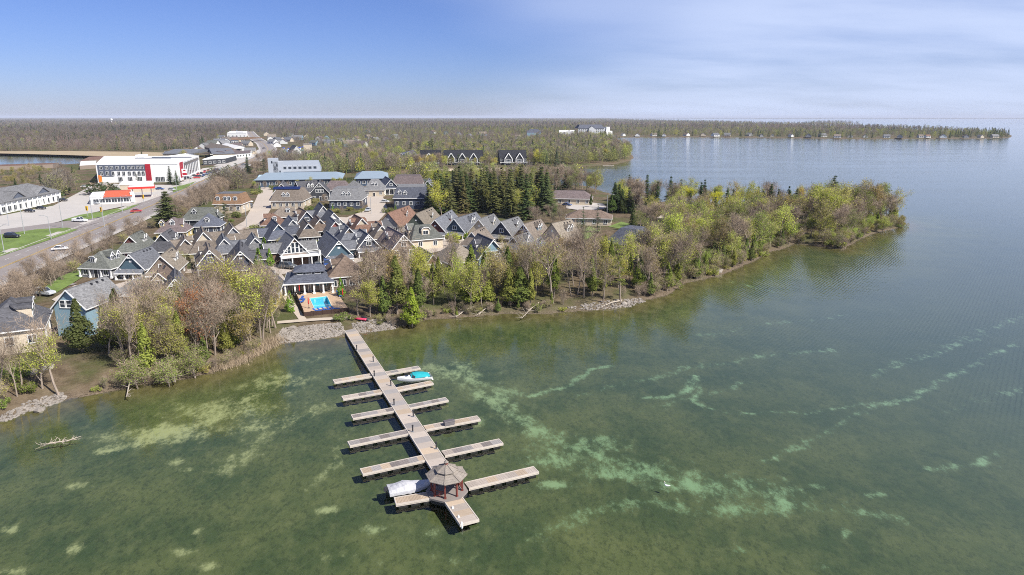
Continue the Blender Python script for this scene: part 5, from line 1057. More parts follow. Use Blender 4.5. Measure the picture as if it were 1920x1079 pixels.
# retail plaza: gable-fronted long white building
pl, q = block('long white retail plaza with grey hipped roof and two front gables', [(2, 402), (113, 377), (95, 364), (0, 372), (-60, 390)], 4.6, M_WHITE, ROOF['grey'], 'retail_plaza', 'shop building', parapet=False)
A_, B_ = q[0], q[1]; dv = (B_ - A_); Lp = dv.length; rzp = math.atan2(dv.y, dv.x); nv = Vector((-dv.y, dv.x, 0)).normalized(); cen = A_.lerp(B_, .5) + nv * 9
b = MB(); frustum(b, Lp + 1.6, 20, Lp - 16, .3, 4.8, 9.4); b.obj('hip_roof', ROOF['grey'], pl, cen, rzp)
for s_ in (.30, .72):
    p = A_.lerp(B_, s_) + nv * 4.75; gable_block(pl, p.x, p.y, rzp, 14, 10, 4.45, 3.6, ROOF['grey'], M_PANELG, False, pre='gable_')
storeys(pl, A_ - nv * .04, B_ - nv * .04, .2, 2.6, 1, 11, 2.6, 2.1, name='shop_window')
for i in range(13): p = A_.lerp(B_, i / 12) - nv * .3; MB().box(-.3, .3, -.25, .25, 0, 4.4).obj('pilaster', M_WHITE, pl, p, rzp)
# small restaurant with orange-red roof
rs, q = block('low white restaurant with orange-red roof and glazed front', [(171, 384), (254, 380), (248, 372), (176, 375)], 3.4, M_WHITE, M_FLAT, 'restaurant', 'restaurant')
A_, B_ = q[0], q[1]; dv = B_ - A_; rzp = math.atan2(dv.y, dv.x); nv = Vector((-dv.y, dv.x, 0)).normalized(); cen = A_.lerp(B_, .62) + nv * 4.5
b = MB(); frustum(b, dv.length * .66, 11, dv.length * .56, 5, 3.3, 5.6); b.obj('red_roof', mat('red_tile', (.42, .085, .045), .8, .12, 1), rs, cen, rzp); storeys(rs, A_.lerp(B_, .05) - nv * .04, B_ - nv * .04, .2, 2.4, 1, 7, 2.2, 1.7); panel(rs, A_, B_, .90, .99, .5, 5.2, M_SIGN, -nv * .3, 'sign_tower')
# petrol station: red canopy on posts and shop
st, q = block('petrol station kiosk with cream walls behind the restaurant', [(226, 361), (288, 360), (290, 354), (232, 355)], 4.0, M_STUCCO, M_FLAT, 'petrol_kiosk', 'shop')
cpy = empty('petrol_canopy', (0, 0, 0), 0, 'long red-edged petrol station canopy in front of the white hotel', 'canopy'); a, b_ = G(240, 352, 7), G(290, 350, 7); c_ = (a + b_) / 2; cpy.location = (c_.x, c_.y, 2); rzp = math.atan2((b_ - a).y, (b_ - a).x); cpy.rotation_euler = (0, 0, rzp); Lc = (b_ - a).length
MB().box(-Lc/2, Lc/2, -5, 5, 4.5, 5.5).obj('fascia', mat('signal_red', (.55, .035, .025), .5, .05), cpy); MB().box(-Lc/2 + .3, Lc/2 - .3, -4.7, 4.7, 5.5, 5.62).obj('roof', M_FLAT, cpy)
for x in (-.35, 0, .35): MB().box(-.25, .25, -.4, .4, 0, 4.5).obj('post', M_WHITE, cpy, (x * Lc, 0, 0))
# pylon sign near the hotel
p = G(348, 341, 2); e = empty('pylon_sign', (p.x, p.y, 2), R(20), 'tall white pylon sign with red leaf emblem by the hotel entrance', 'sign'); MB().box(-.9, -.6, -.3, .3, 0, 3.5).box(.6, .9, -.3, .3, 0, 3.5).obj('legs', M_STEEL, e); MB().box(-1.5, 1.5, -.4, .4, 3.5, 8.0).obj('panel', M_SIGN, e); MB().quad((-1.2, -.42, 6.6), (1.2, -.42, 6.6), (0, -.42, 7.8)).quad((-1.3, -.42, 4.0), (1.3, -.42, 4.0), (1.3, -.42, 5.6), (-1.3, -.42, 5.6)).obj('emblem', M_REDP, e)
# shops up the main road
def shop(label, pts, hgt, wall, roof, pitched=None, name='shop_building', nwin=6, flip=False):
    e, q = block(label, pts, hgt, wall, roof, name, 'shop building', parapet=pitched is None); A_, B_ = q[0], q[1]; dv = B_ - A_; rz_ = math.atan2(dv.y, dv.x); nv = Vector((-dv.y, dv.x, 0)).normalized(); dp = (q[-1] - q[0]).dot(nv)
    storeys(e, A_ - nv * .04, B_ - nv * .04, .2, min(3, hgt), 1, nwin, 2.4, 1.8)
    if pitched: c_ = A_.lerp(B_, .5) + nv * dp/2; b = MB(); frustum(b, dv.length + 1.5, dp + 1.5, dv.length + 1.4 if not flip else dv.length * .5, .2, hgt + .15, hgt + pitched); b.obj('pitched_roof', roof, e, c_, rz_)
shop('long low grey-roofed shop behind the white hotel', [(306, 297.5), (360, 297.5), (364, 292), (310, 292)], 4.5, M_STUCCO, ROOF['slate'], 3.5, nwin=8)
shop('dark-fronted flat shop beside the main road beyond the hotel', [(381, 310), (424, 307), (444, 301), (400, 303)], 4.5, WALL['charcoal'], M_FLAT, nwin=5)
shop('long grey gabled shop farther up the road', [(400, 298), (440, 297), (446, 291), (406, 291)], 4.5, M_STUCCO, ROOF['slate'], 4)
shop('brown-roofed long shed left of the road bend', [(384, 283), (412, 290), (424, 287), (398, 279)], 4.5, WALL['taupe'], ROOF['taupe'], 4.5)
shop('blue-sided long shed with pale roof near the road bend', [(414, 281), (438, 288), (448, 284), (424, 277)], 5, WALL['blue'], M_FLAT, 3)
shop('pink-roofed low shop at the road bend', [(438, 297), (470, 294), (472, 289), (440, 291)], 4, M_WHITE, ROOF['mauve'], 2.5)
shop('white flat warehouse far up the main road', [(426, 257), (462, 257), (464, 252.5), (432, 252.5)], 7, M_WHITE, M_FLAT, nwin=5)
shop('small white office left of the main road bend', [(434, 269), (447, 269), (447, 264), (434, 264)], 5, M_WHITE, ROOF['orange'], 2.5, nwin=3)
# covered marina sheds beyond the marsh (rust roofs)
for pts, lb in (([(-40, 321), (100, 315), (112, 312), (-30, 317)], 'long rust-brown marina shed roof behind the marsh trees'), ([(150, 309), (207, 303), (208, 298), (168, 300)], 'shorter red-brown marina shed near the pond end'), ([(150, 318), (180, 316), (182, 308), (152, 309)], 'pale metal marina shed beside the red-brown one')):
    e, q = block(lb, pts, 2.8, WALL['taupe'], ROOF['rust'] if 'pale' not in lb else M_FLAT, 'marina_shed', 'shed', parapet=False)
# pale blue boathouses and condominium behind the inns
bh, q = block('long boathouse with pale blue metal roof behind the charcoal houses', [(480, 352), (640, 349), (636, 340), (486, 341)], 4.2, WALL['blue'], ROOF['paleblue'], 'boathouse', 'boathouse', parapet=False)
A_, B_ = q[0], q[1]; dv = B_ - A_; rz_ = math.atan2(dv.y, dv.x); nv = Vector((-dv.y, dv.x, 0)).normalized(); dp = (q[-1] - q[0]).dot(nv); b = MB(); frustum(b, dv.length + 2, dp + 2, dv.length * .86, .3, 4.3, 7.0); b.obj('blue_roof', mat('pale_blue_metal', (.23, .285, .33), .5, .08, .3), bh, A_.lerp(B_, .5) + nv * dp/2, rz_); storeys(bh, A_ - nv * .04, B_ - nv * .04, .4, 3.2, 1, 14, 1.8, 1.6)
bh, q = block('shorter pale blue boathouse beside the channel', [(668, 349), (726, 348), (722, 338), (672, 338)], 4.2, WALL['blue'], ROOF['paleblue'], 'boathouse', 'boathouse', parapet=False)
A_, B_ = q[0], q[1]; dv = B_ - A_; rz_ = math.atan2(dv.y, dv.x); nv = Vector((-dv.y, dv.x, 0)).normalized(); dp = (q[-1] - q[0]).dot(nv); b = MB(); frustum(b, dv.length + 2, dp + 2, dv.length * .62, .3, 4.3, 7.2); b.obj('blue_roof', MATS['pale_blue_metal'], bh, A_.lerp(B_, .5) + nv * dp/2, rz_); storeys(bh, A_ - nv * .04, B_ - nv * .04, .4, 3.2, 1, 6, 1.8, 1.6)
WALL['icegrey'] = siding('icegrey', (.36, .38, .41)); cd, q = block('stepped blue-grey condominium with a row of black dormer windows', [(512, 341), (602, 339), (600, 332), (514, 333)], 6.0, WALL['icegrey'], ROOF['bluegrey'], 'condominium', 'apartment building', parapet=False)
A_, B_ = q[0], q[1]; dv = B_ - A_; rz_ = math.atan2(dv.y, dv.x); nv = Vector((-dv.y, dv.x, 0)).normalized(); dp = (q[-1] - q[0]).dot(nv); b = MB(); frustum(b, dv.length + 1, dp + 1, dv.length * .94, 2, 6.1, 12.0); b.obj('roof_slope', siding('slate_blue', (.25, .275, .31)), cd, A_.lerp(B_, .5) + nv * dp/2, rz_)
for i in range(7): p = A_.lerp(B_, .26 + i * .105) + nv * 3; MB().box(-1.6, 1.6, -1.2, 4, 5.5, 9.6, 0).box(-.9, .9, -1.28, -1.2, 7.6, 9.0, 1).obj('dormer', [WALL['icegrey'], M_GLASS], cd, p, rz_)
for s_, z1 in ((.03, 14.5), (.13, 12.5)): p = A_.lerp(B_, s_) + nv * 2; MB().box(-3, 3, -3, 4, 0, z1, 0).box(-1, -.2, -3.08, -3, z1 - 3, z1 - 1.6, 1).box(.6, 1.4, -3.08, -3, z1 - 7, z1 - 5.6, 1).obj('tower', [WALL['icegrey'], M_GLASS], cd, p, rz_)
storeys(cd, A_.lerp(B_, .2) - nv * .04, B_ - nv * .04, .4, 5, 2, 10, 1.8, 1.5)
# black lakeside resort with white pointed frames
def resort(label, px, py, w_, gables, yaw=0, Hh=9):
    p = G(px, py, 2); e = empty('lakeside_lodge', (p.x, p.y, 2), R(-yaw), label, 'lodge', 'black lodges by the sandy cove'); FOOT.append((p.x, p.y, w_ * .55)); gable_block(e, 0, 6, math.pi/2, 14, w_, 5.5, 6.5, ROOF['black'], WALL['charcoal'], False)
    for i in range(gables):
        x = (i - (gables - 1) / 2) * min(9.5, w_ / gables); gable_block(e, x, -2.5, 0, 6.4, 7, 5.0, 5.2, ROOF['black'], WALL['charcoal'], False, pre='bay_')
        f = MB()
        for s in (-1, 1): f.bar((x + s * 3.1, -6.1, 0), (x + s * 3.1, -6.1, 5.6), .5, .5).bar((x + s * 3.1, -6.1, 5.4), (x, -6.1, 10.0), .5, .6)
        f.obj('white_arch_frame', M_WHITE, e); win(e, x, -5.6, 3.0, 0, 3.6, 3.4, 3, 2)
    MB().box(-w_/2, w_/2, -7.4, -6.4, 2.3, 2.6).obj('balcony', M_WHITE, e); storeys(e, Vector((-w_/2, -1.05, 0)), Vector((w_/2, -1.05, 0)), .2, 5, 2, 8, 1.6, 1.5)
resort('black lodge with three white pointed frames behind the sandy cove', 868, 309, 34, 3, 0); resort('black lodge with one white pointed frame left of the cove', 806, 309, 18, 1, 0); resort('black lodge with two white pointed frames right of the cove', 962, 309, 24, 2, -8)
c('dark blue-roofed house with white gable above the channel bank', (752, 287), (775, 282), 13, 'bluegrey', 'white', '', wh=4, gw='v', group='houses beyond the channel', L=24)
# far lakeside hotel
fh, q = block('distant grey lakeside hotel with mansard roof and rows of windows', [(1084, 257.6), (1132, 257.3), (1136, 252), (1088, 252)], 17, siding('farhotel', (.42, .43, .44)), ROOF['bluegrey'], 'lakeside_hotel', 'hotel', parapet=False)
A_, B_ = q[0], q[1]; dv = B_ - A_; rz_ = math.atan2(dv.y, dv.x); nv = Vector((-dv.y, dv.x, 0)).normalized(); dp = 22; b = MB(); frustum(b, dv.length + 2, dp + 2, dv.length * .86, 12, 17.2, 24.5); b.obj('mansard_roof', ROOF['bluegrey'], fh, A_.lerp(B_, .5) + nv * dp/2, rz_); storeys(fh, A_ - nv * .1, B_ - nv * .1, 1, 15, 4, 12, 2.0, 2.2)
p = A_.lerp(B_, .5) - nv * 1; gable_block(fh, p.x, p.y, rz_, 13, 8, 17, 5, ROOF['bluegrey'], MATS['siding_farhotel'], False, pre='gable_')
p = A_.lerp(B_, 1.14); MB().box(-5, 9, -4, 10, -1, 12).box(-3, 4, -2, 8, 12, 20).obj('white_wing', M_WHITE, fh, p, rz_)
block('distant white flat pavilion left of the grey lakeside hotel', [(1048, 256), (1076, 256), (1077, 252), (1049, 252)], 9, M_WHITE, M_FLAT, 'pavilion', 'building', group=None)
e, q = block('distant grey-blue house with hipped roof left of the white pavilion', [(988, 259), (1014, 259), (1014, 253), (988, 253)], 9, WALL['paleblue'], ROOF['bluegrey'], 'far_house', 'house', parapet=False)
b = MB(); frustum(b, 31, 22, 16, 1, 9.2, 15); b.obj('hip_roof', ROOF['bluegrey'], e, (0, 0, 0))
# harbour: blue tarps, small boats, tower
p = G(578, 290, 1.5); e = empty('grain_tower', (p.x, p.y, 1.5), R(10), 'square pale weathered tower beside the little harbour', 'tower'); MB().box(-4, 4, -4, 4, -1, 11).obj('wall', M_STUCCO, e); MB().box(-4.3, 4.3, -4.3, 4.3, 11.01, 11.5).obj('cap', M_CONC, e)
M_BLUE = mat('blue_tarp', (.02, .07, .42), .6, .1)
for i, (x, y, s) in enumerate([(532, 280, 9), (541, 281, 8), (551, 281, 8), (560, 279, 7), (569, 278, 7)]):
    p = G(x, y, 0); b, _ = hull(s, 3, 1.4, 8); o = empty('harbour_boat', (p.x, p.y, -.2), R(20 * i), 'boat under a bright blue cover, number of the row counted at the far harbour quay'.replace('number of the row counted', ['leftmost', 'second', 'third', 'fourth', 'last'][i]), 'boat', 'blue-covered boats in the harbour'); b.obj('hull', M_GEL, o); MB().hull8([(-1.5, -s/2, 1.2), (1.5, -s/2, 1.2), (1, s * .35, 1.3), (-1, s * .35, 1.3), (-.5, -s/2, 2.6), (.5, -s/2, 2.6), (.4, s * .3, 2.2), (-.4, s * .3, 2.2)]).obj('cover', M_BLUE, o)
c('steep-gabled white and dark boathouse beside the harbour', (556, 270), (548, 268), 12, 'charcoal', 'white', 'T', wh=4, group='houses beyond the channel', L=16)
# town houses scattered beyond the channel and along the far shore (each a thing)
def far_house(px, py, w_, roof, wall, lb, grp, z=2.0, hh=4.0):
    p = G(px, py, z); e = empty('far_house', (p.x, p.y, z), R(rt.uniform(-30, 30)), lb, 'house', grp); rf = ROOF[roof]; L = w_ * 1.25
    gable_block(e, 0, 0, rt.choice((0, math.pi/2)), w_, L, hh, w_ * .36, rf, WALL[wall], False); win(e, -w_ * .2, -w_/2 + .3, hh * .55, 0, 2.0, 1.6); win(e, w_ * .2, -w_/2 + .3, hh * .55, 0, 2.0, 1.6); FOOT.append((p.x, p.y - 6, w_ * 1.0))
TOWN = [(520, 264), (531, 262), (600, 262), (612, 260), (640, 266), (652, 264), (668, 262), (690, 258), (704, 264), (722, 262), (740, 258), (590, 270), (618, 270), (690, 246), (720, 244), (836, 250), (860, 252), (812, 248), (880, 256), (905, 252), (970, 258), (1150, 258), (440, 246), (450, 252), (500, 252), (510, 258), (545, 254), (560, 260), (575, 256), (655, 272), (676, 274), (424, 262), (412, 268), (400, 272)]
for i, (x, y) in enumerate(TOWN): far_house(x, y + 3, rt.uniform(9, 14), rt.choice(['grey', 'slate', 'taupe', 'brown', 'mauve', 'greygreen']), rt.choice(['white', 'white', 'cream', 'paleblue', 'grey']), 'small far house with pitched roof among the trees of the distant town', 'houses of the distant town')
for i, (x, y) in enumerate([(384, 277), (396, 273), (408, 280), (372, 284), (420, 272), (446, 276), (452, 282), (440, 262), (428, 266), (416, 259), (455, 264), (463, 272), (404, 288), (470, 287), (432, 293), (512, 268), (520, 274), (508, 262), (532, 268), (542, 264)]): far_house(x, y + 2, rt.uniform(8, 13), rt.choice(['grey', 'slate', 'mauve', 'taupe']), rt.choice(['white', 'white', 'cream']), 'small pale building in the strip of shops along the far main road', 'shops along the far main road', 2.0, 3.4)
CLEAR.append([tuple(G(x, y, 2))[:2] for x, y in ((365, 290), (395, 268), (440, 254), (470, 252), (505, 252), (540, 262), (560, 276), (510, 292), (470, 300), (400, 300))])
for i in range(25):
    x = 1165 + i * 29 + rt.uniform(-11, 11); y = 256.2 + (x > 1420) * 1.6 + (x > 1560) * 1.2; far_house(x, y - rt.uniform(0, .9), rt.uniform(7.5, 12), rt.choice(['grey', 'slate', 'taupe', 'rust', 'brown']), rt.choice(['white', 'white', 'cream', 'grey']), 'small waterfront house on the far low shore across the bay', 'houses on the far shore', 1.8, 3.2)
M_BDK = DK[0]
p0, p1 = G(1130, 311, .6), G(1151, 311, .6); dock('pale plank jetty at the tip of the far headland', p0, p1, 2.6, 'jetty', (0,), 2, None, .6, False)
# water tower and mast on the horizon
p = G(210, 232, 2); e = empty('water_tower', (p.x, p.y, 2), 0, 'tiny white water tower far off on the left skyline', 'tower'); MB().lathe([(2, 0), (2, 17), (6, 20), (6.5, 25), (4.5, 28), (.1, 29)], 14).obj('tank', M_WHITE, e)
p = G(517, 234, 2); e = empty('radio_mast', (p.x, p.y, 2), 0, 'thin lattice radio mast on the skyline above the town', 'mast'); b = MB(); [b.bar((x, y, 0), (x * .3, y * .3, 62), .35) for x, y in ((-1.5, -1), (1.5, -1), (0, 1.6))]; [b.box(-1.4 + k * .018, 1.4 - k * .018, -.9, -.7, k, k + .3) for k in range(2, 60, 4)]; b.obj('lattice', M_STEEL, e)
# ---------------------------------------------------------------- vehicles
TY = MB().lathe([(.2, -.11), (.33, -.11), (.34, 0), (.33, .11), (.2, .11)], 14); TY.v = [(z, x, y) for x, y, z in TY.v]
def car_meshes(kind):
    L = {'car': 4.5, 'suv': 4.9, 'truck': 5.7}[kind]; H1, H2 = {'car': (.82, 1.42), 'suv': (1.0, 1.75), 'truck': (1.05, 1.85)}[kind]; w_ = .92; b = MB()
    pr = [(-L/2, .35), (-L/2 + .05, H1 - .18), (-L/2 + .9, H1), (L/2 - .35, H1 + .02), (L/2, H1 - .12), (L/2, .35)]
    n = len(pr)
    for s in (-1, 1): b.v += [(s * w_ * (1 if .3 < z < .9 else .96), y, z) for y, z in pr]
    for i in range(n): j = (i + 1) % n; b.f.append((i, j, n + j, n + i)); b.m.append(0)
    b.f += [tuple(range(n - 1, -1, -1)), tuple(range(n, 2 * n))]; b.m += [0, 0]
    y0, y1, y2, y3 = {'car': (-.95, -.25, 1.1, 1.75), 'suv': (-1.15, -.5, 1.9, 2.25), 'truck': (-1.2, -.6, .6, .85)}[kind]
    g = MB(); g.hull8([(-.84, y0, H1 - .02), (.84, y0, H1 - .02), (.84, y3, H1 - .02), (-.84, y3, H1 - .02), (-.66, y1, H2 - .06), (.66, y1, H2 - .06), (.66, y2, H2 - .06), (-.66, y2, H2 - .06)])
    r = MB(); r.hull8([(-.68, y1 - .05, H2 - .06), (.68, y1 - .05, H2 - .06), (.68, y2 + .05, H2 - .06), (-.68, y2 + .05, H2 - .06), (-.6, y1 + .1, H2), (.6, y1 + .1, H2), (.6, y2 - .1, H2), (-.6, y2 - .1, H2)])
    for s in (-1, 1):
        for a, c_ in ((y0, y1), (y3, y2)): r.bar((s * .845, a, H1), (s * .675, c_, H2 - .05), .07)
    if kind == 'truck': b.box(-.90, -.82, 1.0, 2.75, H1, H1 + .3).box(.82, .90, 1.0, 2.75, H1, H1 + .3).box(-.9, .9, 2.7, 2.8, H1, H1 + .3)
    return b, g, r, L
M_PAINT = mat('car_paint', (.5, .5, .5), .3, .03, 1, spec=.6, obcol=True); M_LAMP = mat('tail_lamp', (.4, .01, .01), .3, .02); M_HEAD = mat('head_lamp', (.8, .8, .75), .2, .02); CM = {}
tym = TY.mesh('tyre', M_RUBBER)
for k in ('car', 'suv', 'truck'):
    b, g, r, L = car_meshes(k); CM[k] = (b.mesh('body', M_PAINT), g.mesh('windows', M_GLASS), r.mesh('cabin_roof', M_PAINT), MB().box(-.18, .18, -.03, .03, -.07, .07).mesh('headlight', M_HEAD), MB().box(-.14, .14, -.03, .03, -.08, .08).mesh('tail_light', M_LAMP), L)
def car(kind, p, rz, col, lb, grp='cars', nm=None):
    e = empty({'car': 'parked_car', 'suv': 'sport_utility_vehicle', 'truck': 'pickup_truck'}[kind], p, rz, lb, {'car': 'car', 'suv': 'car', 'truck': 'pickup'}[kind], grp); b, g, r, h1, h2, L = CM[kind]
    for nm_, me in (('body', b), ('windows', g), ('cabin_roof', r)): o = put(nm_, me, e); o.color = (*col, 1)
    for x in (-.8, .8):
        for y in (-L/2 + .85, L/2 - .85): put('wheel', tym, e, (x, y, .34))
        put('headlight', h1, e, (x * .8, -L/2 + .0, .66)); put('tail_light', h2, e, (x * .85, L/2 + .0, .72))
WH, BK, SV, RD, BL, GY = (.75, .75, .74), (.02, .02, .024), (.42, .44, .46), (.42, .03, .03), (.03, .07, .22), (.10, .11, .12)
CARS = [('suv', 83, 553, 78, SV, 'silver-grey estate SUV parked on the drive at the left'), ('truck', 150, 416, 80, WH, 'white pickup truck turning at the road junction'), ('car', 114, 469, 105, WH, 'white car driving on the main road at the left'), ('car', 256, 398, 110, RD, 'red car driving on the main road beside the roadside trees'), ('car', 118, 377.5, 85, BK, 'black car in front of the right end of the retail plaza'), ('car', 56, 398, 80, BK, 'black car left of the two at the plaza shopfront'), ('car', 77, 392.5, 80, BK, 'black car right of the two at the plaza shopfront'), ('suv', 23, 446, 85, BK, 'black car on the far left by the mown verge'), ('car', 178, 383, 80, SV, 'silver car left of the restaurant'),
 ('suv', 482, 307, 130, BK, 'dark car on the main road nearest the bend'), ('car', 457, 310, 130, GY, 'dark grey car leaving the shops by the main road'), ('car', 497, 302, 130, BK, 'black car at the side of the main road bend'), ('car', 495, 279, 150, BK, 'small dark car on the bend by the harbour'), ('car', 722, 380, 70, WH, 'white car parked in the lane beside the navy townhouse'), ('car', 465, 380, 80, WH, 'white car parked beside the orange-brown inn'), ('suv', 469, 390, 10, GY, 'dark car in the inn lane'), ('suv', 540, 503, 70, GY, 'dark grey car behind the pool house at left'), ('suv', 613, 499, 20, BL, 'dark blue car in the drive right of the glass-fronted cottage'), ('car', 596, 502, 30, GY, 'grey car tucked behind the pool house roof'), ('car', 1063, 386, 60, BL, 'blue car beside the mauve-roofed bungalow'), ('car', 300, 356, 90, BL, 'dark blue car parked near the petrol station'), ('car', 322, 357, 60, SV, 'silver car by the road verge near the petrol station'), ('suv', 212, 359, 70, BL, 'navy car parked left of the petrol kiosk'), ('car', 160, 352, 90, WH, 'white car at the back of the car park below the hotel'), ('car', 205, 357, 70, SV, 'silver car parked near the hotel spruce'), ('car', 690, 396, 0, SV, 'silver car on the lane beside the grey inn')]
for k, x, y, a, cl_, lb in CARS:
    p = G(x, y, 2.1); car(k, (p.x, p.y, 2.1 + (.02 if True else 0)), R(a), cl_, lb)
for i in range(16):
    x = 352 + i * 3.2; p = G(x + 14 * (i % 2), 336 - i * 1.2, 2.06); car(rt.choice(('car', 'suv')), (p.x, p.y, 2.06), R(rt.choice((20, 110))), rt.choice((WH, SV, BK, BL, RD)), 'parked car among the rows right of the white hotel', 'cars parked right of the hotel')
# street lamps and signals
def lamp(px, py, H, lb, rz=0.0, arm=2.2, mm=None):
    p = G(px, py, 2.05); e = empty('street_lamp', (p.x, p.y, 2.05), rz, lb, 'street lamp', 'street lamps'); m_ = mm or M_STEEL; MB().tube([(0, 0, 0), (0, 0, H)], [.14, .08], 8).obj('pole', m_, e); MB().tube([(0, 0, H - .1), (arm * .5, 0, H + .35), (arm, 0, H + .45)], [.06, .05, .05], 6).obj('arm', m_, e); MB().hull8([(arm - .1, -.16, H + .36), (arm + .7, -.12, H + .36), (arm + .7, .12, H + .36), (arm - .1, .16, H + .36), (arm - .1, -.12, H + .5), (arm + .6, -.08, H + .46), (arm + .6, .08, H + .46), (arm - .1, .12, H + .5)]).obj('lamp_head', m_, e)
for x, y, H, lb, rz in [(8, 474, 8, 'pale lamp post at the left edge of the grass verge', 0), (96, 448, 7.5, 'curved pale lamp post on the right tip of the left verge', R(180)), (46, 439, 11, 'tall dark-topped lamp post on the left verge', 0), (17, 423, 8, 'lamp post in the plaza car park entrance', 0), (118, 428, 11, 'lamp post at the corner of the road junction', 0), (174, 413, 10, 'pale lamp post on the middle grass verge', 0), (196, 426, 11, 'dark lamp post at the kerb across from the restaurant', R(90)), (230, 399, 7, 'short lamp post toward the far end of the middle verge', 0), (332, 361, 9, 'tall lamp post on the verge near the petrol station', 0), (357, 349, 9, 'lamp post beside the pylon sign', 0), (696, 401, 7, 'lamp post in front of the grey inn', 0), (463, 425, 8, 'dark lamp post at the end of the inn lane', 0), (1138, 402, 8, 'lamp post between the two bungalows', 0)]: lamp(x, y, H, lb, rz)
for x, y, lb in ((165, 407, 'left'), (192, 409, 'middle'), (270, 383, 'right')):
    p = G(x, y, 2.1); e = empty('traffic_signal', (p.x, p.y, 2.1), 0, 'yellow-boxed traffic signal at the junction, the ' + lb + 'most one'.replace('middlemost', 'middle'), 'traffic signal', 'traffic signals'); e['label'] = e['label'].replace('middlemost', 'middle'); MB().lathe([(.1, 0), (.08, 4.2)], 8).obj('pole', M_STEEL, e); MB().box(-.35, .35, -.3, .3, 2.6, 4.4).obj('signal_box', mat('signal_yellow', (.65, .38, .02), .5, .05), e); MB().box(-.14, .14, -.34, -.301, 2.8, 4.2).obj('lens_column', M_DARK, e)
# timber noise fence along the road
nf = empty('roadside_fence', (0, 0, 0), 0, 'weathered timber board fence between the main road and the village', 'fence'); M_FN = mat('weathered_fence', (.24, .20, .17), .9, .2, 1)
for a_, b_ in (((52, 534), (92, 512)), ((92, 512), (150, 484)), ((150, 484), (205, 455))):
    A_, B_ = GG(*a_), GG(*b_); fence_run(nf, Vector((A_.x, A_.y, 0)), Vector((B_.x, B_.y, 0)), 1.8, 1.9, M_FN, 2.4)
# ---------------------------------------------------------------- trees where the photograph shows them
def LB(where, **o):
    d = {'bare_tree': 'leafless grey-brown tree ', 'slender_bare_tree': 'slender leafless trunk with thin twigs ', 'budding_tree': 'tree with fresh yellow-green buds ', 'leafing_tree': 'bright yellow-green tree coming into leaf ', 'willow_tree': 'drooping light green willow ', 'bare_shrub': 'tangled leafless brown shrub ', 'budding_shrub': 'low shrub with olive buds ', 'cedar_tree': 'dense olive-green cedar ', 'spruce_tree': 'dark green pointed spruce ', 'pine_tree': 'airy pine with flat branches ', 'bush': 'round green bush ', 'clipped_cedar': 'narrow clipped cedar '}
    return {k: o.get(k, v + where) for k, v in d.items()}
OL, YG, LM, RU, BR = (.15, .175, .045), (.31, .33, .065), (.36, .37, .05), (.26, .125, .055), (.22, .17, .10)
CE = [(.13, .155, .035), (.16, .175, .04), (.10, .125, .035)]
for fx_, fy_, fr_ in ((1195, 462, 8), (1205, 480, 6), (1075, 455, 6), (112, 672, 5), (132, 690, 5), (100, 700, 4), (150, 705, 4)): q_ = GG(fx_, fy_); FOOT.append((q_.x, q_.y, fr_))
# single trees one can point at
def one(kind, px, py, h, lb, col=None, sx=None, lean=0.0, group=None): 
    p = GG(px, py); TREEPOS.append((p.x, p.y)); return tree(kind, (p.x, p.y, p.z - .05), h, lb, group, col, sx, lean)
one('spruce', 316, 424, 12.5, 'big dark spruce standing beside the main road', (.075, .085, .035), 2.3); one('pine', 424, 424, 8.5, 'bushy dark green pine between the slate roofs and the orange-brown inn', (.085, .105, .04))
one('cedar', 773, 614, 8.4, 'bright green cedar leaning over the water right of the dock', (.17, .195, .03), 1.35); one('pine', 1163, 571, 12.5, 'open-branched pine leaning at the bare stretch of shore', (.16, .19, .05), .85, lean=-.08)
one('bud', 372, 668, 11.5, 'tree still holding rust-brown leaves near the left shore', RU); one('leafy', 360, 650, 9.5, 'smaller rust-leaved tree beside the taller rusty one', (.22, .105, .05), .8)
one('slim', 112, 748, 12, 'pale bare trunk leaning left at the lower left shore', None, 1.0, lean=-.25); one('bare', 404, 668, 12, 'tall pale-trunked bare tree right of the rust-leaved one')
one('bud', 470, 640, 12.5, 'yellow-green budding tree left of the riprap beach', YG); one('bud', 440, 625, 13.5, 'tall yellow-topped tree behind the left shore', (.30, .28, .06)); one('slim', 493, 640, 13, 'dark thin twisted tree beside the riprap beach')
one('pine', 1557, 408, 15.5, 'flat-topped pine rising above the wooded point', (.05, .08, .04), .6)
for i, (x, y, h_, l) in enumerate([(258, 742, 4.6, 'left'), (318, 738, 4.2, 'middle'), (366, 722, 4.8, 'right')]): one('willow', x, y - 12, h_ * 1.05, 'light green willow drooping into the water at the left shore, ' + l + ' one of three', (.22, .27, .06), 1.35)
one('cedar', 155, 660, 10.5, 'dark cedar in front of the pale blue house', (.085, .105, .035), 1.2); one('cedar', 228, 655, 11, 'dark cedar right of the pale blue house, in the left wood', (.085, .105, .035), 1.25)
one('cedar', 690, 540, 8.5, 'bright green cedar beside the brown cottage right of the pool', (.15, .19, .03), 1.2); one('cedar', 745, 590, 11.5, 'tall olive cedar left of the bright shore cedar', (.13, .155, .04), 1.3); one('bud', 735, 560, 11, 'tan budding tree behind the olive shore cedars', (.28, .22, .09))
one('cedar', 975, 580, 9.5, 'full olive cedar at the water in the middle shore', (.11, .135, .035), 1.4); one('cedar', 885, 575, 9.5, 'bright lime-olive cedar left of the middle shore', (.17, .19, .04), 1.3); one('slim', 1037, 578, 15, 'white-barked birch in the middle of the bare shore', (.3, .33, .08))
one('thin', 1093, 437, 9.5, 'left one of twin blue-green spruces before the low bungalow'); one('thin', 1120, 437, 10.5, 'right one of twin blue-green spruces before the low bungalow'); one('thin', 1083, 440, 7, 'shorter spruce left of the twin blue-green spruces')
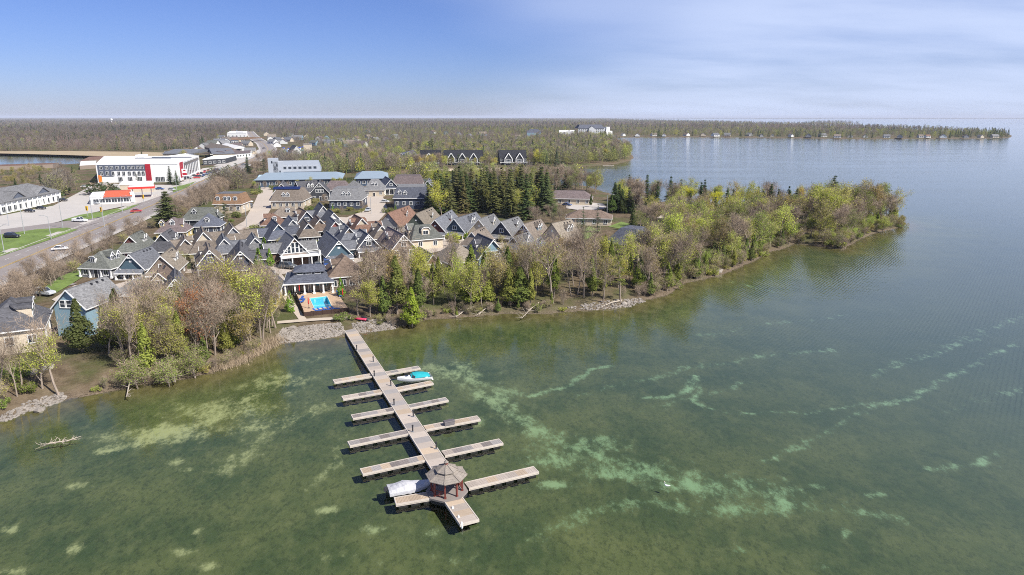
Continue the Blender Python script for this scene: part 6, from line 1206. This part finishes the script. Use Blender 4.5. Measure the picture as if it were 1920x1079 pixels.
one('cedar', 1148, 400, 9, 'dark cedar beside the lamp post of the bungalows', (.075, .105, .03), 1.2); one('cedar', 1108, 389, 5.5, 'narrow clipped dark cedar by the bungalow drive', (.055, .085, .02), 1.0)
one('leafy', 1293, 392, 10, 'vivid yellow tree among the spruces of the point, leftmost', (.46, .45, .03)); one('leafy', 1340, 396, 9, 'vivid yellow tree among the spruces of the point, middle', (.44, .44, .03)); one('leafy', 1380, 394, 8.5, 'vivid yellow tree among the spruces of the point, rightmost', (.44, .44, .03)); one('leafy', 1408, 402, 12, 'pale yellow-green rounded tree right of the vivid yellow ones', (.33, .35, .07))
one('spruce', 1338, 425, 12, 'dark spruce standing in front of the vivid yellow trees', (.05, .07, .03))
one('leafy', 1548, 437, 16.5, 'tall yellow-green tree near the tip of the point', (.28, .29, .06), 1.2); one('leafy', 1590, 433, 15.5, 'tall ochre-green tree right of the yellow-green one at the tip', (.27, .24, .08), 1.1); one('leafy', 1655, 437, 5.5, 'bright low willow bush at the very tip shore', (.24, .29, .06), 1.4)
one('leafy', 1478, 460, 8, 'bright green tree at the small cove of the point', (.22, .27, .05)); one('leafy', 828, 405, 13, 'lime-green tree left of the dark spruce clump', (.30, .32, .05)); one('leafy', 1010, 310, 12, 'golden leafing tree on the far headland', (.42, .36, .05))
for i, (x, y, l) in enumerate([(744, 428, 'beside the rust-orange roof'), (857, 449, 'in front of the red-gabled cottage porch'), (914, 447, 'in front of the grey cream-gabled cottage'), (640, 600, 'at the left of the main dock landing'), (345, 470, 'between the tan roof and the navy gable'), (483, 437, 'at the corner of the inn lane'), (510, 430, 'left of the blue side wall')]): one('bush', x, y, 2.6 if i < 3 else (1.1 if i == 3 else 2.4), 'round green bush ' + l, (.24, .28, .045) if i < 3 else (.12, .15, .04), 1.9)
for i, (x, y, h_, l) in enumerate([(498, 487, 6.5, 'left of the glass-fronted cottage, rear'), (507, 500, 5, 'left of the glass-fronted cottage, front'), (545, 585, 4.6, 'at the left corner of the pool fence'), (640, 556, 4.4, 'at the right edge of the pool terrace'), (488, 520, 7.5, 'in front of the dark navy cottage')]): one('hedge', x, y, h_, 'narrow green cedar ' + l, (.12, .19, .03), 1.2)
one('hedge', 1090, 455, 4, 'clipped cedar at the right end of the cottage row', (.09, .17, .02)); one('bush', 175, 366, 5, 'dark spruce-like bush by the restaurant car park', (.05, .07, .03), 2.6); one('spruce', 320, 346, 10.5, 'dark spruce before the hotel front, left of two', (.06, .085, .04)); one('spruce', 332, 348, 9, 'dark spruce before the hotel front, right of two', (.06, .085, .04)); one('pine', 258, 345, 6, 'small round pine in front of the hotel wall', (.07, .09, .03)); one('pine', 180, 366, 8, 'dense dark tree beside the restaurant', (.06, .075, .03)); one('spruce', 267, 300, 9, 'lone small spruce behind the white hotel', (.05, .07, .03)); one('pine', 445, 338, 10, 'dark broad pine at the road bend, left of two', (.05, .07, .03)); one('pine', 496, 330, 11, 'dark broad pine left of the condominium', (.045, .065, .03)); one('spruce', 465, 325, 13, 'dark thin spruce among pinkish bare trees at the road bend', (.055, .07, .04))
# patches of wood
wood([(40, 752), (110, 715), (150, 665), (290, 612), (400, 596), (505, 585), (528, 618), (470, 660), (380, 697), (262, 718), (120, 744)], 105, {'slim': (5.5, 8, 12.5, [YG]), 'bare': (.6, 6, 9, None), 'bud': (2.8, 5.5, 10.5, [YG, (.27, .25, .07), YG]), 'cedar': (2.2, 5, 9, CE), 'scrub': (1.2, 2.5, 4.5, None), 'scrubg': (2.4, 2.0, 4.2, [YG, OL])}, LB('in the wood on the left shore'), 'left shore wood', 1.6)
wood([(0, 705), (60, 665), (130, 655), (120, 700), (60, 740), (0, 770)], 22, {'bush': (2, .8, 1.8, [(.14, .18, .04), (.2, .2, .05)]), 'scrubg': (1, 1.5, 3, [YG]), 'slim': (.6, 6, 9, None)}, LB('in the garden at the lower left'), 'lower left garden', 1.6)
wood([(672, 603), (664, 570), (690, 545), (760, 530), (830, 530), (880, 536), (940, 528), (985, 520), (1050, 520), (1130, 500), (1190, 510), (1205, 552), (1160, 572), (1080, 578), (1030, 583), (940, 584), (850, 591), (775, 600)], 112, {'cedar': (6, 6, 10.5, CE), 'slim': (2.4, 8, 13, [YG]), 'bare': (.6, 7, 10, None), 'bud': (3.4, 6, 11, [YG, (.28, .23, .09)]), 'scrub': (1.2, 1.5, 3.5, None)}, LB('in the wood along the middle shore'), 'middle shore wood', 1.8)
wood([(1010, 545), (1190, 520), (1200, 470), (1130, 470), (1020, 505)], 11, {'bare': (2, 6, 9, None), 'cedar': (1, 5, 8, CE), 'bud': (1, 7, 10, [YG])}, LB('behind the bare middle shore'), 'behind the middle shore', 2.6)
wood([(1205, 558), (1192, 500), (1235, 465), (1260, 440), (1330, 428), (1420, 420), (1500, 415), (1490, 452), (1462, 466), (1430, 478), (1390, 498), (1330, 517), (1281, 531), (1250, 550)], 170, {'leafy': (.7, 7, 11, [YG, (.28, .29, .08)]), 'bare': (2.2, 9, 13, None), 'bud': (5.4, 7, 13.5, [(.22, .19, .07), YG, OL]), 'cedar': (2, 5, 9, CE), 'scrubg': (1.4, 2.5, 5, [YG, (.19, .22, .05)]), 'scrub': (1, 3, 5, None)}, LB('on the near bank of the wooded point'), 'near bank of the point', 2.2)
wood([(1250, 550), (1281, 530), (1330, 515), (1390, 499), (1430, 479), (1460, 466), (1440, 462), (1380, 482), (1320, 500), (1250, 530)], 48, {'cedar': (2, 4, 7, CE), 'scrubg': (2, 2.5, 5, [YG, (.17, .21, .05)]), 'leafy': (.8, 4, 7, [(.2, .24, .05)])}, LB('leaning over the water below the wooded point'), 'water edge of the point', 1.4)
wood([(1500, 450), (1500, 412), (1560, 402), (1640, 404), (1688, 418), (1684, 427), (1645, 433), (1610, 444), (1585, 458), (1535, 458)], 85, {'bare': (2.6, 9, 13, None), 'bud': (4, 8, 14.5, [YG, (.27, .23, .08), OL]), 'leafy': (1, 6, 11, [(.24, .27, .06)]), 'cedar': (.8, 6, 10, CE), 'scrubg': (1.2, 2.5, 5, [YG])}, LB('at the tip of the wooded point'), 'tip of the point', 2.0)
wood([(1145, 385), (1170, 376), (1240, 383), (1320, 387), (1420, 391), (1520, 395), (1620, 402), (1500, 405), (1300, 399), (1200, 402), (1150, 400)], 80, {'spruce': (3, 9, 13.5, [(.04, .062, .027), (.05, .075, .03)]), 'bud': (1.8, 7, 12, [YG, (.33, .27, .07)]), 'bare': (1.4, 9, 13, None), 'cedar': (1.2, 6, 9, [(.07, .09, .03)])}, LB('along the far side of the wooded point'), 'far side of the point', 2.8)
wood([(1180, 440), (1210, 405), (1260, 412), (1300, 420), (1240, 440)], 16, {'bare': (2, 8, 11, None), 'cedar': (1.4, 6, 9, [(.06, .08, .03)]), 'bud': (1, 7, 10, [OL, YG])}, LB('right of the low bungalow'), 'right of the bungalow', 3)
wood([(806, 400), (850, 388), (930, 384), (1030, 384), (1036, 406), (985, 414), (915, 398), (850, 402)], 62, {'spruce': (5, 14, 19, [(.090, .098, .038), (.065, .085, .034), (.11, .108, .042)]), 'bud': (.5, 9, 12, [YG])}, LB('in the tall dark clump behind the right cottages'), 'tall spruce clump', 2.3)
wood([(990, 425), (1040, 405), (1060, 420), (1030, 430)], 7, {'scrubg': (1, 4, 6, [(.16, .17, .08)]), 'bare': (1, 6, 8, None)}, LB('right of the tall spruce clump'), 'right of the spruces', 3)
wood([(786, 392), (800, 365), (815, 352), (850, 352), (850, 378), (812, 395)], 11, {'spruce': (1, 9, 13, [(.05, .07, .03)]), 'leafy': (1.6, 9, 13, [(.30, .32, .05), (.25, .27, .05)])}, LB('left of the tall dark clump'), 'left of the spruce clump', 3)
wood([(0, 585), (40, 555), (120, 515), (190, 478), (240, 452), (290, 425), (350, 393), (400, 362), (440, 338), (452, 345), (410, 372), (350, 405), (300, 420), (225, 465), (160, 500), (130, 520), (75, 555), (30, 600)], 210, {'scrub': (4, 3.5, 6.2, None), 'bare': (2.6, 6, 9, None), 'scrubg': (1.0, 2.5, 4.5, [(.22, .19, .06), YG])}, LB('in the hedge beside the main road'), 'roadside hedge', 1.5)
wood([(640, 352), (560, 356), (480, 356), (470, 352), (480, 350), (640, 350)], 18, {'scrub': (1, 3, 5, None), 'bud': (1, 4, 7, [YG]), 'bush': (1, 1.5, 2.5, None)}, LB('in front of the long boathouse'), 'boathouse trees', 2.5)
wood([(455, 338), (480, 318), (505, 305), (512, 330), (500, 345), (470, 348)], 16, {'bare': (3, 8, 12, None), 'scrub': (1, 4, 6, None)}, LB('at the road bend left of the condominium'), 'road bend', 3)
wood([(608, 326), (720, 326), (770, 321), (735, 306), (660, 300), (605, 308)], 46, {'bare': (4, 10, 14, None), 'bud': (2, 9, 14, [YG, (.25, .22, .08)]), 'slim': (1, 10, 14, None)}, LB('on the far bank of the channel'), 'far channel bank', 4)
wood([(985, 314), (1055, 313), (1110, 309), (1150, 306), (1180, 300), (1178, 288), (1150, 276), (1080, 284), (1000, 296)], 72, {'bud': (3, 10, 15, [YG, OL, (.2, .19, .07)]), 'bare': (2.6, 10, 14, None), 'spruce': (1.8, 11, 16, [(.06, .08, .03)]), 'leafy': (.5, 8, 12, [(.35, .33, .06)])}, LB('on the far wooded headland'), 'far headland', 4)
wood([(735, 318), (780, 316), (800, 320), (1000, 316), (1000, 312), (900, 313), (760, 306)], 44, {'bud': (3, 6, 10, [YG, (.32, .28, .06)]), 'bare': (1.5, 7, 11, None), 'pine': (.6, 9, 12, [(.05, .075, .03)])}, LB('around the sandy cove'), 'cove trees', 3)
wood([(735, 300), (1000, 300), (1010, 287), (735, 287)], 46, {'bud': (3, 9, 14, [YG, OL, (.3, .26, .06)]), 'bare': (2, 9, 13, None), 'pine': (1.5, 12, 17, [(.05, .075, .03)])}, LB('behind the black lodges'), 'behind the lodges', 4.5)
wood([(840, 350), (960, 352), (1060, 352), (1120, 358), (1120, 366), (1050, 362), (900, 356)], 44, {'bare': (3, 9, 14, None), 'bud': (3, 8, 13, [YG, OL]), 'spruce': (.8, 9, 12, None)}, LB('along the near bank of the channel'), 'near channel bank', 4)
wood([(-30, 358), (60, 352), (170, 336), (182, 322), (60, 322), (-30, 330)], 62, {'bud': (3.4, 4, 6.5, [(.26, .25, .06), (.22, .2, .07)]), 'bare': (3, 4.5, 7, None), 'scrub': (1.4, 3, 5, None), 'spruce': (.5, 5, 7, None)}, LB('in the thicket behind the retail plaza'), 'thicket behind the plaza', 3)
wood([(560, 300), (600, 310), (610, 330), (600, 331), (520, 322), (508, 304)], 22, {'bare': (3, 6, 10, None), 'bud': (1, 6, 9, [YG])}, LB('between the harbour and the condominium'), 'harbour trees', 4)
wood([(340, 300), (380, 296), (384, 286), (350, 288)], 12, {'bare': (1, 6, 9, None), 'bud': (1, 6, 9, [YG])}, LB('behind the hotel by the long shop'), 'behind the hotel', 4)
wood([(680, 612), (740, 598), (850, 588), (940, 580), (1030, 578), (1020, 587), (940, 588), (850, 596), (770, 608), (740, 616)], 26, {'scrub': (2, 1, 2.4, None), 'scrubg': (1, 1, 2.2, [YG, OL]), 'bush': (.7, .7, 1.4, [(.16, .17, .06)])}, LB('low at the water edge of the middle shore'), 'undergrowth of the middle shore', 1.2)
wood([(1500, 452), (1530, 458), (1580, 465), (1612, 446), (1650, 433), (1688, 426), (1680, 420), (1640, 427), (1600, 440), (1560, 452)], 40, {'scrubg': (2, 2.2, 5, [YG, (.22, .24, .06)]), 'scrub': (1, 2, 4, None), 'leafy': (.8, 3, 6, [(.24, .28, .06)])}, LB('at the water edge of the tip of the point'), 'water edge of the tip', 1.4)
def fringe(pts, n, mix, where, group, lo=.2, hi=2.2):
    g = [G(x, y, 0) for x, y in pts]; ln = [(b_ - a_).length for a_, b_ in zip(g[:-1], g[1:])]; kinds = list(mix); wts = [mix[k][0] for k in kinds]; lab = LB(where)
    for _ in range(n):
        i = rt.choices(range(len(ln)), ln)[0]; d = (g[i + 1] - g[i]).normalized(); p = g[i].lerp(g[i + 1], rt.random()) + Vector((-d.y, d.x, 0)) * rt.uniform(lo, hi); k = rt.choices(kinds, wts)[0]; _w, a_, b_, cols = mix[k]
        tree(k, (p.x, p.y, max(hz(p.x, p.y), .02) - .05), rt.uniform(a_, b_), lab[TNAME[k]], group + ': ' + TNAME[k].replace('_', ' ') + 's', rt.choice(cols) if cols else None)
FG = [(.20, .21, .055), (.15, .175, .05), (.24, .23, .06)]
fringe([(1203, 563), (1250, 552), (1281, 532), (1320, 523), (1390, 501), (1428, 482), (1440, 472), (1465, 468), (1490, 456)], 74, {'scrubg': (3, 2.2, 4.6, FG), 'leafy': (.8, 3, 6, FG), 'cedar': (1.4, 3, 6.5, CE), 'scrub': (1, 2, 4, None), 'bush': (1, .9, 2, FG)}, 'overhanging the water below the wooded point', 'overhanging the point shore')
fringe([(1490, 456), (1530, 461), (1580, 468), (1592, 461), (1613, 447), (1650, 434), (1692, 427), (1697, 420)], 60, {'scrubg': (3, 2.2, 5, FG), 'leafy': (1.2, 3, 6.5, FG), 'scrub': (1, 2, 4, None), 'bush': (.8, .9, 2, FG)}, 'overhanging the water at the tip of the point', 'overhanging the tip shore')
fringe([(735, 617), (770, 608), (800, 600), (850, 596), (900, 592), (940, 588), (985, 588), (1060, 585)], 34, {'scrubg': (2, .9, 2.2, FG), 'scrub': (2, 1.2, 2.6, None), 'cedar': (.7, 2, 4, CE), 'bush': (1, .6, 1.2, FG)}, 'overhanging the water of the middle shore', 'overhanging the middle shore')
fringe([(160, 742), (262, 722), (310, 716), (380, 702), (430, 688), (480, 665), (515, 647)], 46, {'scrubg': (3, 1.2, 3, FG), 'scrub': (2, 1.2, 2.6, None), 'bush': (1.4, .6, 1.3, FG)}, 'overhanging the water of the left shore', 'overhanging the left shore')
for pl_, n_ in (([(577, 402), (612, 400), (612, 366), (578, 366)], 9), ([(408, 418), (452, 416), (452, 396), (404, 392)], 8), ([(472, 368), (490, 366), (490, 348), (470, 350)], 6), ([(728, 400), (760, 392), (760, 372), (728, 376)], 7), ([(612, 408), (686, 398), (684, 392), (612, 398)], 8)): wood(pl_, n_, {'bush': (2, 1, 2.2, [(.12, .15, .04), (.2, .2, .06)]), 'scrub': (1.2, 2.5, 4.5, None), 'hedge': (.6, 2.5, 4, None), 'scrubg': (.8, 2.5, 4.5, [YG])}, LB('among the inns'), 'inn gardens', 2.0)
wood([(225, 520), (330, 470), (470, 440), (560, 470), (620, 440), (760, 440), (900, 450), (1040, 465), (1040, 480), (900, 470), (760, 470), (560, 500), (330, 520)], 34, {'bush': (3, .9, 1.9, [(.14, .17, .04), (.22, .23, .06)]), 'hedge': (1, 2.5, 4.5, None), 'scrub': (1, 2.5, 4, None), 'scrubg': (1, 2.5, 4, [YG])}, LB('in a cottage garden'), 'cottage gardens', 2.0)
# fallen wood
def fallen(lb, a, b_, r, k, z1=.6, seed=1):
    random.seed(seed); A_, B_ = GG(*a), G(*b_, 0.0); A_.z += .25; B_.z = z1; e = empty('fallen_tree', tuple(A_), 0, lb, 'fallen tree', 'fallen trees at the shore'); d = B_ - A_; t = MB(); t.tube([(0, 0, 0), tuple(d * .5 + Vector((0, 0, .3))), tuple(d)], [r, r * .75, r * .4], 7); t.obj('trunk', mat('bleached_wood', (.36, .31, .25), .9, .25, 1.2, .3), e)
    br = MB()
    for i in range(k):
        f = random.uniform(.35, 1); s = d * f; u = (d.normalized() * .6 + rv(.7)); u.z = abs(u.z) * .5; q = s + u.normalized() * random.uniform(.8, 2.4); br.tube([tuple(s), tuple(s.lerp(q, .5) + rv(.12)), tuple(q)], [r * .35, r * .2, .015], 4, cap=False)
    br.obj('branches', MATS['bleached_wood'], e)
fallen('bleached trunk lying from the bank into the water, left one', (888, 585), (855, 597), .16, 14, .25, 1); fallen('bleached trunk lying from the bank into the water, right one', (925, 580), (893, 595), .15, 10, .3, 2); fallen('dark leaning branches dipping into the water below the middle wood', (1010, 578), (978, 600), .12, 26, .3, 3)
fallen('pale twisted broken trunk beneath the left willow', (252, 700), (238, 748), .16, 16, .4, 4); fallen('bleached log on the stones below the leaning pine', (1165, 570), (1128, 579), .2, 5, .4, 5); fallen('pale forked trunk beneath the middle willow', (318, 690), (330, 722), .14, 16, .5, 6)
random.seed(12); p = G(105, 833, 0); dw_ = empty('driftwood', (p.x, p.y, 0), 0, 'bleached driftwood branches sticking out of the shallows at lower left', 'driftwood'); b = MB()
b.tube([(-2.2, -.9, -.3), (-.6, -.2, .25), (1.2, .5, .2), (2.6, 1.3, .5)], [.05, .10, .09, .04], 5)
for i in range(34):
    f = random.random(); s = Vector((-2.2 + 4.4 * f, -.9 + 2 * f, .12)); q = s + Vector((random.gauss(0, .7), random.gauss(0, .7), abs(random.gauss(.25, .35)))); b.tube([tuple(s), tuple(s.lerp(q, .5) + rv(.1)), tuple(q)], [.045, .03, .012], 4, cap=False)
b.obj('branch', MATS['bleached_wood'], dw_)
# dry reeds along the left shore
random.seed(8); b = MB()
gA = [GG(x, y) for x, y in ((400, 697), (440, 684), (480, 664), (520, 643))]
for i in range(3600):
    f = random.random() * 3; k = min(int(f), 2); q = gA[k].lerp(gA[k + 1], f - k); o = Vector((random.gauss(0, .9), random.gauss(.6, .9), 0)); q = q + o; q.z = max(hz(q.x, q.y), -.1) if i % 6 == 0 else max(q.z, 0.05); hh = random.uniform(.5, 1.2)
    strip(b, q, q + Vector((random.gauss(0, .25), random.gauss(0, .25), hh)), .05)
tag(b.obj('dry_reeds', mat('reed_straw', (.36, .28, .19), .9, .3, .6)), 'pale dry reeds and grass on the bank left of the beach', 'reeds', kind='stuff')
# ---------------------------------------------------------------- the far woods read as one mass
def low(seed, kind):
    random.seed(seed); b = MB(); H = 14
    if kind == 'bare':
        b.tube([(0, 0, 0), (0, 0, 9)], [.22, .08], 4, 0, False)
        for i in range(260):
            z = random.uniform(4, 13); r = 4.0 * math.sin(min(1, (14.3 - z) / 7) * 1.57) * random.random() ** .5; a = random.random() * 6.28; p = Vector((r * math.cos(a), r * math.sin(a), z)); strip(b, p, p + Vector((math.cos(a) * .6, math.sin(a) * .6, 1)) * random.uniform(.8, 1.8), .17)
    elif kind == 'bud':
        b.tube([(0, 0, 0), (0, 0, 9)], [.22, .08], 4, 0, False)
        for i in range(300):
            z = random.uniform(3, 13.2); r = 4.2 * math.sin(min(1, (14.3 - z) / 7) * 1.57) * random.random() ** .5; a = random.random() * 6.28; leafq(b, Vector((r * math.cos(a), r * math.sin(a), z)), random.uniform(.4, 1.0))
    else:
        for i in range(280):
            z = 14 * random.random() ** 1.3; r = 2.9 * (1 - z / 14.2) * random.uniform(.6, 1.1); a = random.random() * 6.28; leafq(b, Vector((r * math.cos(a), r * math.sin(a), z + .4)), random.uniform(.7, 1.4), (Vector((math.cos(a), math.sin(a), .8)) + rv(.3)).normalized())
    return b.mesh('far_tree_' + kind, M_LEAFI)
lows = [low(1, 'bare'), low(2, 'bare'), low(3, 'bud'), low(4, 'bud'), low(5, 'con')]
rg = np.random.default_rng(4); NF = 74000
aa = np.radians(rg.uniform(-46, 46, NF)); rr_ = np.exp(rg.uniform(np.log(415), np.log(15000), NF)); fx, fy = rr_ * np.sin(aa), rr_ * np.cos(aa); FP = np.stack([fx, fy], 1)
fz, fsd = height(FP); ok = fsd > 2.5
def inp(P, poly): return sdist(P, np.array(poly)) > -3
for c_ in CLEAR: ok &= ~inp(FP, c_)
for pts in ([(-300, 283), (330, 284), (340, 297), (260, 305), (190, 335), (-300, 345)], [(330, 349), (520, 349), (640, 338), (520, 322), (505, 300), (470, 318), (300, 385)], [(170, 348), (300, 390), (470, 310), (505, 282), (480, 252), (455, 255), (470, 275), (380, 290), (170, 318)], [(470, 360), (1100, 352), (1000, 350), (600, 338), (480, 335)], [(770, 324), (1000, 320), (1000, 311), (790, 311)], [(515, 296), (590, 296), (590, 274), (515, 274)], [(-200, 440), (180, 345), (185, 322), (-200, 322)]):
    ok &= ~inp(FP, [tuple(G(x, y, 1.8))[:2] for x, y in pts])
RPa = np.array([(p.x, p.y) for p in RP]); 
for a_, b_ in zip(RPa[:-1], RPa[1:]):
    if a_[1] > 350: e = b_ - a_; t = np.clip(((FP - a_) @ e) / (e @ e + 1e-9), 0, 1); ok &= np.hypot(*(FP - a_ - t[:, None] * e).T) > 14
for x, y, r in FOOT:
    if y > 380: ok &= (fx - x)**2 + (fy - y)**2 > (r + 3)**2
town = inp(FP, [tuple(G(x, y, 1.8))[:2] for x, y in ((400, 300), (480, 320), (800, 300), (1020, 262), (820, 243), (440, 243))]); ok &= ~(town & (rg.random(NF) < .35))
fx, fy, fz, fsd, rr_, aa, town = [v[ok] for v in (fx, fy, fz, fsd, rr_, aa, town)]; n = len(fx); u = rg.random(n); big_ = wob(fx, fy, .02) * .5 + .5; az_ = np.degrees(aa)
evg = np.where(rr_ > 1900, .18, .05) + .16 * (big_ > .75) + .28 * ((az_ > 7) & (fsd < 60) & (rr_ > 1100)); budp = np.where(az_ < -17, .14, .55) * np.where(rr_ > 2200, .5, 1)
kd = np.where(u < evg, 4, np.where(u < evg + budp, 2 + (rg.random(n) < .5), (rg.random(n) < .5) * 1)).astype(int)
base = {0: (.25, .205, .17), 1: (.27, .215, .178), 2: (.30, .30, .10), 3: (.26, .25, .12), 4: (.085, .11, .06)}; tint = np.array([base[k] for k in kd]) * rg.uniform(.72, 1.25, (n, 1)) * rg.uniform(.93, 1.07, (n, 3))
brt = (kd == 2) & (rg.random(n) < .14); tint[brt] = (.45, .43, .08)
pat = wob(fx, fy, .006); tint *= (1 + .28 * pat)[:, None]; tint[:, 1] *= 1 + .10 * wob(fy, fx, .004); sc_ = rg.uniform(.62, 1.05, n) * np.where(rr_ > 2500, 1.15, 1) * np.where(az_ < -14, .95, 1.0); sc_ = np.where(town, sc_ * .8, sc_)
me = bpy.data.meshes.new('far_forest'); me.vertices.add(n); me.vertices.foreach_set('co', np.stack([fx, fy, fz], 1).ravel().astype(np.float32))
for nm, ty, arr in (('scl', 'FLOAT', sc_), ('rot', 'FLOAT', rg.uniform(0, 6.28, n)), ('kind', 'INT', kd)): at = me.attributes.new(nm, ty, 'POINT'); at.data.foreach_set('value', arr.astype(np.float32 if ty == 'FLOAT' else np.int32))
at = me.attributes.new('tint', 'FLOAT_COLOR', 'POINT'); at.data.foreach_set('color', np.concatenate([tint, np.ones((n, 1))], 1).ravel().astype(np.float32))
fo = tag(put('far_forest', me), 'mixed brown and green woods stretching to the horizon beyond the town', 'forest', kind='stuff')
ng = bpy.data.node_groups.new('scatter_far_trees', 'GeometryNodeTree'); ng.interface.new_socket('Geometry', in_out='INPUT', socket_type='NodeSocketGeometry'); ng.interface.new_socket('Geometry', in_out='OUTPUT', socket_type='NodeSocketGeometry')
gi, go = N(ng, 'NodeGroupInput'), N(ng, 'NodeGroupOutput'); iop = N(ng, 'GeometryNodeInstanceOnPoints'); gti = N(ng, 'GeometryNodeGeometryToInstance')
hid = bpy.data.collections.new('far_tree_models')
for lm_ in reversed(lows):
    o = bpy.data.objects.new(lm_.name, lm_); hid.objects.link(o); oi = N(ng, 'GeometryNodeObjectInfo'); oi.inputs[0].default_value = o; oi.inputs['As Instance'].default_value = True; ng.links.new(oi.outputs['Geometry'], gti.inputs[0])
def nattr(nm, ty): a = N(ng, 'GeometryNodeInputNamedAttribute', data_type=ty); a.inputs[0].default_value = nm; return a.outputs[0]
cxyz = N(ng, 'ShaderNodeCombineXYZ'); ng.links.new(nattr('rot', 'FLOAT'), cxyz.inputs[2]); iop.inputs['Pick Instance'].default_value = True
ng.links.new(gi.outputs[0], iop.inputs['Points']); ng.links.new(gti.outputs[0], iop.inputs['Instance']); ng.links.new(nattr('kind', 'INT'), iop.inputs['Instance Index']); ng.links.new(cxyz.outputs[0], iop.inputs['Rotation']); ng.links.new(nattr('scl', 'FLOAT'), iop.inputs['Scale']); ng.links.new(iop.outputs[0], go.inputs[0])
md = fo.modifiers.new('scatter', 'NODES'); md.node_group = ng
# ---------------------------------------------------------------- the air
hm = bpy.data.materials.new('haze_air'); hm.use_nodes = True; t = hm.node_tree; t.nodes.clear(); pv_ = N(t, 'ShaderNodeVolumePrincipled'); pv_.inputs['Density'].default_value = 5e-5; pv_.inputs['Color'].default_value = (.80, .86, 1, 1); pv_.inputs['Anisotropy'].default_value = 0.0
oo = N(t, 'ShaderNodeOutputMaterial'); t.links.new(pv_.outputs[0], oo.inputs['Volume'])
hb = MB().box(-63000, 63000, -500, 61000, -3.6, 76).obj('haze', hm); tag(hb, 'thin bluish haze in the air over the lake and far woods', 'haze', kind='stuff')
# ---------------------------------------------------------------- small groups of look-alikes: tell them apart by their order
bpy.context.view_layer.update()
ORD = ['first', 'second', 'third', 'fourth', 'fifth', 'sixth', 'seventh', 'eighth', 'ninth', 'tenth']
by = {}
for o in list(bpy.data.objects):
    if o.parent is None and o.get('group') and o.get('label'): by.setdefault((o['group'], o['label']), []).append(o)
for (g_, l_), os_ in by.items():
    if 1 < len(os_) <= 10 and len(l_.split()) <= 13:
        os_.sort(key=lambda o: o.location.x / max(o.location.y, 1))
        for i, o in enumerate(os_): o['label'] = l_ + ', ' + ORD[i] + ' from left'
